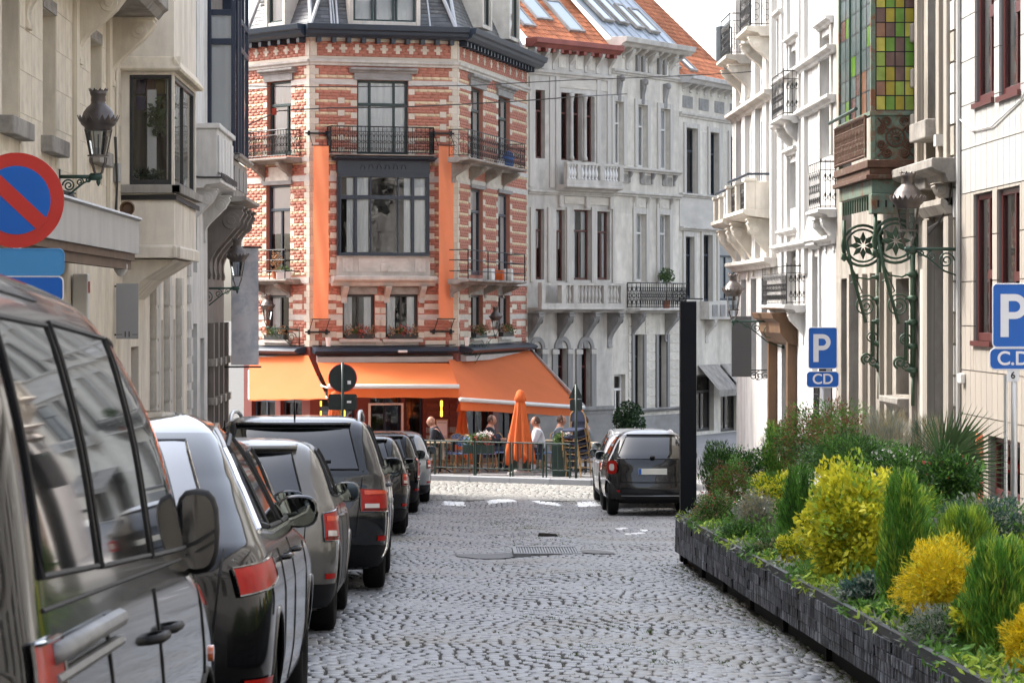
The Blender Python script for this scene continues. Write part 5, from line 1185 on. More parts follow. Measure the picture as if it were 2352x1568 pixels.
for u in (.35, 1.5, 2.7, 3.9): corbel(FD2, hd2, u, zk - .1, 1.5, .70, .30, DSTONE)
for u in (.3, 1.55, 2.85, 4.15):
    block(FD2, hd2, u - .15, u + .15, G(60) + .9, 1.2, .12, DSTONE, 'pilaster')
    for z in (-1.3, -.5, .3): block(FD2, hd2, u - .20, u + .20, z, z + .16, .17, SOOT, 'pilaster_ring')
ledge(FD2, hd2, 0, 4.4, G(60) + .75, G(60) + .95, .3, SOOT, 'plinth_ledge'); block(FD2, hd2, 0, 4.4, G(60) - .2, G(60) + .75, .10, GSTONE, 'plinth')
# lanterns of the left side
def wl_lantern(x_arm0, x_knob, y, xknobX, D, label, xwall):
    d = F * abs(xwall) / abs(x_arm0 - VX) ; k = Vector(((x_knob - VX) / F * d, d, EYE + (VY - y) / F * d)); lantern((xwall, d, k.z), k, D, label)
wl_lantern(134, 226, 406, 0, .53, 'dark crowned lantern above the round no parking sign', XL)
wl_lantern(452, 545, 662, 0, .50, 'crowned lantern hanging before the grey cloth banner', XL - .25)
# grey cloth banner on poles
t = thing('cloth_banner', at(560, 840, 60.6), 'pale grey translucent cloth banner on two poles at the house corner', 'banner')
qa, qb = at(531, 570, 60.6), at(594, 838, 60.6)
CLOTHG = mat('grey_printed_cloth', (.50, .50, .51), .8, trans=.35, var=.05, dirt_or_glint=(.36, .39, .43), dscale=1.6, dlo=.47, dhi=.56)
MB().grid([[(qa.x + (qb.x - qa.x) * i / 8, 60.6 + .03 * math.sin(i * .8 + j * .3), qb.z + (qa.z - qb.z) * j / 20) for i in range(9)] for j in range(21)]).build('cloth', CLOTHG, t, smooth=True)
b = MB()
for z in (qa.z + .02, qb.z - .04): b.tube([(XL, 60.6, z), (qb.x + .06, 60.6, z)], .022, 6)
b.build('poles', IRON, t)
# upper parts of the street's left side that shade it
for nm, y0, y1, h in (('cornice_a', 20, 42, 11.5), ('cornice_b', 42, 53, 11.0), ('cornice_c', 53, 57.6, 10.6), ('cornice_d', 57.6, 62, 11.0)):
    fr = LF(y0, y1); par = {'cornice_a': ha, 'cornice_b': hb2, 'cornice_c': hc2, 'cornice_d': hd2}[nm]
    ledge(fr, par, 0, fr.w, h, h + .4, .6, PSTONE, 'cornice'); fr.mb().quad((0, -.3, h + .4), (fr.w, -.3, h + .4), (fr.w, 4, h + 3.6), (0, 4, h + 3.6)).quad((0, 4, h + 3.6), (fr.w, 4, h + 3.6), (fr.w, 9, h), (0, 9, h)).build('roof', SLATE, par)
# house beside and behind the camera: closes the street there, and is what the near cars mirror
for x, sx, lab in ((XL, -1, 'cream house beside the camera on the left side'), (7.4, 1, 'pale house beside the camera on the right side')):
    fr = Face((x, -42), (x, 20)) if sx < 0 else Face((x, 24.5), (x, -42))
    t = thing('side_house', (x, 5, .1), lab, 'building'); u0_ = 0 if sx > 0 else 36; ops = [(u0_ + u, u0_ + u + 1.1, z, z + 2.0) for u in (1.5, 4.2, 6.9, 9.6, 12.3, 15, 17.7, 20.4, 23.1) for z in (.9, 4.2, 7.4)]
    wall(fr, t, 0, fr.w, -1.2, 11.5, ops, CREAM2 if sx < 0 else WHITE)
    for o in ops: window(fr, t, *o, WHITEF if sx > 0 else BROWNF, cols=(.5,), transom=.7, curtain='part', room=False)
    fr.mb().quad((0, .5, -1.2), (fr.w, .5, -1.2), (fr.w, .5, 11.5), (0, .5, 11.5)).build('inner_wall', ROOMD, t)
    for z in (3.6, 6.9, 11.3): ledge(fr, t, 0, fr.w, z, z + .25, .3, PSTONE, 'string_course')
t = thing('end_house', (1, -44, 2), 'house across the upper end of the street behind the camera', 'building'); fr = Face((12, -44), (-10, -44)); wall(fr, t, 0, fr.w, 1, 15, [(u, u + 1.2, z, z + 2.2) for u in (3, 6, 9, 12, 15, 18) for z in (3, 6.5, 10)], LSTONE); fr.mb().quad((0, .4, 1), (fr.w, .4, 1), (fr.w, .4, 15), (0, .4, 15)).build('inner_wall', ROOMD, t)
# ================================================================== right side of the street
XR = 7.4
def RF(y_far, y_near, x=XR): return Face((x, y_far), (x, y_near))
def rw(fr, x0, x1, yt, yb, xr): return (fr.U(x0), fr.U(x1), fr.Z(xr, yb), fr.Z(xr, yt))
# ---- modern clad house
FE = RF(39.8, 24.5)
he = thing('clad_house', (XR, 32, G(32)), 'pale tile-clad modern house with maroon window frames', 'building', 'houses on the right side of the street')
ow = [rw(FE, 2241, 2285, -200, 240, 2241), rw(FE, 2297, 2346, -200, 224, 2297), rw(FE, 2238, 2281, 448, 782, 2238), rw(FE, 2292, 2344, 437, 800, 2292)]
ow += [(ow[1][1] + .5 + k * 1.6, ow[1][1] + 1.6 + k * 1.6, z0, z1) for k in range(3) for z0, z1 in ((ow[2][2], ow[2][3]), (ow[0][2], ow[0][3]))]
og = [rw(FE, 2200, 2245, 985, 1105, 2204), (FE.U(2272), FE.U(2345), FE.Z(2272, 1140), FE.Z(2272, 1000)), (FE.U(2345) + .3, FE.U(2345) + 3, FE.Z(2272, 1140), FE.Z(2272, 1000))]
og[0] = (.25, FE.U(2248), G(38) + .1, FE.Z(2210, 985))
ops = ow + og
wall(FE, he, 0, FE.w, G(40) - .3, 11, ops, JOINT, dep=.02, rev=.16)
zsplit = FE.Z(2204, 448); n = int(FE.w / .38); cnt = 0; rest_ = []
z = G(40)
hts = []
zz = zsplit
while zz > G(40): hts.append((zz - .62, zz)); zz -= .62
zz = zsplit
while zz < 10.8: hts.append((zz, zz + .62)); zz += .62
for (a, c) in hts:
    iv = [(0, FE.w)]
    x = 0
    for k in range(n):
        l, r_ = k * FE.w / n, (k + 1) * FE.w / n
        parts = [(l, r_, a, c)]
        for o in ops:
            new = []
            for (p, q, e, g) in parts:
                if q <= o[0] or p >= o[1] or g <= o[2] or e >= o[3]: new.append((p, q, e, g)); continue
                if p < o[0]: new.append((p, o[0], e, g))
                if q > o[1]: new.append((o[1], q, e, g))
                pp, qq = max(p, o[0]), min(q, o[1])
                if e < o[2]: new.append((pp, qq, e, o[2]))
                if g > o[3]: new.append((pp, qq, o[3], g))
            parts = new
        for (p, q, e, g) in parts:
            if q - p > .03 and g - e > .03 and cnt < 640 and (k * FE.w / n) < 9: block(FE, he, p + .005, q - .005, e + .004, g - .004, .012, TILEW if a >= zsplit - .01 else TILEB, 'cladding_tile'); cnt += 1
for o in ow:
    w = window(FE, he, *o, MAROON, cols=(.62,), transom=None, curtain='left', dep=.05, fw=.075)
    FE.mb().box(o[0] + .62 * (o[1] - o[0]), o[1] - .07, .03, .1, o[2] + (o[3] - o[2]) * .42, o[2] + (o[3] - o[2]) * .48).build('transom_bar', MAROON, w)
    FE.mb().box(o[0] - .03, o[1] + .03, -.06, .08, o[2] - .07, o[2]).build('sill', MAROON, w)
for o in og: window(FE, he, *o, MAROON, cols=(.5,), curtain=None, dep=.08, fw=.08, name='shop_window')
u = FE.U(2258); FE.mb().box(u - .05, u + .05, -.10, -.014, G(38) + .1, FE.Z(2258, 995)).build('orange_pipe_cover', ORANGEB, he, bevel=.02)
FE.mb().box(FE.U(2217) - .12, FE.U(2217) + .12, -.09, -.014, FE.Z(2217, 880), FE.Z(2217, 857)).build('wall_box', WHITEF, he, bevel=.02)
b = FE.mb(); P = [FE.px(2202, 268), FE.px(2240, 300), FE.px(2285, 290), FE.px(2352, 228)]; b.tube([(P[0][0], -.03, P[0][1]), (P[1][0], -.04, P[1][1]), (P[2][0], -.04, P[2][1]), (P[3][0], -.03, P[3][1]), (P[3][0] + 1, -.03, P[3][1] + .4)], .012, 5); b.build('cable', WHITEF, he)
FE.mb().tube([(.06, -.05, G(39)), (.06, -.05, 10)], .035, 6).build('downpipe', GREYP, he)
# ---- stone house with the green iron oriel
FG = RF(52.4, 39.8)
hg = thing('oriel_house', (XR, 46, G(46)), 'beige stone house carrying a rusty green oriel with stained glass', 'building', 'houses on the right side of the street')
ox_, oyn, oyf = 6.7, 43.4, 46.9
u_on, u_of = 52.4 - oyn, 52.4 - oyf
zs0 = Face((ox_, oyn), (XR, oyn))           # near side of the oriel, facing down the street
nicheA = (FG.U(2131), FG.U(2158), FG.Z(2131, 285), 9.0); nicheB = (FG.U(2127), FG.U(2157), FG.Z(2127, 400), FG.Z(2127, 318))
doorg = (52.4 - 41.9, 52.4 - 40.6, G(41) + .1, FG.Z(2160, 510)); wing = (FG.U(2058), FG.U(2092), FG.Z(2058, 905), FG.Z(2058, 640)); wing2 = (FG.U(1950), FG.U(1972), G(50) + .6, FG.Z(1950, 630)); wing3 = (FG.U(1932), FG.U(1945), G(51) + 1.0, FG.Z(1932, 640))
ops = [nicheA, nicheB, doorg, wing, wing2, wing3, (.8, 2.0, 2.6, 5.0)]
wall(FG, hg, 0, FG.w, G(52) - .2, 11, ops, ESTONE, rev=.3)
for o in ops: window(FG, hg, *o, BLUEF if o is doorg else BLACKF, cols=(.5,), transom=.75, curtain=None, dep=.24)
for o in (nicheA, nicheB): FG.mb().box(o[0] - .2, o[1] + .2, -.25, .1, o[2] - .28, o[2]).build('sill', SOOT, hg, bevel=.02)
for x in (2104, 2118, 2168, 2186): u = FG.U(x); block(FG, hg, u - .13, u + .13, 2.9, 10.5, .10, ESTONE, 'pilaster')
u = FG.U(2193)
for k in range(26): block(FG, hg, u - (.22 if k % 2 else .16), min(u + .2, FG.w - .01), -1.7 + k * .45, -1.28 + k * .45, .05, WHITE if k % 3 else ESTONE, 'quoin')
for k in range(6):
    FG.mb().box(FG.U(2112) - .09, FG.U(2112) + .09, -.14, -.0, 4.2 + k * .7, 4.5 + k * .7).build('diamond_block', ESTONE, hg, bevel=.03)
zle = FG.Z(2140, 415); ledge(FG, hg, FG.U(2090), FG.w, zle - .12, zle + .22, .42, SOOT, 'door_cornice'); zl2 = FG.Z(2140, 395)
mould(FG, hg, doorg[0] - .4, doorg[1] + .4, [(0, doorg[3] + .08), (-.12, doorg[3] + .08), (-.22, doorg[3] + .22), (-.22, doorg[3] + .3), (0, doorg[3] + .34)], ESTONE, 'door_hood')
for s in (doorg[0] - .2, doorg[1] + .25): block(FG, hg, s - .2, s + .2, G(41) - .1, doorg[3] + .05, .12, ESTONE, 'door_pier'); corbel(FG, hg, s, zle - .12, .55, .3, .3, ESTONE)
for x in (2030, 2046, 2104, 2130, 1990, 2008): u = FG.U(x); block(FG, hg, u - .12, u + .12, G(45) - .1, 2.1, .09, ESTONE if x != 2130 else PSTONE, 'pilaster')
ledge(FG, hg, wing[0] - .2, wing[1] + .2, wing[2] - .25, wing[2] - .02, .25, SOOT, 'sill')
b = FG.mb()
for k in range(4): b.tube([(FG.U(2202) - .05 - .03 * k, -.06, 3.6 - .05 * k), (FG.U(2196), -.1, 3.0), (FG.U(2180), -.15, 2.75), (FG.U(2150), -.12, 2.6 + .03 * k)], .014, 5)
b.build('cables', CABLE, hg)
FG.mb().box(FG.U(2172) - .1, FG.U(2172) + .1, -.16, -.02, zle + .45, zle + .62).build('junction_box', GREYP, hg)
# oriel: corner posts, lead strips, coloured panes one by one
zg0 = zs0.Z(2055, 258); zp0 = zs0.Z(2055, 372); zcb = zs0.Z(2055, 430); zcap0 = zs0.Z(2055, 488); ztop = 9.2
orl = MB()
for x, y in ((ox_, oyn), (ox_, oyf)): orl.box(x - .035, x + .035, y - .035, y + .035, zp0, ztop)
orl.box(XR - .06, XR, oyn - .03, oyn + .03, zp0, ztop); orl.box(XR - .06, XR, oyf - .03, oyf + .03, zp0, ztop)
orl.box(ox_ - .03, XR, oyn - .045, oyn + .02, zg0 - .05, zg0 + .02); orl.box(ox_ - .05, ox_ + .02, oyn - .04, oyf + .04, zg0 - .05, zg0 + .02)
frame = orl.build('oriel_frame', PATINA, hg, bevel=.006)
random.seed(11); RB = random.Random(11)
PANE = [mat('pane_' + nm, c, .12, trans=.35, coat=.4, var=.25, vscale=6) for nm, c in (('green', (.24, .46, .08)), ('olive', (.56, .47, .07)), ('yellow', (.74, .69, .14)), ('plum', (.26, .16, .14)), ('lime', (.44, .58, .12)), ('rose', (.45, .24, .15)), ('clear', (.24, .30, .29)))]
FSR = Face((ox_, oyf), (ox_, oyn))
lead = MB()
def glaze(fr, nu, u_a, u_b, z_a, z_b, nz, pal, off=.0):
    for i in range(nu):
        for j in range(nz):
            l, r_ = u_a + (u_b - u_a) * i / nu, u_a + (u_b - u_a) * (i + 1) / nu; a, c = z_a + (z_b - z_a) * j / nz, z_a + (z_b - z_a) * (j + 1) / nz
            fr.mb().box(l + .008, r_ - .008, off, off + .006, a + .008, c - .008).build('pane', PANE[pal(i, j)], frame)
    for i in range(nu + 1): lead.M = fr.M; u = u_a + (u_b - u_a) * i / nu; lead.box(u - .008, u + .008, off - .006, off + .014, z_a, z_b)
    for j in range(nz + 1): z = z_a + (z_b - z_a) * j / nz; lead.box(u_a, u_b, off - .004, off + .012, z - .008, z + .008)
seq = [2, 0, 1, 4, 5, 1, 4, 2, 4, 1, 3, 2, 4, 3, 3, 0, 2, 0, 3, 0, 5, 3, 0, 2, 3, 1, 0, 1, 2, 0, 1, 3]
glaze(zs0, 4, .05, zs0.w - .06, zg0 + .03, zg0 + .03 + .68 * 4, 12, lambda i, j: seq[(i + j * 4) % len(seq)])
glaze(FSR, 6, .05, FSR.w - .05, zg0 + .03, zg0 + .03 + .68 * 4, 8, lambda i, j: 6 if RB.random() < .7 else RB.choice((0, 3, 5, 6)))
lead.build('lead_cames', IRON, frame)
for k in range(3): u = FSR.w * k / 3; FSR.mb().box(u - .03, u + .03, -.03, .03, zg0, ztop).build('mullion', GREENM, frame)
MB().box(XR - .02, XR + .0, oyn, oyf, zg0, ztop).build('oriel_room', CURT, hg)
# rusty panel with rosette
pan = zs0.mb().box(.04, zs0.w - .04, .0, .04, zp0 + .04, zg0 - .05).build('rosette_panel', PATINA, hg)
cx, cz_, hw, hh = zs0.w / 2, (zp0 + zg0) / 2, zs0.w / 2 - .06, (zg0 - zp0) / 2 - .06
b = zs0.mb(); 
for a in range(4):
    sx, sz = (1, 1, -1, -1)[a], (1, -1, 1, -1)[a]
    b.tube([(cx + sx * .10, -.02, cz_ + sz * .10), (cx + sx * hw * .95, -.02, cz_ + sz * hh * .92)], .013, 5)
    b.tube(spiral((cx + sx * hw * .45, -.02, cz_ + sz * hh * .74), (sx, 0, 0), (0, 0, sz), .075, .015, 1.7), .012, 5); b.tube(spiral((cx + sx * hw * .80, -.02, cz_ + sz * hh * .36), (sx, 0, 0), (0, 0, sz), .075, .015, 1.7, ph=1.5), .012, 5)
b.tube([(cx + .145 * math.cos(k * .35), -.02, cz_ + .145 * math.sin(k * .35)) for k in range(18)], .014, 5, closed=True)
for k in range(12):
    a = k * math.pi / 6; c, s = math.cos(a), math.sin(a); b.poly([(cx + c * .05 - s * .02, -.03, cz_ + s * .05 + c * .02), (cx + c * .13, -.045, cz_ + s * .13), (cx + c * .05 + s * .02, -.03, cz_ + s * .05 - c * .02)])
b.build('rosette', RUST, pan, solid=.006); MB(zs0.M).lathe([(.06, 0), (.04, .02), (.0, .03)], (cx, -.03, cz_), 12).build('boss', RUST, pan)
# stepped rusty cornice and base
for k, (p, z1, z0) in enumerate(((.10, zp0 + .03, zp0 - .09), (.06, zp0 - .09, zp0 - .2), (.12, zp0 - .2, zp0 - .27), (.02, zp0 - .27, zcb - .1))):
    MB().box(ox_ - p, XR, oyn - p, oyf + p, z0, z1).build('oriel_cornice', RUST if k < 3 else PATINA, hg, bevel=.01)
MB().box(ox_ - .03, XR, oyn - .06, oyn + .25, zcap0 - .02, zcb - .1).build('capital', PATINA, hg, bevel=.015)
b = MB()
for k in range(5): b.box(ox_ + .06 + k * .12, ox_ + .09 + k * .12, oyn - .075, oyn - .055, zcap0 + .08, zcb - .2)
b.build('capital_slots', IRON, hg)
iron_rail(hg, [FSR.P(.1, -.10, zp0 + .05), FSR.P(FSR.w - .1, -.10, zp0 + .05)], .66, RUST, 1, step=.16, r=.016)
FSR.mb().tube([(.1, -.2, zg0 + .05), (FSR.w - .4, -.2, zg0 + .08)], .03, 8).build('green_rail', GREENM, hg)
# cast iron brackets: post, sloping strut, ring with flower, spirals
def iron_bracket(y, label):
    t = hg; z1 = zcap0 - .02; zlo = at(2050, 850, 43.4).z; xw = XR - .08; xo = ox_ + .04; b = MB(); r = .03
    b.tube([(xo, y, z1), (xo, y, z1 - .55)], r, 8); b.lathe([(.0, -.14), (.06, -.09), (.04, -.03), (.05, 0)], (xo, y, z1 - .55), 10)
    b.tube([(xw, y, z1), (xw, y, zlo - .1)], .042, 8)
    for q in range(7): b.lathe([(.045, -.05), (.075, -.03), (.075, .03), (.045, .05)], (xw, y, z1 - .2 - q * (z1 - zlo - .2) / 6), 10); b.tube([(xw - .12, y, z1 - .2 - q * (z1 - zlo - .2) / 6), (xw + .06, y, z1 - .2 - q * (z1 - zlo - .2) / 6)], .022, 6)
    b.tube([(xo + .04, y, z1 - .35), (xo + .14, y, z1 - .9), (xo + .36, y, z1 - 1.7), (xw - .10, y, zlo + .75), (xw - .11, y, zlo + .15)], .028, 8)
    cx, cz = (xo + xw) / 2 + .02, z1 - .42; rr = .27
    for R_, q in ((rr, .02), (rr + .07, .026)): b.tube([(cx + R_ * math.cos(k * .2618), y, cz + R_ * math.sin(k * .2618)) for k in range(24)], q, 6, closed=True)
    for k in range(8):
        a = k * math.pi / 4; c, s = math.cos(a), math.sin(a); i = b.pts([(cx + c * .03, y - .05, cz + s * .03), (cx + c * .12 - s * .05, y - .02, cz + s * .12 + c * .05), (cx + c * .24, y - .05, cz + s * .24), (cx + c * .12 + s * .05, y - .02, cz + s * .12 - c * .05), (cx + c * .12, y - .065, cz + s * .12)])
        for q in ((0, 1, 4), (1, 2, 4), (2, 3, 4), (3, 0, 4)): b.face([i + m for m in q])
    X, Zv = (1, 0, 0), (0, 0, 1)
    b.tube([(xo + .02, y, z1 - .6), (cx - .1, y, z1 - .95), (cx + .1, y, z1 - .98), (xw, y, z1 - .9)], .016, 6)
    b.tube(spiral((xw - .22, y, z1 - 1.42), X, Zv, .19, .02, 2.6, 40), .014, 5); b.tube(spiral((xw - .12, y, z1 - 1.95), X, Zv, .10, .02, 1.8), .013, 5); b.tube(spiral((xw - .10, y, z1 - 2.35), X, Zv, .08, .015, 1.7, ph=2), .012, 5)
    b.tube(spiral((xw - .20, y, zlo + .12), (-1, 0, 0), Zv, .10, .025, 1.6, ph=-1.2), .02, 6); b.tube([(xo + .1, y, z1 - 1.05), (xo + .22, y, z1 - 1.0), (xo + .3, y, z1 - 1.2), (xo + .2, y, z1 - 1.25)], .012, 5)
    b.tube([(xw, y, zlo - .1), (xw, y, zlo - .55)], .03, 6); o = b.build('iron_bracket', GREENM2, t, smooth=True); o['label'] = label
GREENM2 = mat('green_bracket_paint', (0.05, 0.095, 0.055), 0.5, 0.1, var=.3, vscale=12)
iron_bracket(oyn, 'near green cast iron bracket with flower ring'); iron_bracket(oyf - .15, 'far green cast iron bracket under the oriel')
me = MB().box(-.015, .015, -.02, .02, zcap0 + .05, zcb - .12).mesh('iron_slat', GREENM2)
for k in range(12): inst(me, 'iron_slat', hg, (ox_ + .005, oyn + .32 + k * .26, 0))
q = at(2080, 575, 41.5); lantern((XR, 39.9, EYE + (VY - 572) / F * 39.9), Vector(((2085 - VX) / F * 39.9, 39.9, EYE + (VY - 572) / F * 39.9)), .53, 'large crowned lantern in front of the green iron oriel')
# ---- white houses
FH = RF(61.5, 52.4)
hh_ = thing('white_house', (XR, 57, G(57)), 'brilliant white house with iron balconies beyond the green oriel', 'building', 'houses on the right side of the street')
ops = [(FH.U(1888), FH.U(1911), FH.Z(1888, 365), FH.Z(1888, 88)), (FH.U(1871), FH.U(1884), G(55) + 2.5, FH.Z(1871, 590)), (FH.U(1815), FH.U(1835), FH.Z(1815, 480), FH.Z(1815, 375)), (FH.U(1818), FH.U(1838), FH.Z(1818, 300), FH.Z(1818, 120)), (FH.U(1790), FH.U(1800), FH.Z(1790, 260), FH.Z(1790, 60)), (FH.U(1800), FH.U(1835), FH.Z(1800, 700), FH.Z(1800, 560)), (FH.U(1795), FH.U(1822), G(60) + .1, FH.Z(1795, 760)), (FH.U(1885), FH.U(1912), G(55) + .2, FH.Z(1885, 780))]
wall(FH, hh_, 0, FH.w, G(61) - .2, 11, ops, WHITE, rev=.28)
for k, o in enumerate(ops): window(FH, hh_, *o, WHITEF if k < 6 else BROWNW, cols=(.5,), transom=.75, curtain='part' if k < 6 else None, dep=.2)
for k, o in enumerate(ops[:6]):
    for s, q in ((o[0], -1), (o[1], 1)): l, r_ = sorted((s, s + q * .16)); block(FH, hh_, l, min(r_, FH.w), o[2], o[3] + .14, .05, PSTONE if k == 0 else WHITE, 'architrave')
    ledge(FH, hh_, o[0] - .25, o[1] + .25, o[3] + .14, o[3] + .28, .16, WHITE, 'window_hood')
for x in (1800, 1812, 1840, 1852): u = FH.U(x); block(FH, hh_, u - .22, u + .22, 2.2, 10.4, .08, WHITE, 'pilaster')
for y in (155, 260, 560): z = FH.Z(1850, y); ledge(FH, hh_, 0, FH.w, z - .1, z + .06, .18, WHITE, 'string_course')
def iron_balcony(fr, par, x_wall, x_corner, x_far, y_slab, y_top, mside, style, label=None, slab=WHITE):
    yn = F * XR / (x_wall - VX); xf = (x_corner - VX) / F * yn; pr = max(.3, XR - xf); d = F * (XR - pr) / (x_far - VX); un, uf = fr.a.y - yn, fr.a.y - d
    z = EYE + (VY - y_slab) / F * yn; h = (y_slab - y_top) / F * yn
    s = ledge(fr, par, uf - .06, un + .06, z - .16, z, pr + .06, slab, 'balcony_slab')
    iron_rail(s, [fr.P(un, -.02, z), fr.P(un, -pr, z)], h, mside, 2, step=.09, r=.008, name='side_railing'); iron_rail(s, [fr.P(un, -pr, z), fr.P(uf, -pr, z)], h, mside, 1, step=.26, r=.006, name='railing')
    for u in (uf + .25, un - .25): corbel(fr, par, u, z - .16, .62, pr * .85, .22, slab)
    return z, pr, uf, un
iron_balcony(FH, hh_, 1842, 1800, 1774, 265, 163, IRON, 2)
iron_balcony(FH, hh_, 1921, 1886, 1858, 480, 371, IRON, 1)
iron_balcony(FH, hh_, 1849, 1807, 1752, 700, 610, IRON, 2)
# small pedimented niche window
o = ops[1]; FH.mb().prism([(o[0] - .3, o[3] + .3), (o[1] + .3, o[3] + .3), ((o[0] + o[1]) / 2, o[3] + .75)], -.2, 0, 'y').build('pediment', WHITE, hh_, bevel=.01)
FH.mb().box(o[0] - .2, o[1] + .2, -.18, 0, o[2] - .2, o[2] - .02).build('sill', WHITE, hh_, bevel=.01)
# brown wooden shop porch below
pz = FH.Z(1822, 718); FH.mb().prism([(0, pz), (-.55, pz), (-.50, pz - .12), (-.38, pz - .2), (-.36, pz - .42), (-.2, pz - .62), (0, pz - .7)], FH.U(1782), FH.U(1832), 'x').build('shop_cornice', BROWNW, hh_, bevel=.01)
for x in (1784, 1829): u = FH.U(x); FH.mb().box(u - .12, u + .12, -.2, 0, G(58), pz - .5).build('shop_post', BROWNW, hh_, bevel=.02)
iron_rail(hh_, [FH.P(FH.U(1906), -.3, G(55) + 1.5), FH.P(FH.U(1918), -.3, G(55) + 1.5)], .8, IRON, 1)
# ---- grey house with stone balconies
FI = RF(70, 61.5)
hi = thing('stone_balcony_house', (XR, 66, G(66)), 'pale grey house with heavy stone balconies where the street opens', 'building', 'houses on the right side of the street')
ops = [(1.0 + k * 2.2, 2.2 + k * 2.2, z0, z1) for k in range(3) for z0, z1 in ((3.2, 5.8), (6.6, 9.0), (-.1, 2.2))]
wall(FI, hi, 0, FI.w, G(70) - .2, 11.3, ops, WHITE, rev=.25); MB().quad((XR, 70, -2.7), (XR + 9, 70, -2.7), (XR + 9, 70, 11.3), (XR, 70, 11.3)).build('side_wall', WHITE, hi)
for o in ops: window(FI, hi, *o, SLATEF, cols=(.5,), transom=.7, curtain=None, dep=.2)
for u in (.3, .8, 2.4, 2.8, 4.6, 5.0, 6.8, 7.2, 8.2): block(FI, hi, u - .14, u + .14, 2.6, 10.6, .12, WHITE, 'pilaster')
for z in (2.4, 6.1, 10.2): ledge(FI, hi, 0, FI.w, z, z + .22, .3, PSTONE, 'string_course')
def stone_balcony(un, uf, z, h, pr):
    FI.mb().prism([(0, z - .22), (-pr - .05, z - .14), (-pr - .12, z - .08), (-pr - .12, z), (0, z)], uf - .05, un + .05, 'x').build('balcony_slab', LSTONE, hi, bevel=.01)
    for a, c in ((uf, uf + .25), ((uf + un) / 2 - .12, (uf + un) / 2 + .12), (un - .25, un)): FI.mb().box(a, c, -pr - .06, -pr + .16, z, z + h).build('balcony_pier', LSTONE, hi, bevel=.015); FI.mb().box(a - .03, c + .03, -pr - .09, -pr + .19, z + h, z + h + .07).build('pier_cap', LSTONE, hi, bevel=.01)
    for a, c in ((uf + .25, (uf + un) / 2 - .12), ((uf + un) / 2 + .12, un - .25)): iron_rail(hi, [FI.P(a, -pr + .05, z), FI.P(c, -pr + .05, z)], h, IRON, 1, step=.24, r=.007)
    FI.mb().box(un - .12, un, -pr + .16, 0, z, z + h).build('balcony_side', LSTONE, hi, bevel=.015)
    FI.mb().tube([(un, 0, z + h + .16), (un, -pr, z + h + .16), (uf, -pr, z + h + .16)], .03, 6).build('handrail', SLATEF, hi)
    for u in (uf + .4, un - .4): corbel(FI, hi, u, z - .2, 1.25, pr * .95, .34, LSTONE)
yb_ = F * XR / (1775 - VX); stone_balcony(70 - yb_, 70 - 66.6, EYE + (VY - 480) / F * yb_, .62, .55); stone_balcony(70 - 66.9, .3, EYE + (VY - 500) / F * 66, .55, .55)
for x0, x1, y in ((1775, 1733, 55), (1725, 1690, 120)):
    yn = F * XR / (x0 - VX) if x0 == 1775 else 66.8; un = 70 - yn; z = EYE + (VY - y - 5) / F * yn
    s = ledge(FI, hi, un - 2.2, un, z - .22, z, .6, LSTONE, 'balcony_slab'); iron_rail(s, [FI.P(un, -.02, z), FI.P(un, -.5, z), FI.P(un - 2.1, -.5, z)], .98, IRON, 1, step=.26, r=.007)
    for u in (un - .3, un - 1.9): corbel(FI, hi, u, z - .22, .8, .5, .26, LSTONE)
for nm, fr, par in ((11, FE, he), (11, FG, hg), (11, FH, hh_), (11.3, FI, hi)): ledge(fr, par, 0, fr.w, nm, nm + .35, .5, PSTONE, 'cornice'); fr.mb().quad((0, -.3, nm + .35), (fr.w, -.3, nm + .35), (fr.w, 4, nm + 3), (0, 4, nm + 3)).build('roof', SLATE, par)
# lantern, grey blade sign and scrolled iron sign arm before the far houses
d = 60.5; kb = at(1684, 738, d); wallp = Vector((XR, d, kb.z)); lantern(wallp, kb, .50, 'crowned lantern above the blank grey hanging board', 'street lanterns on wall brackets')
q0, q1 = at(1680, 726, 62.5), at(1726, 865, 62.5); t = thing('hanging_board', (q0.x, 62.5, q1.z), 'blank dark grey hanging shop board on a scrolled iron arm', 'sign')
MB().box(q0.x, q1.x, 62.47, 62.53, q1.z, q0.z).build('board', CHARC, t, bevel=.01)
b = MB(); zA = at(1726, 850, 62.5).z; b.tube([(q1.x - .1, 62.5, zA), (XR, 62.5, zA)], .014, 5)
for k, xx in enumerate((.12, .38, .66)): b.tube(spiral((q1.x + xx * (XR - q1.x), 62.5, zA - .13), (1, 0, 0), (0, 0, 1), .11, .02, 1.6, ph=1.57 if k % 2 else -1), .010, 5)
b.tube([(XR, 62.5, zA + .1), (XR, 62.5, zA - .4)], .014, 5); b.build('scroll_arm', IRON, t)
# wires strung across the junction
def wire(pts, r=.012, label=None, flag=None):
    P = [at(x, y, d) for x, y, d in pts]; Q = []
    for a, c in zip(P[:-1], P[1:]):
        for k in range(8): Q.append(a.lerp(c, k / 8))
    Q.append(P[-1]); t = tag(MB().tube(Q, r, 5).build('overhead_wire', CABLE), label, 'wire', 'wires across the junction'); return t
wire([(560, 198, 61.8), (700, 200, 62), (880, 199, 63), (1080, 197, 64), (1300, 185, 65), (1560, 175, 65), (1690, 168, 66), (1780, 160, 66)], .011, 'upper thin wire strung across the top windows of the brick house')
w2 = wire([(560, 292, 61.8), (640, 255, 62), (760, 248, 62), (900, 247, 63), (1060, 240, 64), (1200, 232, 65), (1330, 222, 66), (1440, 216, 81)], .014, 'lower tangled wire with a small red flag on the brick house')
FLAGR = mat('red_flag', (.5, .05, .02), .7); q = at(630, 255, 61.9); MB().box(q.x - .05, q.x + .05, q.y - .003, q.y + .003, q.z - .09, q.z + .06).build('flag', FLAGR, w2)
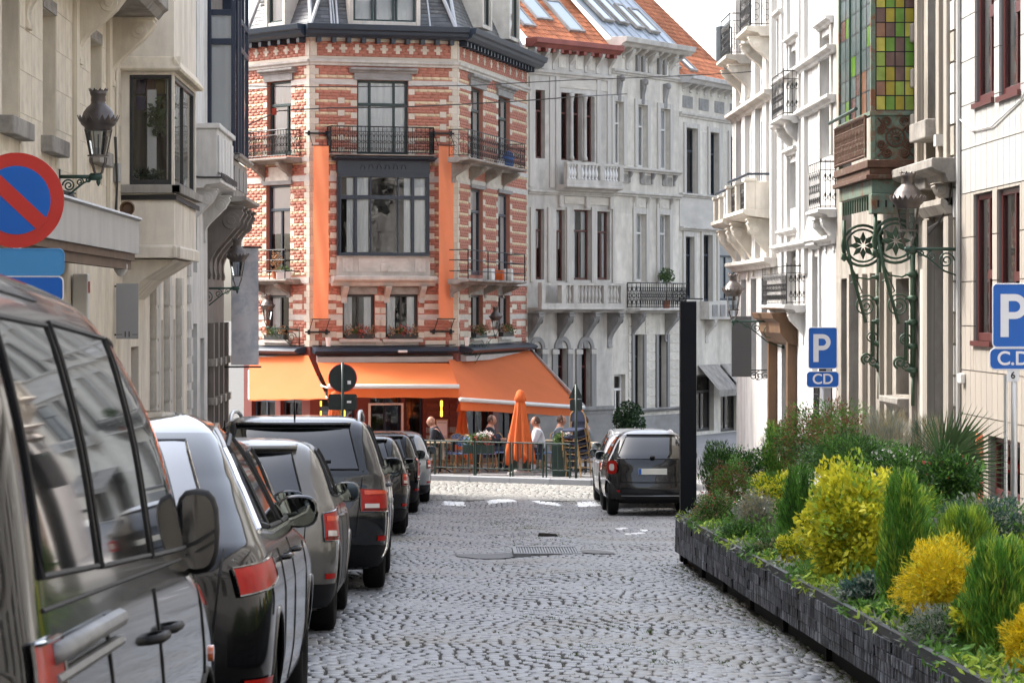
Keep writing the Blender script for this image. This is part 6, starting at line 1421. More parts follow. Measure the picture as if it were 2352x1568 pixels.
# ================================================================== cars
def paint(name, col, metal=.5, rough=.28): return mat(name, col, rough, metal, .3, coat=.6)
CGLASS = mat('tinted_car_glass', (0.003, 0.004, 0.004), 0.02, spec=.8, coat=.6)
PLASTIC = mat('black_plastic', (0.008, 0.008, 0.009), 0.55, spec=.3, bump=.05, bscale=200)
GLOSSB = mat('gloss_black', (0.008, 0.008, 0.009), 0.08, coat=1.0)
RUBBER = mat('tyre_rubber', (0.005, 0.005, 0.005), 0.8, spec=.25, bump=.1)
RIMM = mat('alloy_rim', (0.34, 0.34, 0.35), 0.3, 0.9)
REDL = mat('tail_light_red', (0.40, 0.010, 0.006), 0.3, spec=.2, coat=.12, var=.25, vscale=14)
DREDL = mat('dark_lamp_red', (0.10, 0.004, 0.003), 0.2, spec=.3); ORGR = mat('bright_lamp_red', (0.62, 0.06, 0.02), 0.15, spec=.4, coat=.3)
ORGL = mat('indicator_orange', (0.70, 0.16, 0.05), 0.12, coat=1.0)
CLEARL = mat('clear_lens', (0.62, 0.56, 0.52), 0.12, coat=1.0)
MIRG = mat('mirror_glass', (0.16, 0.18, 0.175), 0.02, 1.0)
WELL = mat('wheel_well', (0.006, 0.006, 0.006), 0.9)
PLATE = mat('plate_white', (0.75, 0.75, 0.68), 0.4)
def tyre_mesh(r, wd):
    b = MB(); n = 36; h = wd / 2
    prof = [(-h * .55, r * .66), (-h * .9, r * .72), (-h, r * .84), (-h * .86, r * .965), (-h * .5, r), (h * .5, r), (h * .86, r * .965), (h, r * .84), (h * .9, r * .72), (h * .55, r * .66)]
    rows = [[(x, q * math.cos(2 * math.pi * k / n), q * math.sin(2 * math.pi * k / n)) for x, q in prof] for k in range(n + 1)]
    b.grid(rows); return b.mesh('wheel', RUBBER, True)
def rim_mesh(r, wd, spokes):
    b = MB(); h = wd / 2; n = 36; q = r * .66
    rows = [[(h * .62, q * 1.03 * math.cos(2 * math.pi * k / n), q * 1.03 * math.sin(2 * math.pi * k / n)), (h * .50, q * .93 * math.cos(2 * math.pi * k / n), q * .93 * math.sin(2 * math.pi * k / n)), (-h * .3, q * .88 * math.cos(2 * math.pi * k / n), q * .88 * math.sin(2 * math.pi * k / n))] for k in range(n + 1)]
    b.grid(rows)
    for k in range(spokes):
        for e in (-.09, .09):
            a = 2 * math.pi * k / spokes; c, s = math.cos(a + e), math.sin(a + e); c0, s0 = math.cos(a), math.sin(a)
            b.tube([(h * .48, c0 * q * .18, s0 * q * .18), (h * .52, c * q * .55, s * q * .55), (h * .44, c * q * .95, s * q * .95)], q * .05, 5)
    b.disc((h * .48, 0, 0), q * .22, 'x', .03, 16); b.cur = 1; b.disc((-h * .1, 0, 0), q * .9, 'x', .01, 24)
    return b.mesh('rim', [RIMM, WELL])
class Car:
    def __init__(s, name, label, rings, p, x_side, y_rear, side='right', group='cars parked along the street', yaw=0.0, nz=64, pr=4.0, pf=3.0, ryr=.42, ryf=.75, lift=0.0):
        s.r = np.array(rings, float); s.pr, s.pf, s.ryr, s.ryf = pr, pf, ryr, ryf; s.L = s.r[:, 2].max(); s.W = s.r[:, 3].max(); s.p = p; s.nz = nz
        cx = x_side - s.W if side == 'right' else x_side + s.W
        pit = math.atan((base(y_rear + s.L) - base(y_rear)) / s.L)
        s.t = thing(name, (cx, y_rear, base(y_rear) + .012 + lift), label, 'car', group, local=True, rot=(pit, 0, yaw)); s.arch = []
        if 'van' in name: s.t['category'] = 'van'
    def ring(s, z):
        """interpolated (yr, yf, w) at height z, monotone smooth"""
        Z = s.r[:, 0]; z = min(max(z, Z[0]), Z[-1]); i = min(int(np.searchsorted(Z, z, 'right')) - 1, len(Z) - 2); h = Z[i + 1] - Z[i]; t = (z - Z[i]) / h; out = []
        for c in (1, 2, 3):
            v = s.r[:, c]; d = np.diff(v) / np.diff(Z)
            def slope(k):
                if k == 0: return d[0]
                if k == len(Z) - 1: return d[-1]
                return 0.0 if d[k - 1] * d[k] <= 0 else 2 * d[k - 1] * d[k] / (d[k - 1] + d[k])
            a, e = slope(i), slope(i + 1)
            out.append((2 * t ** 3 - 3 * t * t + 1) * v[i] + (t ** 3 - 2 * t * t + t) * h * a + (-2 * t ** 3 + 3 * t * t) * v[i + 1] + (t ** 3 - t * t) * h * e)
        return out
    def ends(s, yr, yf):
        k = min(1.0, (yf - yr) / 2.4); return s.ryr * k, s.ryf * k
    def side(s, y, z):
        yr, yf, w = s.ring(z); a, c = s.ends(yr, yf); x = w
        if y < yr + a: q = min(1, max(0, 1 - (y - yr) / a)); x = w * (1 - q ** s.pr) ** (1 / s.pr)
        elif y > yf - c: q = min(1, max(0, 1 - (yf - y) / c)); x = w * (1 - q ** s.pf) ** (1 / s.pf)
        return Vector((x, y, z))
    def rear(s, x, z):
        yr, yf, w = s.ring(z); a, c = s.ends(yr, yf); q = min(1, abs(x) / w)
        return Vector((x, yr + a * (1 - (1 - q ** s.pr) ** (1 / s.pr)), z))
    def front(s, x, z):
        yr, yf, w = s.ring(z); a, c = s.ends(yr, yf); q = min(1, abs(x) / w)
        return Vector((x, yf - c * (1 - (1 - q ** s.pf) ** (1 / s.pf)), z))
    def corner(s, a, z):
        """a: 0 rear centre, 1 where the side begins, >1 metres along the side"""
        yr, yf, w = s.ring(z); e, c = s.ends(yr, yf)
        if a > 1: return Vector((w, yr + e + (a - 1), z))
        th = a * math.pi / 2; return Vector((w * math.sin(th) ** (2 / s.pr), yr + e * (1 - max(0, math.cos(th)) ** (2 / s.pr)), z))
    def body(s, ns=22, ne=11, roofm=None, roofz=None):
        Z = s.r[:, 0]; zs = []
        for i in range(len(Z) - 1):
            m = max(2, int(math.ceil(s.nz * (Z[i + 1] - Z[i]) / (Z[-1] - Z[0])))); zs += [Z[i] + (Z[i + 1] - Z[i]) * k / m for k in range(m)]
        zs.append(Z[-1]); rows = []
        for z in zs:
            yr, yf, w = s.ring(z); a, c = s.ends(yr, yf); P = []
            for k in range(ne): th = k / ne * math.pi / 2; P.append((w * math.sin(th) ** (2 / s.pr), yr + a * (1 - math.cos(th) ** (2 / s.pr))))
            for k in range(ns): P.append((w, yr + a + (yf - c - yr - a) * k / ns))
            for k in range(ne + 1): th = (1 - k / ne) * math.pi / 2; P.append((w * math.sin(th) ** (2 / s.pf), yf - c * (1 - math.cos(th) ** (2 / s.pf))))
            rows.append([(x, y, z) for x, y in P] + [(-x, y, z) for x, y in reversed(P[1:-1])])
        n = len(rows[0]); b = MB(); st = [b.pts(r_) for r_ in rows]
        for i in range(len(rows) - 1):
            for k in range(n):
                k2 = (k + 1) % n; q = [rows[i][k], rows[i][k2], rows[i + 1][k2], rows[i + 1][k]]; cy = sum(p[1] for p in q) / 4; cz = sum(p[2] for p in q) / 4; cxx = abs(sum(p[0] for p in q) / 4)
                if any(math.hypot(cy - ay, cz - az) < ar for ay, az, ar in s.arch) and cxx > s.W * .6: continue
                b.cur = 1 if roofz and cz > roofz else 0
                b.face((st[i] + k, st[i] + k2, st[i + 1] + k2, st[i + 1] + k))
        b.cur = 1 if roofz else 0; b.face(range(st[-1], st[-1] + n)); b.cur = 0; b.face(range(st[0] + n - 1, st[0] - 1, -1))
        return b.build('body', [s.p, roofm or s.p], s.t, smooth=True)
    def nrm(s, fn, u, v):
        e = .01; a = fn(u + e, v) - fn(u - e, v); c = fn(u, v + e) - fn(u, v - e); n = a.cross(c)
        if n.length < 1e-9: n = Vector((1, 0, 0))
        n.normalize(); p = fn(u, v)
        o = Vector((p.x, (p.y - s.L / 2) * .35, 0)); return n if n.dot(o) >= 0 else -n
    def patch(s, name, fn, quad, m, off=.006, nu=10, nv=8, mirror=True, parent=None, seal=None, sealr=.008, both=True):
        """cover the four-cornered region of the shell; corners in the function's own coordinates"""
        A, B, C, D = [Vector((*q, 0)) for q in quad]; out = []
        for sg in ((1, -1) if (mirror and both) else (1,)):
            rows = []
            for j in range(nv + 1):
                row = []
                for i in range(nu + 1):
                    q = A.lerp(B, i / nu).lerp(D.lerp(C, i / nu), j / nv); p = fn(q.x, q.y) + s.nrm(fn, q.x, q.y) * off; row.append((p.x * sg, p.y, p.z))
                rows.append(row)
            o = MB().grid(rows).build(name, m, parent or s.t, smooth=True); out.append(o)
            if seal:
                P = []
                for a, c in ((A, B), (B, C), (C, D), (D, A)):
                    for k in range(8): q = a.lerp(c, k / 8); p = fn(q.x, q.y) + s.nrm(fn, q.x, q.y) * off; P.append((p.x * sg, p.y, p.z))
                MB().tube(P, sealr, 5, closed=True).build('seal', seal, o)
        return out
    def line(s, name, fn, pts, m, r=.005, off=.0, mirror=True):
        Q = []
        for a, c in zip(pts[:-1], pts[1:]):
            for k in range(8): t = k / 8; u, v = a[0] + (c[0] - a[0]) * t, a[1] + (c[1] - a[1]) * t; Q.append(fn(u, v) + s.nrm(fn, u, v) * off)
        Q.append(fn(*pts[-1]))
        for sg in ((1, -1) if mirror else (1,)): MB().tube([(p.x * sg, p.y, p.z) for p in Q], r, 5).build(name, m, s.t)
    def wheels(s, y1, y2, r, wd=.21, spokes=5, arch=.05, lip=None, inset=.035):
        s.wy = (y1, y2, r, wd); s.arch = [(y1, r, r + arch), (y2, r, r + arch)]; tm, rm = tyre_mesh(r, wd), rim_mesh(r, wd, spokes)
        for y in (y1, y2):
            for sg in (1, -1):
                x = s.side(y, r + .12).x - wd / 2 - inset + .02
                w = inst(tm, 'wheel', s.t, (sg * x, y, r), (0, 0, 0 if sg > 0 else math.pi)); rim = bpy.data.objects.new('rim', rm); COL.objects.link(rim); rim.parent = w
                n = 16; P = []
                for k in range(n + 1):
                    a = math.pi * (-.06 + 1.12 * k / n); yy, zz = y + (r + arch) * math.cos(a), r + (r + arch) * math.sin(a); P.append((sg * (s.side(yy, max(zz, s.r[0, 0])).x - .004), yy, zz))
                MB().tube(P, .014, 6).build('arch_lip', lip or s.p, s.t, smooth=True)
                b = MB(); m = 12
                zf_ = s.r[0, 0] + .02; rows = [[(sg * q, y + (r + arch + .03) * math.cos(math.pi * k / m), max(zf_, r + (r + arch + .03) * math.sin(math.pi * k / m))) for q in (s.W - .06, s.W - .42)] for k in range(m + 1)]
                b.grid(rows).poly([q[1] for q in rows]).build('wheel_well', WELL, s.t)
    def mirror(s, y, z, w=.11, h=.085, d=.07, m=None, out=.10, tall=1.0, glass=True):
        for sg in (1, -1):
            x = s.side(y, z).x; c = Vector((sg * (x + out), y, z)); b = MB(); n, k_ = 16, 9; rows = []
            for j in range(k_ + 1):
                ph = -math.pi / 2 + math.pi * j / k_; cp, sp = math.cos(ph), math.sin(ph); f = abs(cp) ** .55
                rows.append([(c.x + w * math.copysign(abs(math.cos(a)) ** .7, math.cos(a)) * f, c.y + d * (sp if sp > 0 else sp * .35), c.z + h * tall * math.copysign(abs(math.sin(a)) ** .7, math.sin(a)) * f) for a in [2 * math.pi * q / n for q in range(n + 1)]])
            o = b.grid(rows).build('side_mirror', m or s.p, s.t, smooth=True)
            P = [(c.x + w * .86 * math.copysign(abs(math.cos(a)) ** .7, math.cos(a)), c.z + h * tall * .86 * math.copysign(abs(math.sin(a)) ** .7, math.sin(a))) for a in [2 * math.pi * q / 20 for q in range(20)]]
            MB().prism(P, c.y - d * .35 - .008, c.y - d * .35 + .004, 'y').build('mirror_glass', MIRG if glass else GLOSSB, o)
            MB().tube([(sg * (x - .03), y + .03, z - h * .6), (c.x, c.y + .01, z - h * .5)], .028, 6).build('mirror_arm', PLASTIC, o)
    def handle(s, y, z, ln=.2, m=None):
        for sg in (1, -1):
            x = s.side(y, z).x; MB().tube([(sg * (x - .01), y - ln / 2, z), (sg * (x + .028), y - ln / 2 + .03, z + .005), (sg * (x + .03), y + ln / 2 - .03, z + .005), (sg * (x - .01), y + ln / 2, z)], .014, 6).build('door_handle', m or s.p, s.t, smooth=True)
    def plate(s, z, wd=.52, ht=.11, off=.02, blank=True):
        y = s.rear(0, z).y - off; o = MB().box(-wd / 2, wd / 2, y - .012, y, z - ht / 2, z + ht / 2).build('number_plate', PLATE, s.t, bevel=.003); MB().box(-wd / 2 + .004, -wd / 2 + .05, y - .0155, y - .0125, z - ht / 2 + .004, z + ht / 2 - .004).build('plate_strip', BLUE, o)
def hatch(name, label, p, x, y, L=4.05, W=.875, H=1.46, side='right', group=None, rake=1.0, box=0.0, rr=.31, tl=None, clad=False, spoiler=True, rails=False, roofm=None, **kw):
    """five-door hatchback; box pushes the tail upright"""
    ky, kz = L / 4.05, H / 1.47; tail = lambda v, z: v * rake * (1 - box * .55) if z > .9 else v
    T = [(.17, .24, 3.82, .78), (.26, .10, 3.96, .84), (.45, .02, 4.05, .868), (.62, .0, 4.04, .875), (.76, .02, 3.97, .87), (.84, .05, 3.82, .862), (.90, .08, 3.50, .855), (.955, .10, 3.05, .845), (1.0, .13, 2.88, .825), (1.12, .22, 2.66, .785), (1.25, .33, 2.42, .735), (1.35, .45, 2.20, .685), (1.41, .56, 2.02, .63), (1.445, .72, 1.86, .55), (1.465, .95, 1.66, .40), (1.472, 1.2, 1.45, .15)]
    R_ = [(z * kz, tail(a, z) * ky, f * ky, w * W / .875) for z, a, f, w in T]
    c = Car(name, label, R_, p, x, y, side, group or 'cars parked along the street', **kw); s = c
    c.wheels(.68 * ky, 3.24 * ky, rr, lip=PLASTIC if clad else None); c.body(roofm=roofm, roofz=1.40 * kz if roofm else None)
    S = lambda pts: [(a * ky, b * kz) for a, b in pts]
    z0, z1 = 1.005, 1.36
    ra = tail(.40, 1.2)
    for nm, q in (('quarter_window', S([(.56 + ra * .3, z0 + .05), (.88, z0 + .02), (.98, z1), (.90, z1)])), ('rear_side_window', S([(.92, z0 + .02), (1.55, z0), (1.52, z1 + .02), (1.02, z1 + .005)])), ('front_side_window', S([(1.62, z0), (2.58, z0), (2.12, z1 - .02), (1.60, z1 + .02)]))): c.patch(nm, c.side, q, CGLASS, seal=PLASTIC, sealr=.010)
    c.patch('rear_window', c.rear, [(-.62 * W / .875, 1.01 * kz), (.62 * W / .875, 1.01 * kz), (.52 * W / .875, 1.35 * kz), (-.52 * W / .875, 1.35 * kz)], CGLASS, mirror=False, nu=18, seal=PLASTIC)
    c.patch('windscreen', c.front, [(-.60, 1.02 * kz), (.60, 1.02 * kz), (.50, 1.36 * kz), (-.50, 1.36 * kz)], CGLASS, mirror=False, nu=18)
    if spoiler:
        P = [c.rear(q, 1.37 * kz) + Vector((0, -.07 + .05 * abs(q / .6) ** 2, .02)) for q in [-.56 + 1.12 * k / 12 for k in range(13)]]; b = MB(); b.grid([[p for p in P], [p + Vector((0, .20, .025)) for p in P]]); b.build('roof_spoiler', roofm or p, c.t, smooth=True, solid=.025)
    tl = tl or [(.62, .72), (1.12, .72), (1.16, .90), (.66, .90)]
    for o in c.patch('tail_light', c.corner, [(a, b * kz) for a, b in tl], REDL, off=.012, seal=GLOSSB, sealr=.006):
        pass
    c.patch('tail_lamp_lens', c.corner, [(tl[0][0] + .05, tl[0][1] * kz + .035), (tl[0][0] + .28, tl[0][1] * kz + .035), (tl[0][0] + .28, tl[0][1] * kz + .075), (tl[0][0] + .05, tl[0][1] * kz + .075)], CLEARL, off=.017, nu=5, nv=3)
    a0, b0, a1, b1 = tl[0][0], tl[0][1] * kz, tl[1][0], tl[3][1] * kz
    c.patch('dark_lens', c.corner, [(a0 + .03, b0 + .012), (a1 - .03, b0 + .012), (a1 - .03, b0 + .03), (a0 + .03, b0 + .03)], DREDL, off=.017, nu=8, nv=2); c.patch('upper_lens', c.corner, [(a0 + .05, b1 - .06), (a1 - .04, b1 - .05), (a1 - .04, b1 - .02), (a0 + .05, b1 - .02)], ORGR, off=.017, nu=8, nv=2)
    c.patch('rear_bumper', c.corner, [(0.0, .20 * kz), (1.08, .20 * kz), (1.05, .38 * kz), (0.0, .38 * kz)], PLASTIC, off=.006, nu=14, nv=5)
    c.patch('rear_reflector', c.corner, [(.62, .42 * kz), (.86, .42 * kz), (.86, .46 * kz), (.62, .46 * kz)], REDL, off=.012, nu=5, nv=2)
    for yy in (.98, 1.58, 2.62): c.line('door_gap', c.side, [(yy * ky, .30 * kz), (yy * ky, .95 * kz)], PLASTIC, .004)
    c.line('sill_gap', c.side, [(1.05 * ky, .27 * kz), (2.75 * ky, .27 * kz)], PLASTIC, .006)
    c.line('hatch_gap', c.rear, [(-.66 * W / .875, 1.0 * kz), (-.62, .46 * kz), (.62, .46 * kz), (.66 * W / .875, 1.0 * kz)], PLASTIC, .005, mirror=False)
    c.handle(1.05 * ky + .12, .86 * kz, m=p); c.handle(1.75 * ky + .02, .86 * kz, m=p)
    c.mirror(2.48 * ky, 1.02 * kz, m=p if not clad else GLOSSB); c.plate(.62 * kz)
    if clad: c.patch('sill_cladding', c.side, S([(1.0, .18), (2.9, .18), (2.9, .30), (1.0, .30)]), PLASTIC, off=.008)
    if rails:
        for sg in (1, -1):
            x_ = .60 * W / .875; q = [(.62, 1.37), (.75, 1.445), (1.0, 1.47), (1.5, 1.48), (1.95, 1.45), (2.06, 1.40)]; MB().tube([(sg * x_, a * ky, b * kz + .03) for a, b in q], .02, 6).build('roof_rail', ALU, c.t, smooth=True)
    q_ = [c.rear(a, 1.03 * kz + e) + Vector((0, -.02, 0)) for a, e in ((0, -.01), (.02, .02), (.38, .06))]; MB().tube(q_, .012, 5).build('wiper', PLASTIC, c.t)
    MB().tube([(0, .72 * ky, 1.44 * kz), (0, .60 * ky, 1.60 * kz)], [.012, .004], 5).build('aerial', PLASTIC, c.t)
    c.patch('brake_lamp', c.rear, [(-.16, 1.37 * kz), (.16, 1.37 * kz), (.16, 1.385 * kz), (-.16, 1.385 * kz)], GLOSSB, mirror=False, off=.02)
    return c
P_VAN = paint('paint_warm_grey', (.010, .010, .010), .0, .12); P_BLACK = mat('paint_black', (.004, .004, .005), .12, spec=.25, coat=.25); P_BEIGE = paint('paint_grey_beige', (.155, .148, .136), .4); P_DGREY = paint('paint_dark_grey', (.015, .016, .018), .0, .18)
P_SILV = paint('paint_silver', (.30, .31, .32), .4); P_WHITE = paint('paint_white', (.75, .75, .76), .0, .3); P_NAVY = paint('paint_navy', (.010, .013, .02), .0, .2); P_DGREEN = paint('paint_charcoal', (.008, .009, .011), .0, .18)
# ---- high-roof family van, nearest
T = [(.20, .10, 4.55, .80), (.32, .04, 4.66, .885), (.55, .0, 4.72, .905), (.73, .0, 4.70, .905), (.88, .01, 4.58, .895), (.96, .02, 4.40, .885), (1.02, .03, 4.18, .877), (1.08, .03, 4.02, .868), (1.25, .05, 3.86, .845), (1.44, .07, 3.66, .815), (1.61, .10, 3.38, .775), (1.74, .14, 3.08, .735), (1.83, .20, 2.80, .690), (1.88, .30, 2.50, .62), (1.912, .55, 2.10, .48), (1.925, .9, 1.7, .2)]
T = [(z, a * 1.06, f * 1.06, w) for z, a, f, w in T]
van = Car('family_van', 'brown grey high-roof van parked nearest on the left', T, P_VAN, -.79, 5.5, pr=6.0, ryr=.30, ryf=.9, nz=80)
van.wheels(.85, 3.94, .325, lip=PLASTIC); van.body(ns=40)
for nm, q in (('quarter_window', [(.32, 1.19), (1.25, 1.17), (1.21, 1.75), (.36, 1.74)]), ('sliding_door_window', [(1.33, 1.165), (2.44, 1.145), (2.40, 1.76), (1.29, 1.76)]), ('front_side_window', [(2.50, 1.14), (3.72, 1.12), (3.10, 1.73), (2.46, 1.76)]), ('corner_window', [(3.78, 1.12), (4.00, 1.12), (3.44, 1.66), (3.18, 1.71)])): van.patch(nm, van.side, q, CGLASS, nu=14, nv=12, seal=PLASTIC, sealr=.008)
van.patch('rear_window', van.rear, [(-.62, 1.08), (.62, 1.08), (.56, 1.66), (-.56, 1.66)], CGLASS, mirror=False, seal=PLASTIC); van.patch('windscreen', van.front, [(-.66, 1.14), (.66, 1.14), (.56, 1.68), (-.56, 1.68)], CGLASS, mirror=False)
van.patch('tail_light', van.corner, [(.80, .66), (1.12, .66), (1.10, 1.06), (.80, 1.06)], REDL, off=.012, seal=GLOSSB, sealr=.006); van.patch('rear_bumper', van.corner, [(0, .22), (1.4, .22), (1.4, .50), (0, .50)], PLASTIC, nu=14)
van.patch('door_guard', van.side, [(1.35, .50), (2.22, .50), (2.22, .57), (1.35, .57)], PLASTIC, off=.02); van.patch('door_guard', van.side, [(2.44, .50), (3.2, .50), (3.2, .57), (2.44, .57)], PLASTIC, off=.02)
for sg in (1, -1):
    b = MB(); P0 = [Vector((sg * (van.side(y, 1.03).x + .012), y, 1.03)) for y in (.30, 1.50)]
    b.tube([P0[0], P0[1]], .024, 8); o = b.build('slide_rail', STEEL, van.t, smooth=True); MB().tube([p + Vector((sg * .004, 0, -.055)) for p in P0], .014, 6).build('rail_lip', STEEL, o)
for y in (1.30, 2.47, 3.84): van.line('door_gap', van.side, [(y, .30), (y, 1.02), (y - (.12 if y > 3 else 0), 1.05)], PLASTIC, .006)
van.line('belt_gap', van.side, [(.30, 1.12), (3.7, 1.09)], PLASTIC, .006); van.line('roof_gap', van.side, [(.3, 1.81), (1.28, 1.815)], PLASTIC, .005)
van.handle(2.30, .92, .24, PLASTIC); van.handle(2.70, .92, .24, PLASTIC); van.mirror(3.74, 1.17, .075, .13, .11, PLASTIC, .075, 1.1, glass=False)
MB().disc((van.side(4.1, .74).x + .004, 4.1, .74), .028, 'x', .012, 16).build('side_indicator', ORGL, van.t)
van.patch('wheel_flare', van.side, [(.36, .40), (1.24, .40), (1.24, .46), (.36, .46)], PLASTIC, off=.004)
# ---- black fastback
T = [(.20, .22, 4.60, .84), (.32, .06, 4.72, .91), (.55, .0, 4.75, .945), (.78, .0, 4.70, .95), (.90, .0, 4.50, .935), (.97, .03, 4.15, .915), (1.02, .07, 3.75, .895), (1.06, .14, 3.58, .875), (1.15, .32, 3.38, .83), (1.28, .58, 3.10, .765), (1.40, .86, 2.80, .695), (1.50, 1.16, 2.50, .62), (1.56, 1.42, 2.26, .54), (1.595, 1.65, 2.05, .42), (1.61, 1.8, 1.9, .2)]
tes = Car('fastback_car', 'black fastback car right behind the van, street mirrored in its side', T, P_BLACK, -.70, 11.25, pr=3.4, ryr=.55, ryf=.9, nz=76)
tes.wheels(.92, 3.82, .345, .24, 9); tes.body(ns=36, roofm=CGLASS, roofz=1.50)
for nm, q in (('quarter_window', [(.92, 1.10), (1.30, 1.08), (1.38, 1.40), (1.22, 1.34)]), ('rear_side_window', [(1.34, 1.075), (2.18, 1.07), (2.14, 1.485), (1.44, 1.43)]), ('front_side_window', [(2.26, 1.07), (3.28, 1.08), (2.66, 1.46), (2.22, 1.49)])): tes.patch(nm, tes.side, q, CGLASS, nu=12, nv=10, seal=PLASTIC, sealr=.012)
tes.line('window_trim', tes.side, [(.80, 1.08), (1.0, 1.28), (1.25, 1.42), (1.6, 1.51), (2.1, 1.535), (2.5, 1.52)], CHROME, .013, .004); tes.line('belt_trim', tes.side, [(.78, 1.075), (1.4, 1.05), (3.4, 1.055)], CHROME, .010, .004)
tes.patch('rear_window', tes.rear, [(-.70, 1.08), (.70, 1.08), (.52, 1.46), (-.52, 1.46)], mat('pale_reflecting_rear_glass', (.03, .035, .04), .04, spec=1.0, coat=1.0), mirror=False, nu=20, nv=12, seal=GLOSSB)
tes.patch('windscreen', tes.front, [(-.66, 1.10), (.66, 1.10), (.52, 1.48), (-.52, 1.48)], CGLASS, mirror=False)
tes.patch('tail_light', tes.corner, [(.58, .83), (1.18, .88), (1.10, .98), (.56, .94)], REDL, off=.012, seal=GLOSSB, sealr=.006); tes.patch('rear_bumper', tes.corner, [(0, .22), (1.1, .22), (1.1, .40), (0, .40)], PLASTIC, nu=14)
tes.patch('rear_reflector', tes.corner, [(.62, .44), (.95, .44), (.95, .49), (.62, .49)], REDL, off=.012, nu=5)
for pts in ([(1.36, .98), (1.42, .5), (1.30, .35)], [(2.22, 1.0), (2.24, .32)], [(3.30, 1.02), (3.36, .32)]): tes.line('door_gap', tes.side, pts, PLASTIC, .005)
tes.line('hatch_gap', tes.rear, [(-.76, 1.02), (-.72, .62), (.72, .62), (.76, 1.02)], PLASTIC, .005, mirror=False); tes.line('charge_flap', tes.side, [(.42, .96), (.52, .82), (.46, .74)], PLASTIC, .004)
tes.mirror(3.02, 1.10, .105, .085, .08, GLOSSB, .10); tes.plate(.72)
for y in (1.62, 2.5): tes.handle(y, .93, .22, P_BLACK)
# ---- hatchbacks and people carriers along the left kerb
hatch('parked_car', 'dark hatchback half hidden between the black fastback and the beige hatchback', P_NAVY, -1.02, 16.45, 3.95, .86, 1.49)
hatch('parked_car', 'grey beige hatchback with dark red tail light, third clear car from the front', P_BEIGE, -.78, 20.75, 4.06, .875, 1.47, rr=.315, tl=[(.60, .70), (1.14, .70), (1.14, .94), (.60, .90)])
mpv = hatch('parked_car', 'large dark grey people carrier with roof rails and wide rear window', P_DGREY, -.52, 26.7, 4.45, .915, 1.69, rr=.34, box=.25, rails=True, tl=[(.36, .66), (1.12, .66), (1.12, .83), (.36, .85)])
mpv.line('rear_chrome', mpv.corner, [(.98, .95), (1.05, .7), (.98, .42), (.80, .32)], CHROME, .012, .008)
hatch('parked_car', 'black small car just beyond the people carrier', P_BLACK, -.62, 33.2, 3.9, .86, 1.50, box=.3)
hatch('parked_car', 'slate coloured small car with round mirror, in mid row', P_DGREEN, -.50, 41.9, 4.0, .87, 1.50, box=.3)
hatch('parked_car', 'black city car with a bright tall red tail light', P_BLACK, -.40, 51.6, 3.85, .86, 1.50, box=.4, tl=[(.70, .62), (1.08, .62), (1.16, 1.02), (.86, 1.02)])
hatch('parked_car', 'silver off-roader with black bumper at the far end of the left row', P_SILV, -.20, 56.2, 4.1, .89, 1.41, box=.5, clad=True)
# ---- right-hand cars beyond the planter
hatch('parked_car', 'white car with orange reflections next to the small dark two-seater', P_WHITE, 3.12, 54.3, 3.9, .86, 1.43, side='left', box=.5, rails=True, clad=True)
hatch('parked_car', 'pale grey car farthest along the right kerb', P_SILV, 3.42, 59.0, 3.9, .86, 1.38, side='left')
T = [(.22, .10, 2.60, .70), (.32, .02, 2.68, .80), (.48, .0, 2.70, .83), (.66, .03, 2.68, .83), (.80, .06, 2.60, .822), (.92, .08, 2.45, .81), (1.0, .11, 2.28, .79), (1.06, .14, 2.16, .765), (1.18, .24, 1.98, .705), (1.32, .38, 1.76, .635), (1.43, .52, 1.55, .56), (1.50, .66, 1.44, .46), (1.54, .80, 1.30, .32), (1.552, .9, 1.15, .15)]
sm = Car('two_seater_car', 'small dark two-seater city car seen from behind beside the black post', T, P_DGREEN, 3.04, 51.0, 'left', pr=2.9, ryr=.50, ryf=.6, nz=60)
sm.wheels(.44, 2.30, .30, .20, 6); sm.body(roofm=P_SILV, roofz=1.47)
sm.patch('rear_window', sm.rear, [(-.64, 1.03), (.64, 1.03), (.46, 1.42), (-.46, 1.42)], CGLASS, mirror=False, nu=20, nv=10, seal=GLOSSB, sealr=.012)
sm.patch('side_window', sm.side, [(.68, 1.03), (1.85, 1.02), (1.46, 1.40), (.80, 1.42)], CGLASS, seal=PLASTIC); sm.patch('windscreen', sm.front, [(-.56, 1.05), (.56, 1.05), (.48, 1.42), (-.48, 1.42)], CGLASS, mirror=False)
P_ = [c for c in range(20)]
for sg in (1, -1):
    a0 = .66; c0 = sm.corner(.62, .87); n0 = sm.nrm(sm.corner, .62, .87); tt = Vector((n0.y, -n0.x, 0)).normalized(); zz = Vector((0, 0, 1))
    def sq(rad, off): return [(c0 + n0 * off + tt * rad * math.copysign(abs(math.cos(2 * math.pi * k / 24)) ** .7, math.cos(2 * math.pi * k / 24)) + zz * rad * 1.08 * math.copysign(abs(math.sin(2 * math.pi * k / 24)) ** .7, math.sin(2 * math.pi * k / 24))) for k in range(24)]
    def pad(nm, rad, o0, o1, m, par):
        b = MB(); A, B_ = [Vector((p.x * sg, p.y, p.z)) for p in sq(rad, o0)], [Vector((p.x * sg, p.y, p.z)) for p in sq(rad * .93, o1)]; i, j = b.pts(A), b.pts(B_)
        for k in range(24): b.face((i + k, i + (k + 1) % 24, j + (k + 1) % 24, j + k))
        b.face(range(j, j + 24)); return b.build(nm, m, par, smooth=False)
    lo = pad('tail_light', .125, -.05, .03, REDL, sm.t); pad('lamp_lens', .062, .02, .038, CLEARL, lo); pad('lamp_rim', .138, -.06, .015, GLOSSB, lo)
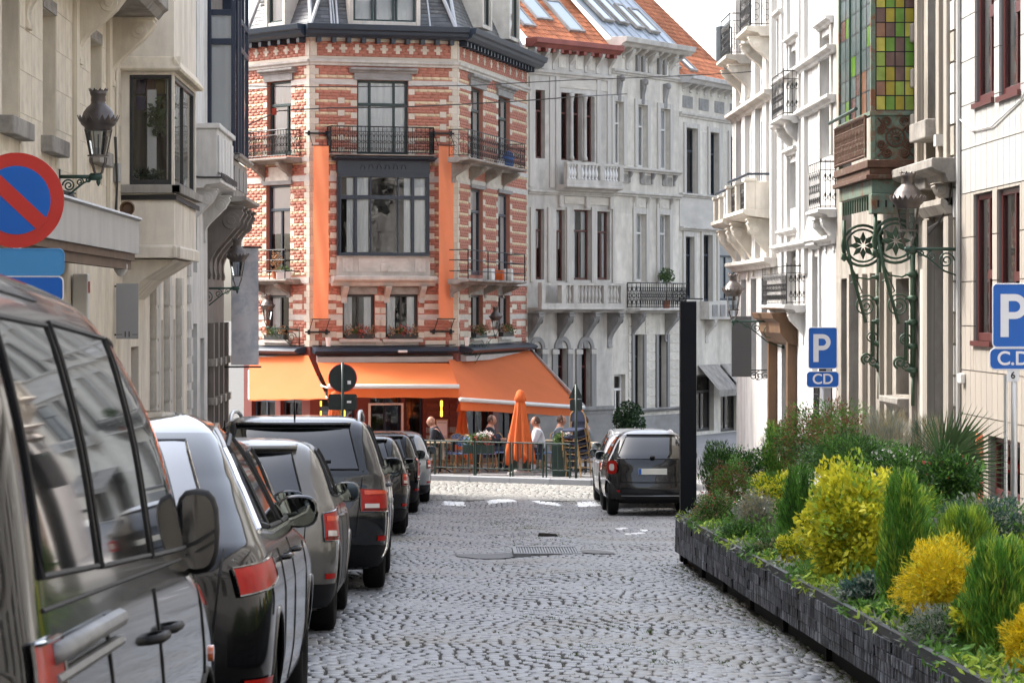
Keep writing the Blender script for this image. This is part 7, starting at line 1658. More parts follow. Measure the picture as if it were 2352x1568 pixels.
sm.patch('rear_bumper', sm.corner, [(0, .24), (1.02, .24), (1.02, .40), (0, .40)], PLASTIC, off=.008, nu=16); sm.line('bumper_edge', sm.corner, [(0, .36), (.4, .36), (.55, .30), (.8, .30)], P_SILV, .008, .01)
sm.patch('rear_reflector', sm.corner, [(.42, .43), (.60, .43), (.60, .46), (.42, .46)], REDL, off=.012, nu=5, nv=2)
sm.line('hatch_gap', sm.rear, [(-.60, 1.02), (-.58, .62), (-.50, .60), (.50, .60), (.58, .62), (.60, 1.02)], WELL, .012, mirror=False); sm.plate(.80); sm.mirror(1.62, 1.06, .10, .085, .07, P_SILV)
sm.patch('plate_recess', sm.rear, [(-.34, .72), (.34, .72), (.34, .88), (-.34, .88)], P_DGREEN, mirror=False, off=.003)
MB().lathe([(.05, 0), (.04, .03), (0, .04)], sm.rear(0, 1.05) + Vector((0, -.03, 0)), 12).build('wiper_cap', PLASTIC, sm.t)
sm.line('roof_edge', sm.rear, [(-.44, 1.45), (.44, 1.45)], PLASTIC, .018, .01, mirror=False)
# ================================================================== planter along the right
PITCH = math.atan(-.0454)
def hv(y, h): return h + (y - 33.3) * .0078 if h > .3 else h     # the rim keeps nearer to level than the road
def plx(y): return 2.50 + (y - 17) * .0185
PY0, PY1, PW, PH0, PH1 = 9.5, 33.3, 1.95, .12, .56
pl = thing('planter', (plx(22) + .9, 22, base(22)), 'long black stone-clad planter running down the right of the street', 'planter')
SLATEP = mat('split_black_slate', (0.010, 0.011, 0.014), 0.6, spec=.25, var=.35, vscale=7, island=.5, bump=1.0, bscale=16, dirt_or_glint=(.36, .39, .45), dscale=4.5, dlo=.47, dhi=.66)
# pale upright streaks paint the sky's highlights on the rough split face
_nt = SLATEP.node_tree
for _n in list(_nt.nodes):
    if _n.type == 'TEX_NOISE' and _n.inputs['Scale'].default_value in (4.5, 16.0):
        _m = _nt.nodes.new('ShaderNodeMapping'); _m.inputs['Scale'].default_value = (4, 4, .9) if _n.inputs['Scale'].default_value == 4.5 else (2.2, 2.2, .5); _g = _nt.nodes.new('ShaderNodeNewGeometry'); _nt.links.new(_g.outputs['Position'], _m.inputs[0]); _nt.links.new(_m.outputs[0], _n.inputs['Vector'])
EDGE = mat('black_edge_strip', (.014, .015, .017), .5, var=.3); SOIL = mat('dark_soil', (.03, .022, .015), .95, var=.4, bump=.6)
def strip(name, x0, x1, h0, h1, m, y0=PY0, y1=PY1, bevel=0.0, n=24):
    b = MB(); A = []
    for k in range(n + 1):
        y = y0 + (y1 - y0) * k / n; z = base(y); A.append(b.pts([(plx(y) + x0, y, z + hv(y, h0)), (plx(y) + x1, y, z + hv(y, h0)), (plx(y) + x1, y, z + hv(y, h1)), (plx(y) + x0, y, z + hv(y, h1))]))
    for k in range(n):
        for q in range(4): b.face((A[k] + q, A[k] + (q + 1) % 4, A[k + 1] + (q + 1) % 4, A[k + 1] + q))
    b.face((A[0] + 3, A[0] + 2, A[0] + 1, A[0])); b.face([A[-1] + q for q in range(4)]); return b.build(name, m, pl)
strip('plinth', .10, PW - .1, -.03, PH0 + .02, WELL, PY0, PY1 - .1); strip('core', .03, PW - .03, PH0, PH1 - .05, EDGE); strip('soil', .10, PW - .1, PH1 - .06, PH1 - .03, SOIL, PY0 + .1, PY1 - .1)  # plinth is a near-black fill standing in for the shaded gap underneath
strip('rim', .0, .035, PH1 - .045, PH1 + .012, EDGE); strip('rear_rim', PW - .09, PW - .01, PH1 - .045, PH1 + .012, EDGE)
um = MB().box(-.5, .5, -.5, .5, -.5, .5).mesh('slate_piece', SLATEP); rr = random.Random(4); npc = 0
for c in range(4):
    y = PY0
    while y < PY1 - .02:
        ln = min(rr.uniform(.45, .95), PY1 - y); h = (hv(y + ln / 2, PH1 - .045) - PH0) / 4; d = rr.uniform(.040, .052)
        inst(um, 'slate_piece', pl, (plx(y + ln / 2) + .03 - d / 2 + .004, y + ln / 2, base(y + ln / 2) + PH0 + h * (c + .5)), (PITCH, rr.uniform(-.02, .02), -.0185 + rr.uniform(-.012, .012)), (d, ln - .006, h - .005)); y += ln
    x = plx(PY1) + .03
    while x < plx(PY1) + PW - .05:
        ln = rr.uniform(.25, .45); inst(um, 'slate_piece', pl, (x + ln / 2, PY1 + .008, base(PY1) + PH0 + h * (c + .5)), (0, 0, R(90) + rr.uniform(-.01, .01)), (.05, ln - .006, h - .005)); x += ln
for k in range(9):
    y = PY0 + 1 + k * 2.8; MB().box(plx(y) + .06, plx(y) + .2, y - .06, y + .06, base(y) - .02, base(y) + PH0).build('foot', WELL, pl)
q = at(1580, 1180, 33.0); z1 = at(1580, 692, 33.0).z; zb_ = base(33) + .02
po = thing('black_post', (q.x, 33.0, zb_), 'tall square black post standing at the far end of the planter', 'post')
POSTM = mat('navy_black_coat', (.0035, .0045, .008), .6, spec=.25, var=.15)
MB().box(q.x - .093, q.x + .093, 32.9, 33.09, zb_, z1).build('shaft', POSTM, po, bevel=.006); MB().tube([(q.x - .10, 33.0, z1 + .03), (q.x + .18, 33.0, z1 + .03)], .008, 6).tube([(q.x - .1, 33, z1), (q.x - .1, 33, z1 + .05)], .01, 5).build('top_rod', IRON, po)
# ------------------------------------------------------------------ planting
def lmat(nm, c, isl=.5, tr=.35, ro=.42): return mat(nm, c, ro, island=isl, trans=tr, spec=.45)
L_DARK = lmat('leaf_dark', (.05, .13, .03)); L_MID = lmat('leaf_green', (.13, .29, .05)); L_FEATH = lmat('feathery_green', (.14, .34, .05), .5); L_YEL = lmat('leaf_yellow_green', (.78, .75, .06), .35); L_GOLD = lmat('golden_needles', (.86, .68, .03), .4)
L_SILV = lmat('silver_leaf', (.30, .33, .27), .3); L_RED = lmat('reddish_leaf', (.26, .11, .06), .5); L_TEAL = lmat('blue_green_leaf', (.07, .14, .11), .4); L_STRAW = lmat('straw_grass', (.42, .36, .22), .4); STEM = mat('brown_stem', (.10, .055, .03), .8, var=.3)
L_PALM = lmat('palm_leaf', (.085, .15, .06), .5); L_LIME = lmat('leaf_lime', (.42, .57, .07), .4)
def leaves(par, name, m, c, rad, n, ln, wd, mode='bush', seed=1, shell=.45):
    """n leaf blades spread through an ellipsoid; 'up' blades stand, 'bush' blades face outwards, 'spray' fans from the foot"""
    g = np.random.RandomState(seed); c = np.array(c); rad = np.array(rad)
    d = g.normal(size=(n, 3)); d /= np.linalg.norm(d, axis=1)[:, None]; r_ = np.where(g.rand(n) < shell, .85 + .2 * g.rand(n), g.rand(n) ** (1 / 2.2))
    lump = 1 + .26 * np.sin(d[:, 0] * 5.1 + seed) * np.sin(d[:, 2] * 4.3 + seed * 2) + .16 * np.sin(d[:, 1] * 9 + d[:, 2] * 7 + seed)
    if mode == 'up':
        t = g.rand(n); taper = np.clip(np.sin(np.pi * np.clip(t * .66 + .17, 0, 1)) ** .7, .12, 1); ph = g.rand(n) * 6.2832; q = (np.sqrt(g.rand(n)) * .75 + .25 * g.rand(n)) * (1 + .22 * np.sin(ph * 3 + seed) * np.sin(t * 7 + seed)); t = t * (.82 + .26 * np.sin(ph * 2.3 + seed) ** 2)
        p = np.stack([np.cos(ph) * q * taper * rad[0], np.sin(ph) * q * taper * rad[1], (t * 2 - 1) * rad[2]], 1) + c
        a = np.stack([np.cos(ph) * .35 + g.normal(0, .25, n), np.sin(ph) * .35 + g.normal(0, .25, n), np.ones(n)], 1)
    elif mode == 'spray':
        ph = g.rand(n) * 6.2832; el = np.arccos(g.rand(n) * .9); a = np.stack([np.cos(ph) * np.sin(el), np.sin(ph) * np.sin(el), np.cos(el)], 1); p = c + a * rad * (.25 + .55 * g.rand(n))[:, None]
    else:
        p = c + d * rad * (r_ * lump)[:, None]; a = d + g.normal(0, .55, (n, 3)); a[:, 2] += .25
    a /= np.linalg.norm(a, axis=1)[:, None]; s = (.6 + .8 * g.rand(n))[:, None]
    b = np.cross(a, g.normal(size=(n, 3))); b /= np.linalg.norm(b, axis=1)[:, None] + 1e-9
    nn = np.cross(a, b)
    V = np.stack([p - a * ln * .5 * s, p + b * wd * .5 * s + nn * wd * .15 * s, p + a * ln * .5 * s - nn * wd * .2, p - b * wd * .5 * s + nn * wd * .15 * s], 1).reshape(-1, 3)
    return bulk(name, V.astype(np.float32), np.arange(4 * n, dtype=np.int32).reshape(n, 4), m, par)
PL_N = [0]
def plant(kind, label, cat, px, ytop, ybot, wpx, Xoff, mats, n=2200, ln=.05, wd=.018, mode='bush', zbase=None, flowers=None, squash=1.0, stems=True):
    """px, ytop, ybot, wpx: where the photograph shows it; Xoff: how far it stands behind the planter's street edge"""
    X = 2.6 + Xoff; d = F * X / (px - VX)
    for _ in range(3): X = plx(d) + Xoff; d = F * X / (px - VX)
    d = min(max(d, PY0 + .3), PY1 - .25); X = (px - VX) / F * d
    zt = EYE + (VY - ytop) / F * d; z0 = base(d) + hv(d, PH1) - .05 if zbase is None else zbase; zlow = min(max(z0, EYE + (VY - ybot) / F * d), zt - .12); n = int(n * 1.9); ln *= .8; wd *= .72; w = wpx / F * d / 2 * 1.18
    PL_N[0] += 1; sd = PL_N[0] * 7; t = thing(kind, (X, d, z0), label, cat, 'planting in the black planter'); c = (X, d, (zlow + zt) / 2); rad = (w, w * squash, (zt - zlow) / 2)
    for k, (m, f) in enumerate(mats): leaves(t, 'foliage', m, c, rad, int(n * f), ln, wd, mode, sd + k)
    if flowers: m, k = flowers; leaves(t, 'flowers', m, c, (rad[0], rad[1], rad[2]), k, .03, .026, 'bush', sd + 50, 1.0)
    if stems:
        b = MB(); g = random.Random(sd)
        for k in range(7): a = g.uniform(0, 6.28); r_ = g.uniform(.3, .8); b.tube([(X + g.uniform(-.05, .05), d + g.uniform(-.05, .05), z0 - .02), (X + math.cos(a) * w * r_ * .5, d + math.sin(a) * w * r_ * .5, (z0 + zt) / 2), (X + math.cos(a) * w * r_, d + math.sin(a) * w * r_, zt - (zt - z0) * .25)], [.011, .008, .004], 5)
        b.build('stems', STEM, t)
    return t, Vector((X, d, z0)), zt
Gp = 'shrub'
plant('yellow_shrub', 'big dome of yellow green broad leaves in mid planter', Gp, 1962, 1082, 1345, 172, .42, [(L_YEL, .8), (L_LIME, .3)], 5200, .062, .034)
plant('feathery_shrub', 'feathery upright green shrub left of the big yellow dome', Gp, 1838, 1085, 1340, 84, .34, [(L_FEATH, .7), (L_DARK, .4)], 4200, .085, .009, 'up')
plant('feathery_shrub', 'tall feathery green shrub right of the big yellow dome', Gp, 2075, 1100, 1420, 104, .34, [(L_FEATH, .8), (L_LIME, .25)], 5600, .085, .009, 'up')
plant('golden_conifer', 'rounded golden needle bush before the palm', Gp, 2160, 1240, 1440, 150, .32, [(L_GOLD, .9), (L_YEL, .2)], 5600, .048, .008)
plant('feathery_shrub', 'soft green feathery bush at the lower right corner', Gp, 2292, 1255, 1568, 138, .34, [(L_FEATH, .8), (L_LIME, .3)], 6000, .075, .008, 'up')
plant('golden_conifer', 'golden needle bush cut by the right edge of the picture', Gp, 2372, 1395, 1600, 110, .34, [(L_GOLD, 1)], 4200, .042, .007)
plant('golden_conifer', 'yellow variegated bush behind the left feathery shrub', Gp, 1775, 1088, 1235, 92, .85, [(L_YEL, .7), (L_MID, .4)], 3000, .05, .02)
plant('golden_conifer', 'small yellow bush at the foot of the left feathery shrub', Gp, 1822, 1225, 1330, 60, .22, [(L_YEL, .8), (L_MID, .3)], 1500, .04, .015)
plant('silver_bush', 'grey silver leaved bush near the planter end', Gp, 1738, 1135, 1285, 72, .40, [(L_SILV, .7), (L_STRAW, .4)], 2600, .04, .012, flowers=(WHITEFL, 60))
plant('silver_bush', 'low silver grey cushion under the golden bush', Gp, 2178, 1395, 1490, 150, .22, [(L_SILV, .6), (L_DARK, .4)], 3000, .035, .009)
plant('leafy_plant', 'low blue green leafy plant at the rim by the yellow dome', Gp, 2000, 1325, 1420, 105, .22, [(L_TEAL, .7), (L_SILV, .35)], 1900, .045, .022)
plant('leafy_plant', 'dark low foliage spilling over the rim before the grey bush', Gp, 1772, 1240, 1335, 80, .2, [(L_DARK, .7), (L_STRAW, .3)], 1700, .05, .012)
plant('flowering_plant', 'mixed green plant with small red flowers at the planter end', Gp, 1640, 1130, 1215, 76, .25, [(L_MID, .5), (L_DARK, .4), (L_STRAW, .3)], 2200, .035, .014, flowers=(PINKF, 90))
plant('flowering_plant', 'reddish tipped young shrub above the red flowers', Gp, 1680, 1060, 1200, 92, .55, [(L_MID, .6), (L_RED, .4)], 2800, .04, .016)
plant('dark_shrub', 'upright dark green shrub next to the black post', Gp, 1648, 1020, 1130, 78, 1.0, [(L_DARK, .8), (L_MID, .3)], 2600, .06, .01, 'up')
plant('dark_shrub', 'dense dark green shrub in the back row, second from the post', Gp, 1722, 1030, 1120, 110, 1.2, [(L_DARK, .8), (L_MID, .3)], 2800, .045, .018)
plant('feathery_shrub', 'slim light green spire in the back row', Gp, 1782, 975, 1110, 70, 1.15, [(L_FEATH, .9), (L_LIME, .2)], 2600, .07, .008, 'up')
plant('flowering_shrub', 'twiggy shrub with rusty red tips in front of the near blue sign', Gp, 1860, 945, 1090, 125, 1.45, [(L_MID, .55), (L_RED, .35), (L_DARK, .3)], 4200, .045, .016, flowers=(PINKF, 70))
plant('flowering_shrub', 'tall loose shrub with reddish shoots beneath the CD plate', Gp, 1928, 925, 1080, 112, 1.5, [(L_MID, .6), (L_RED, .4)], 3600, .045, .014)
plant('dark_shrub', 'dark spreading bush behind the big yellow dome', Gp, 1960, 1000, 1110, 190, 1.05, [(L_DARK, .7), (L_MID, .4)], 4600, .05, .014)
plant('ornamental_grass', 'pale dry grass plumes before the stone doorway', 'grass clump', 2035, 950, 1080, 120, 1.6, [(L_SILV, .5), (L_STRAW, .4)], 2400, .14, .006, 'up')
plant('flowering_shrub', 'green bush with small white and pink flowers left of the palm', Gp, 2068, 1030, 1130, 150, 1.3, [(L_DARK, .6), (L_MID, .4)], 3600, .04, .018, flowers=(WHITEFL, 160))
plant('ornamental_grass', 'thin dry seed stalks before the dark blue door', 'grass clump', 2125, 965, 1080, 80, 1.55, [(L_STRAW, .5), (L_TEAL, .4)], 1200, .16, .005, 'up')
plant('leafy_plant', 'yellow green bush behind the golden bush', Gp, 2100, 1120, 1260, 130, .95, [(L_LIME, .6), (L_MID, .5)], 3600, .06, .015)
plant('leafy_plant', 'grey green herb clump under the right blue sign', Gp, 2265, 1150, 1290, 170, .9, [(L_TEAL, .7), (L_SILV, .2), (L_MID, .3)], 4600, .045, .014)
plant('leafy_plant', 'green grass-like clump with yellow tips above the golden bush', Gp, 2215, 1175, 1300, 120, .62, [(L_LIME, .6), (L_MID, .5)], 3000, .11, .010, 'up')
plant('leafy_plant', 'leafy green filler between the lower right bushes', Gp, 2240, 1290, 1420, 120, .55, [(L_MID, .6), (L_LIME, .3)], 3000, .05, .022)
plant('leafy_plant', 'broad leaved yellow tipped plant at the rim, lower right', Gp, 2240, 1370, 1470, 80, .25, [(L_MID, .5), (L_YEL, .5)], 1500, .06, .03)
plant('dark_shrub', 'dark green bush under the palm fronds', Gp, 2180, 1040, 1170, 120, 1.25, [(L_DARK, .8), (L_MID, .3)], 3000, .05, .02, flowers=(PINKF, 60))
g_ = np.random.RandomState(21); nG = 26000; yy = PY0 + .2 + g_.rand(nG) * (PY1 - PY0 - .4); xx = .02 + g_.rand(nG) ** .8 * (PW - .15)
pp = np.stack([[plx(y) for y in yy] + xx, yy, np.array([base(y) + hv(y, PH1) for y in yy]) - .03 + g_.rand(nG) ** 2 * .30 * (.25 + .75 * np.minimum(1, xx / .3)) * (.6 + .4 * np.sin(yy * 3.1))], 1)
aa = g_.normal(size=(nG, 3)) * .7; aa[:, 2] = np.abs(aa[:, 2]) + .6; aa /= np.linalg.norm(aa, axis=1)[:, None]; bb = np.cross(aa, g_.normal(size=(nG, 3))); bb /= np.linalg.norm(bb, axis=1)[:, None]
VV = np.stack([pp - aa * .035, pp + bb * .009, pp + aa * .04, pp - bb * .009], 1).reshape(-1, 3)
tag(bulk('ground_cover', VV.astype(np.float32), np.arange(4 * nG, dtype=np.int32).reshape(nG, 4), L_MID), 'low leafy ground cover filling the planter between the shrubs', 'ground cover', kind='stuff')
plant('feathery_shrub', 'green feathery bush between the grey bush and the left feathery shrub', Gp, 1792, 1150, 1290, 70, .7, [(L_FEATH, .7), (L_MID, .4)], 2200, .07, .009, 'up')
plant('leafy_plant', 'green shrub squeezed between the yellow dome and the right feathery shrub', Gp, 2040, 1180, 1330, 80, .75, [(L_MID, .7), (L_LIME, .4)], 2400, .05, .016)
plant('leafy_plant', 'mid green shrub behind the golden bush on the left side', Gp, 2110, 1180, 1340, 90, .55, [(L_MID, .7), (L_FEATH, .4)], 2400, .06, .014)
plant('leafy_plant', 'bushy green plant just above the lower right golden bush', Gp, 2330, 1240, 1400, 120, .7, [(L_MID, .6), (L_LIME, .5)], 3000, .06, .016)
plant('leafy_plant', 'rim hugging green plant between silver cushion and blue green plant', Gp, 2075, 1400, 1470, 90, .2, [(L_MID, .6), (L_DARK, .4)], 1500, .045, .016)
plant('leafy_plant', 'low green plant at the rim under the grey silver bush', Gp, 1705, 1200, 1280, 70, .2, [(L_DARK, .6), (L_MID, .5)], 1500, .045, .014)
for k, (m_, nn_, lo) in enumerate(((L_MID, 4200, .0), (L_LIME, 2600, .4), (L_SILV, 2000, .8))):
    yy = PY0 + .2 + g_.rand(nn_) * (PY1 - PY0 - .4); keep = np.sin(yy * 1.9 + k * 2) + .5 * np.sin(yy * 4.7 + lo) > .35; yy = yy[keep]; n_ = len(yy); xx = -.03 + .28 * g_.rand(n_); up = g_.rand(n_) * np.clip(1.2 - np.abs(xx - .14) * 4, .1, 1)
    pp = np.stack([np.array([plx(y) for y in yy]) + xx, yy, np.array([base(y) + hv(y, PH1) for y in yy]) - .03 - .04 * (xx < .0) * g_.rand(n_) + .13 * up * (.5 + .5 * np.sin(yy * 2.7 + k) ** 2)], 1); aa = g_.normal(size=(n_, 3)); aa[:, 0] -= .5; aa /= np.linalg.norm(aa, axis=1)[:, None]; bb = np.cross(aa, g_.normal(size=(n_, 3))); bb /= np.linalg.norm(bb, axis=1)[:, None]
    VV = np.stack([pp - aa * .03, pp + bb * .010, pp + aa * .035, pp - bb * .010], 1).reshape(-1, 3)
    tag(bulk('trailing_plants', VV.astype(np.float32), np.arange(4 * n_, dtype=np.int32).reshape(n_, 4), m_), ('green', 'lime', 'silver')[k] + ' trailing plants spilling over the street rim of the planter', 'ground cover', kind='stuff')
# palm with fans of narrow leaves on a leaning stem
d = F * 4.1 / (2165 - VX); X = 4.1; z0 = base(d) + hv(d, PH1) - .05
t = thing('fan_palm', (X, d, z0), 'small palm with stiff fan leaves beside the maroon shop windows', 'palm', 'planting in the black planter')
top = at(2150, 1075, d); foot = at(2120, 1215, d); foot.z = max(foot.z, z0 - .05); MB().tube([foot, foot.lerp(top, .5) + Vector((.02, 0, 0)), top], [.03, .024, .02], 7).build('stem', STEM, t)
g = random.Random(9)
for (tx, ty, ln) in ((2200, 1030, .52), (2235, 1010, .55), (2180, 1000, .45), (2235, 1080, .50), (2215, 1130, .42)):
    tip = at(tx, ty, d - .1); dirv = (tip - top); dl = dirv.length; dirv.normalize(); hub = top + dirv * dl * .35; up = Vector((0, -1, .3)).cross(dirv).normalized(); b = MB()
    b.tube([top, hub], .008, 5)
    for k in range(26):
        a = -1.25 + 2.5 * k / 25; v = dirv * math.cos(a) + up * math.sin(a) + Vector((0, g.gauss(0, .12), 0)); e = hub + v * ln * (.72 + .28 * math.cos(a)) + Vector((0, 0, -.03)); w_ = up * .009
        b.poly([hub - w_ * .5, hub.lerp(e, .5) - w_, e, hub.lerp(e, .5) + w_, hub + w_ * .5])
    b.build('frond', L_PALM, t)
# ================================================================== road signs
def rounded(w, h, r, n=5):
    P = []
    for cx, cy, a0 in ((w / 2 - r, h / 2 - r, 0), (-w / 2 + r, h / 2 - r, 90), (-w / 2 + r, -h / 2 + r, 180), (w / 2 - r, -h / 2 + r, 270)):
        for k in range(n + 1): a = R(a0 + 90 * k / n); P.append((cx + r * math.cos(a), cy + r * math.sin(a)))
    return P
def plate_at(par, name, c, w, h, m, r=.03, t=.012, rim=True):
    P = rounded(w, h, r); o = MB().prism([(c.x + a, c.z + b) for a, b in P], c.y - t, c.y, 'y').build(name, m, par)
    if rim: MB().tube([(c.x + a, c.y - t, c.z + b) for a, b in P], .006, 5, closed=True).build('rim', SIGNW if m is not LBLUE else LBLUE, o)
    return o
def sign_text(par, s, c, size, m=SIGNW, sx=1.0): return text(s, Matrix.Translation((c.x, c.y - .0155, c.z)) @ Matrix.Rotation(R(90), 4, 'X'), size, m, par, sx=sx)
def p_glyph(par, c, h, m=SIGNW):
    w = h * .62; t = h * .19; y0, y1 = c.y - .0175, c.y - .0135; x0 = c.x - w / 2; zt, zb = c.z + h / 2, c.z - h / 2; b = MB(); n = 14; R0 = h * .29; cz = zt - R0; cx = x0 + w - R0
    b.box(x0, x0 + t, y0, y1, zb, zt); b.box(x0 + t, cx, y0, y1, zt - t * .85, zt); b.box(x0 + t, cx, y0, y1, zt - 2 * R0, zt - 2 * R0 + t * .85); ri = R0 - t * .85
    for k in range(n):
        a0, a1 = -math.pi / 2 + math.pi * k / n, -math.pi / 2 + math.pi * (k + 1) / n
        ro = R0; P = [(cx + r_ * math.cos(a) * (1 if r_ == ro else 1), cz + r_ * math.sin(a)) for r_, a in ((ri, a0), (ro, a0), (ro, a1), (ri, a1))]; b.prism(P, y0, y1, 'y')
    return b.build('letter_p', m, par)
for px, d, y0, y1, s0, s1, txt, lab, w_ in ((1889.5, 39.5, 752, 846, 853, 889, 'CD', 'blue parking sign with a CD plate standing among the plants', .40), (2331, 25.0, 652, 797, 800, 848, 'C.D.', 'larger blue parking sign with a C.D. plate at the right edge', .40)):
    c = at(px, (y0 + y1) / 2, d); h = (y1 - y0) / F * d; t = thing('parking_sign', (c.x, d, base(d) + .12), lab, 'road sign', 'blue parking signs')
    MB().tube([(c.x, d + .035, base(d) + .1), (c.x, d + .035, c.z + h / 2 - .03)], .03, 10).build('post', ALU, t, smooth=True)
    o = plate_at(t, 'sign_plate', c, w_, h, BLUE, .035); p_glyph(o, c + Vector((-.012, 0, -.0)), h * .68)
    c2 = at(px, (s0 + s1) / 2, d); o = plate_at(t, 'lower_plate', c2, w_ * 1.13, (s1 - s0) / F * d, BLUE, .05); sign_text(o, txt, c2, (s1 - s0) / F * d * .92)
    MB().box(c.x - .05, c.x + .05, d, d + .03, c2.z + .08, c.z - h / 2 + .08).build('clamp', IRON, t)
    if d < 30:
        c3 = at(2326, 862, d); o = plate_at(t, 'number_plate', c3, .105, .105, SIGNW, .01, rim=False); sign_text(o, '6', c3, .085, BLACKT); MB().tube([(c.x - .075, d + .03, base(d) + .1), (c.x - .075, d + .03, c3.z)], .016, 8).build('thin_post', ALU, t)
d = 20.6; c = at(38, 460, d); t = thing('no_parking_sign', (c.x, d, base(d) + .12), 'round red and blue no parking sign at the left edge', 'road sign')
MB().tube([(c.x, d + .04, base(d) + .1), (c.x, d + .04, c.z + .3)], .03, 10).build('post', ALU, t, smooth=True)
o = MB().disc((c.x, d, c.z), .35, 'y', .014, 56).build('red_disc', RED, t); MB().disc((c.x, d - .009, c.z), .252, 'y', .006, 56).build('blue_disc', BLUE, o)
a = R(-43); ca, sa = math.cos(a), math.sin(a); P = [(x * ca - z * sa, x * sa + z * ca) for x, z in ((-.262, -.055), (.262, -.055), (.262, .055), (-.262, .055))]; MB().prism([(c.x + x, c.z + z) for x, z in P], d - .0155, d - .0115, 'y').build('diagonal_bar', RED, o)
plate_at(t, 'light_blue_plate', at(38, 602, d), .70, .19, LBLUE, .04); plate_at(t, 'dark_blue_plate', at(38, 664, d), .69, .185, BLUE, .04)
BACKG = mat('dark_green_sign_back', (.012, .022, .02), .4)
d = 64.6; c = at(787, 868, d); t = thing('road_sign', (c.x, d, base(d) + .1), 'round sign over an oblong plate, seen from behind before the awning', 'road sign', 'road signs seen from behind')
MB().tube([(c.x, d - .04, base(d) + .08), (c.x, d - .04, c.z + .36)], .035, 10).build('post', DGREEN, t, smooth=True); o = MB().disc((c.x, d, c.z), .325, 'y', .015, 44).build('round_plate', BACKG, t); MB().tube([(c.x + .325 * math.cos(k * .2244), d, c.z + .325 * math.sin(k * .2244)) for k in range(28)], .012, 5, closed=True).build('rim', RED, o)
q = at(802, 878, d); MB().box(q.x - .04, q.x + .04, d - .012, d - .0085, q.z - .04, q.z + .04).build('sticker', SIGNW, o)
c2 = at(787, 923, d); o = plate_at(t, 'oblong_plate', c2, .66, .37, BACKG, .05, rim=False); MB().box(c2.x + .10, c2.x + .2, d - .0155, d - .0125, c2.z - .02, c2.z + .03).build('sticker', SIGNW, o)
b = MB()
for zz in (c.z + .16, c.z - .16, c2.z + .1, c2.z - .1): b.box(c.x - .28, c.x + .28, d - .03, d - .018, zz - .018, zz + .018)
b.build('rear_brackets', BACKG, t)
d = 63.9; c = at(1323, 903, d); t = thing('road_sign', (c.x, d, base(d) + .1), 'triangular sign with a small square plate, seen from behind by the stacked chairs', 'road sign', 'road signs seen from behind')
MB().tube([(c.x, d - .035, base(d) + .08), (c.x, d - .035, at(1323, 882, d).z)], .03, 10).build('post', DGREEN, t, smooth=True); tri = [at(1322, 878, d), at(1306, 915, d), at(1339, 915, d)]; MB().prism([(p.x, p.z) for p in tri], d, d + .015, 'y').build('triangle_plate', BACKG, t)
plate_at(t, 'square_plate', at(1323, 930, d), .28, .26, BACKG, .04, rim=False)
# ================================================================== café terrace
TP = .13
def tz(y): return base(y) + TP
BFR = mat('barrier_green', (.014, .035, .027), .5, .0, var=.15)
def kline(x):           # kerb line through the photographed points
    d = 65.1 + (x - 989) / (1359 - 989) * (63.3 - 65.1); return d + .35
names = ['leftmost', 'second', 'third', 'fourth', 'rightmost']
for k, (xa, xb) in enumerate(((968, 998), (1000, 1089), (1093, 1172), (1178, 1247), (1255, 1309))):
    A, B_ = Vector((*xy(xa, kline(xa)), 0)), Vector((*xy(xb, kline(xb)), 0)); A.z, B_.z = tz(A.y), tz(B_.y)
    t = thing('terrace_barrier', (A + B_) / 2, '%s dark green bar fence panel of the café terrace, counted from the cars' % names[k], 'barrier', 'fence panels of the café terrace'); Z = Vector((0, 0, 1)); e = B_ - A
    b = MB(); b.tube([A + Z * .78, B_ + Z * .78], .020, 6).tube([A + Z * .17, B_ + Z * .17], .018, 6)
    for p in (A, B_): b.tube([p, p + Z * .78], .022, 6)
    b.build('frame', BFR, t); n = max(2, round(e.length / .135)); me = MB().tube([(0, 0, .17), (0, 0, .78)], .017, 5).mesh('bar', BFR)
    for q in range(1, n): inst(me, 'bar', t, A + e * (q / n))
# bistro chairs, woven blue with cane legs
CANE = mat('rattan_cane', (.36, .22, .09), .55, var=.2); WEAVE = mat('blue_weave', (.03, .10, .30), .55, var=.35, vscale=60, dirt_or_glint=(.30, .36, .45), dscale=55, dlo=.5, dhi=.56); WEAVED = mat('navy_weave', (.02, .03, .07), .6, var=.3, vscale=50)
def chair_meshes(wm):
    ch = {}; b = MB(); b.prism(rounded(.42, .42, .08), .44, .465, 'z'); ch['seat'] = b.mesh('seat', wm)
    n = 12; P = [(.20 * math.cos(math.pi * k / n), .22 + .03 * math.sin(math.pi * k / n), .60 + .27 * math.sin(math.pi * k / n) ** .8) for k in range(n + 1)]; b = MB(); i = b.pts([(0, .215, .60)] + P + [(0, .235, .60)] + [(x, y + .02, z) for x, y, z in P])
    for k in range(n): b.face((i, i + 1 + k, i + 2 + k)); b.face((i + n + 2, i + n + 4 + k, i + n + 3 + k))
    ch['backrest'] = b.mesh('backrest', wm)
    ch['back_frame'] = MB().tube([(.21, .20, .46)] + [(.215 * math.cos(math.pi * k / n), .225 + .03 * math.sin(math.pi * k / n), .60 + .28 * math.sin(math.pi * k / n) ** .8) for k in range(n + 1)] + [(-.21, .20, .46)], .014, 6).mesh('back_frame', CANE)
    for k, (x, y) in enumerate(((-.18, -.18), (.18, -.18), (-.19, .19), (.19, .19))): ch['leg%d' % k] = MB().tube([(x * 1.12, y * 1.15, 0), (x, y, .45)], .013, 6).mesh('leg', CANE)
    ch['stretcher'] = MB().tube([(-.19, -.19, .22), (.19, -.19, .22), (.2, .2, .22), (-.2, .2, .22)], .009, 5, closed=True).mesh('stretcher', CANE); return ch
CM, CMD = chair_meshes(WEAVE), chair_meshes(WEAVED)
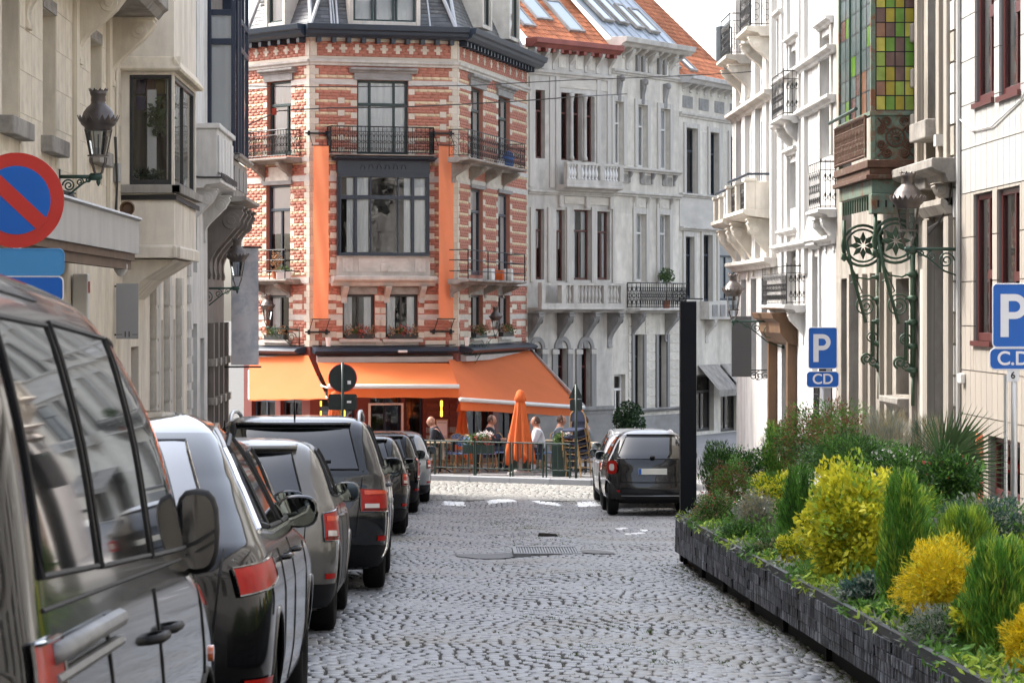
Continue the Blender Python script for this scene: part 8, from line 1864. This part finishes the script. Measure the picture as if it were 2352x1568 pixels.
def chair(x, y, z, rz, label, cm=CM, tilt=0.0, group='bistro chairs of the café'):
    t = thing('bistro_chair', (x, y, z), label, 'chair', group, local=True, rot=(tilt, 0, rz))
    for k, me in cm.items():
        o = bpy.data.objects.new(k.rstrip('0123'), me); COL.objects.link(o); o.parent = t; ORG[o.name] = Vector((0, 0, 0))
    return t
def spot(x, d): return (x - VX) / F * d
dC = 66.0
for x, d, rz, lab in ((1030, 66.2, 110, 'blue bistro chair right behind the bald person'), (1052, 65.9, -60, 'blue woven chair tilted against the table left of the flower trough'), (1075, 66.6, 170, 'bistro chair under the flower trough'), (1118, 66.0, 100, 'bistro chair between the flower trough and the closed parasol'), (1145, 66.5, -80, 'bistro chair just left of the closed parasol'), (1232, 66.0, 95, 'chair under the person in pale clothes'), (1262, 66.4, -90, 'chair behind the tall flower box'), (1352, 66.6, 90, 'navy chair beyond the chair stack near the cars'), (990, 66.2, -85, 'bistro chair on which the bald person sits'), (1015, 67.2, 40, 'empty chair against the wall behind the bald person'), (1062, 67.3, 150, 'chair in the back row under the middle awning edge'), (1100, 67.4, -30, 'back row chair behind the flower trough'), (1165, 67.3, 120, 'back row chair hidden left of the closed parasol'), (1215, 67.2, -100, 'back row chair to the right of the closed parasol'), (1292, 67.3, 60, 'back row chair behind the tall green box')):
    chair(spot(x, d), d, tz(d), R(rz), lab)
for k in range(5):
    d = 64.4 - .0 * k; x = spot(1322, d) - .02 * k + .06; chair(x, d, tz(d) + .16 * k, R(-35), ('lowest', 'second lowest', 'middle', 'second highest', 'topmost')[k] + ' navy chair of the stack of five by the signpost', CMD, R(2 * k), 'stack of five chairs')
TABM = mat('table_wood', (.42, .33, .22), .5, var=.15)
for x, d, lab in ((1010, 65.9, 'bistro table at which the bald person reads'), (1098, 66.1, 'pale bistro table behind the flower trough'), (1248, 66.7, 'bistro table right of the parasol'), (1345, 65.6, 'bistro table with a white napkin holder by the parked cars'), (1042, 67.0, 'small table in the back row near the menu board'), (1150, 67.0, 'small table in the back row beside the parasol'), (1305, 66.9, 'small table in the back row behind the stacked chairs')):
    c = Vector((spot(x, d), d, tz(d))); t = thing('bistro_table', c, lab, 'table', 'tables of the café terrace'); MB().lathe([(.30, .70), (.31, .71), (.31, .735), (.30, .74)], c, 24).build('table_top', TABM, t); MB().lathe([(.035, .03), (.03, .70)], c, 8).build('stem', IRON, t)
    b = MB()
    for k in range(3): a = k * 2.094 + .4; b.tube([c + Vector((0, 0, .12)), c + Vector((math.cos(a) * .15, math.sin(a) * .15, .09)), c + Vector((math.cos(a) * .27, math.sin(a) * .27, .012))], .014, 5)
    b.build('feet', IRON, t)
c = Vector((spot(1345, 65.6), 65.6, tz(65.6) + .74)); t = thing('napkin_holder', c, 'white napkin and cutlery caddy on the table by the cars', 'caddy'); MB().box(c.x - .09, c.x + .09, c.y - .06, c.y + .06, c.z, c.z + .1).build('tray', WHITEF, t); MB().box(c.x - .06, c.x - .01, c.y - .04, c.y + .03, c.z + .1, c.z + .2).box(c.x + .01, c.x + .07, c.y - .04, c.y + .03, c.z + .1, c.z + .17).build('napkins', WHITEF, t)
# flower boxes
BOXG = mat('green_flower_box', (.022, .045, .038), .4, var=.15)
for x, d, w_, z0_, h_, lab in ((1099, 65.2, .75, .50, .20, 'dark trough with white and pink flowers hooked on the terrace fence'), (1290, 64.6, .44, .0, .74, 'tall green box with pink and cream flowers at the fence end'), (1195, 66.2, .5, .0, .55, 'green box behind the closed parasol')):
    c = Vector((spot(x, d), d, tz(d) + z0_)); t = thing('flower_box', c, lab, 'flower box', 'flower boxes of the café terrace'); MB().box(c.x - w_ / 2, c.x + w_ / 2, c.y - .14, c.y + .14, c.z + .0, c.z + h_).build('box', BOXG, t, bevel=.015)
    top = c + Vector((0, 0, h_)); tuft(t, 'leaves', top + Vector((0, 0, .1)), .3, 320, LEAFG, .05, (w_ * 1.5, .5, .55)); tuft(t, 'white_flowers', top + Vector((.1, 0, .2)), .26, 70, WHITEFL, .045, (w_ * 1.3, .5, .5)); tuft(t, 'pink_flowers', top + Vector((.12, -.05, .1)), .28, 90, PINKF, .04, (w_ * 1.5, .5, .6))
# closed parasols
def parasol(x, d, ytop, yhem, rad, label):
    c = Vector((spot(x, d), d, tz(d))); zt_, zh = at(x, ytop, d).z, at(x, yhem, d).z; t = thing('closed_parasol', c, label, 'parasol', 'closed orange parasols'); n = 40; rows = []
    for j in range(19):
        f = j / 18; z = zt_ + (zh - zt_) * f; rr_ = rad * (.10 + .20 * min(1, f * 6) * .6 + .78 * f ** 1.15); row = []
        for k in range(n + 1):
            a = 2 * math.pi * k / n; fold = 1 - .34 * min(1, f * 3) * (.5 + .5 * math.cos(a * 8 + .6 * math.sin(f * 3))) - .10 * f * math.sin(a * 3 + 1); row.append((c.x + rr_ * fold * math.cos(a) * .95, c.y + rr_ * fold * math.sin(a), z + (.07 * math.sin(a * 8) + .06 * math.sin(a * 3)) * (f > .93)))
        rows.append(row)
    MB().grid(rows).build('folded_canopy', ORANGE, t, smooth=True, solid=.004)
    MB().lathe([(.0, .06), (.07, .03), (.11, -.06), (.15, -.2), (.13, -.21), (.08, -.08)], (c.x, c.y, zt_), 12, cap=False).build('top_cap', ORANGE, t, smooth=True); MB().tube([c + Vector((0, 0, .04)), Vector((c.x, c.y, zt_ + .04))], .024, 8).build('pole', ALU, t); MB().lathe([(.30, 0), (.30, .05), (.08, .09), (.05, .28), (.04, .3)], c, 20).build('base', GREYP, t)
parasol(1195, 65.3, 900, 1056, .42, 'folded orange parasol standing on the café terrace by the kerb'); parasol(768, 66.0, 903, 1060, .36, 'folded orange parasol behind the round sign, left of the café door')
parasol(1062, 68.6, 925, 1060, .30, 'folded parasol in shade beside the menu board')
# menu board and lamps on the café front, glass doors
c = at(1015, 985, 69.0); t = thing('menu_board', c, 'framed paper menu board hanging between the café windows', 'menu board'); MB().box(c.x - .15, c.x + .15, 68.98, 69.02, c.z - .24, c.z + .24).build('frame', TABM, t, bevel=.01); MB().box(c.x - .125, c.x + .125, 68.972, 68.979, c.z - .21, c.z + .21).build('sheet', SIGNW, t)
b = MB()
for k in range(3): b.box(c.x - .11, c.x + .11, 68.968, 68.971, c.z + .14 + k * .02, c.z + .150 + k * .02)
for k in range(3): b.box(c.x - .11, c.x + .11, 68.968, 68.971, c.z - .2 + k * .018, c.z - .19 + k * .018)
b.build('printed_lines', GREYP, t)
AMBER = mat('amber_wall_lamp', (.9, .42, .04), .5, emit=1.2)
for k, (x, lab) in enumerate(((736, 'left amber tube lamp under the pale awning'), (790, 'amber tube lamp behind the round sign'), (1014, 'amber tube lamp above the menu board'))):
    q = at(x, 938, 69.2); tag(MB().lathe([(.02, -.2), (.032, -.18), (.032, -.06), (.02, -.05), (.02, .05), (.032, .06), (.032, .18), (.02, .2)], q, 10).build('tube_lamp', AMBER), lab, 'lamp', 'amber tube lamps of the café')
# ------------------------------------------------------------------ seated people
def skin(name, verts, edges, radii, m, parent, root=0, sub=2):
    me = bpy.data.meshes.new(name); me.from_pydata(verts, edges, []); me.materials.append(m); o = bpy.data.objects.new(name, me); COL.objects.link(o); o.parent = parent; ORG[o.name] = Vector((0, 0, 0))
    o.modifiers.new('skin', 'SKIN'); 
    for k, v in enumerate(me.skin_vertices[0].data): v.radius = (radii[k], radii[k]); v.use_root = (k == root)
    md = o.modifiers.new('sub', 'SUBSURF'); md.levels = sub; md.render_levels = sub
    for p in me.polygons: p.use_smooth = True
    o.modifiers['skin'].use_smooth_shade = True
    return o
def person(x, d, z, rz, label, shirt, trousers, hair=None, lean=.15, sleeves=True, shoes=None, reach=.30):
    """seated figure, facing local -Y, hips on a seat at .46 m"""
    t = thing('person', (x, d, z), label, 'person', local=True, rot=(0, 0, rz)); H = .50; fy = -math.sin(lean)
    V = [(0, 0, H), (0, fy * .28, H + .26), (0, fy * .5, H + .48), (0, fy * .58, H + .57), (0, fy * .62 - .02, H + .64)]; E = [(0, 1), (1, 2), (2, 3), (3, 4)]; Rd = [.17, .165, .17, .09, .065]
    def add(ch, start):
        last = start
        for p, r_ in ch: V.append(p); Rd.append(r_); E.append((last, len(V) - 1)); last = len(V) - 1
        return last
    tips = []
    for sg in (1, -1):
        sh = (sg * .19, fy * .5, H + .47); el = (sg * .23, fy * .4 - .10, H + .20); wr = (sg * .12, fy * .4 - reach, H + .25); k = add([(sh, .085), (el, .055), (wr, .030), ((sg * .10, fy * .4 - reach - .06, H + .25), .032)], 2)
        for j, (dx, ln) in enumerate(((-.028, .065), (-.010, .075), (.010, .072), (.026, .055))): b_ = V[k]; add([((b_[0] + dx, b_[1] - .045, b_[2]), .009), ((b_[0] + dx, b_[1] - .045 - ln * .6, b_[2] - .012), .008), ((b_[0] + dx, b_[1] - .045 - ln, b_[2] - .03), .007)], k)
        b_ = V[k]; add([((b_[0] - sg * .04, b_[1] - .005, b_[2] - .005), .010), ((b_[0] - sg * .055, b_[1] - .045, b_[2] - .01), .008)], k)
        add([((sg * .10, -.06, H), .095), ((sg * .11, -.42, H + .02), .062), ((sg * .11, -.44, .10), .042), ((sg * .11, -.46, .05), .036), ((sg * .12, -.60, .025), .026)], 0)
    body = skin('body', V, E, Rd, SKIN, t)
    hx = Vector((0, fy * .64 - .035, H + .695)); b = MB(); n, m_ = 20, 16; rows = []
    for j in range(m_ + 1):
        ph = -math.pi / 2 + math.pi * j / m_; row = []
        for k in range(n + 1):
            a = 2 * math.pi * k / n; cx, cy, cz = math.cos(ph) * math.cos(a), math.cos(ph) * math.sin(a), math.sin(ph); w = .084 * (1 - .22 * max(0, -cz)); fr_ = 1.0 + (.20 * math.exp(-((cz + .1) / .16) ** 2 - (cx / .16) ** 2) if cy < 0 else 0) + (.05 * math.exp(-((cz + .75) / .2) ** 2) if cy < 0 else 0) - (.05 * math.exp(-((cz - .12) / .12) ** 2 - ((abs(cx) - .4) / .15) ** 2) if cy < 0 else 0)
            row.append(hx + Vector((cx * w, cy * .098 * fr_, cz * .122)))
        rows.append(row)
    b.grid(rows); 
    for sg in (1, -1): b.lathe([(.0, -.03), (.022, -.015), (.026, .01), (.0, .03)], hx + Vector((sg * .078, .01, -.01)), 8)
    b.build('head', SKIN, body, smooth=True); e = MB()
    for sg in (1, -1): e.lathe([(.0, -.008), (.010, 0), (.0, .008)], hx + Vector((sg * .03, -.088, .012)), 8)
    e.box(hx.x - .022, hx.x + .022, hx.y - .092, hx.y - .086, hx.z - .062, hx.z - .056); e.build('eyes_and_mouth', BROWNF, body)
    if hair:
        b = MB(); rows = []
        for j in range(9):
            ph = -.25 + (math.pi / 2 + .25) * j / 8; rows.append([hx + Vector((math.cos(ph) * math.cos(a) * .088, math.cos(ph) * math.sin(a) * .108 + .012, math.sin(ph) * .134)) for a in [-.35 + (math.pi + .7) * k / 14 for k in range(15)]])
        b.grid(rows).build('hair', hair, t, smooth=True, solid=.012)
    def sub(name, idx, grow, m):
        mp = {v: k for k, v in enumerate(idx)}; skin(name, [V[i] for i in idx], [(mp[a], mp[c]) for a, c in E if a in mp and c in mp], [Rd[i] + grow for i in idx], m, t)
    arms = [5, 6, 7]; na = 5; per = (len(V) - 5) // 2; a1 = [5 + q for q in range(3)]; a2 = [5 + per + q for q in range(3)]; l1 = [5 + per - 5 + q for q in range(4)]; l2 = [5 + 2 * per - 5 + q for q in range(4)]
    sub('shirt', [0, 1, 2, 3] + (a1 + a2 if sleeves else a1[:2] + a2[:2]), .016, shirt); sub('trousers', [0] + (l1 + l2), .014, trousers); 
    for l in (l1, l2): q = V[l[-1]]; MB().prism([(-.045, 0), (.045, 0), (.042, .05), (.0, .075), (-.042, .06)], q[1] - .17, q[1] + .05, 'y').build('shoe', shoes or BLACKT, t, bevel=.015).location.x = q[0]
    return t
NAVYC = mat('navy_shirt', (.015, .018, .028), .85); BEIGEC = mat('beige_trousers', (.45, .38, .30), .85); WHITEC = mat('white_blue_shirt', (.62, .66, .74), .85, var=.1); DENIM = mat('dark_shorts', (.03, .04, .07), .85); HAIRB = mat('auburn_hair', (.055, .022, .012), .6); GREYC = mat('grey_top', (.16, .19, .22), .85)
d = 66.1; person(spot(1003, d) + .12, d, tz(d), R(-90), 'bald person in a dark top sitting at the left end of the terrace', NAVYC, BEIGEC, None, .35)
d = 66.0; person(spot(1234, d) + .05, d, tz(d), R(-90), 'person in pale blue and white clothes half hidden by the parasol', WHITEC, DENIM, HAIRB, .10, shoes=WHITEF)
d = 66.9; person(spot(1120, d), d, tz(d), R(80), 'person in a navy top behind the flower trough', NAVYC, DENIM, HAIRB, .12)
d = 66.8; person(spot(1280, d), d, tz(d), R(85), 'person in a grey top behind the tall flower box', GREYC, BEIGEC, HAIRB, .12)
d = 66.3; person(spot(1343, d) + .1, d, tz(d), R(-100), 'person with auburn hair seated behind the stack of chairs', GREYC, DENIM, HAIRB, .15)
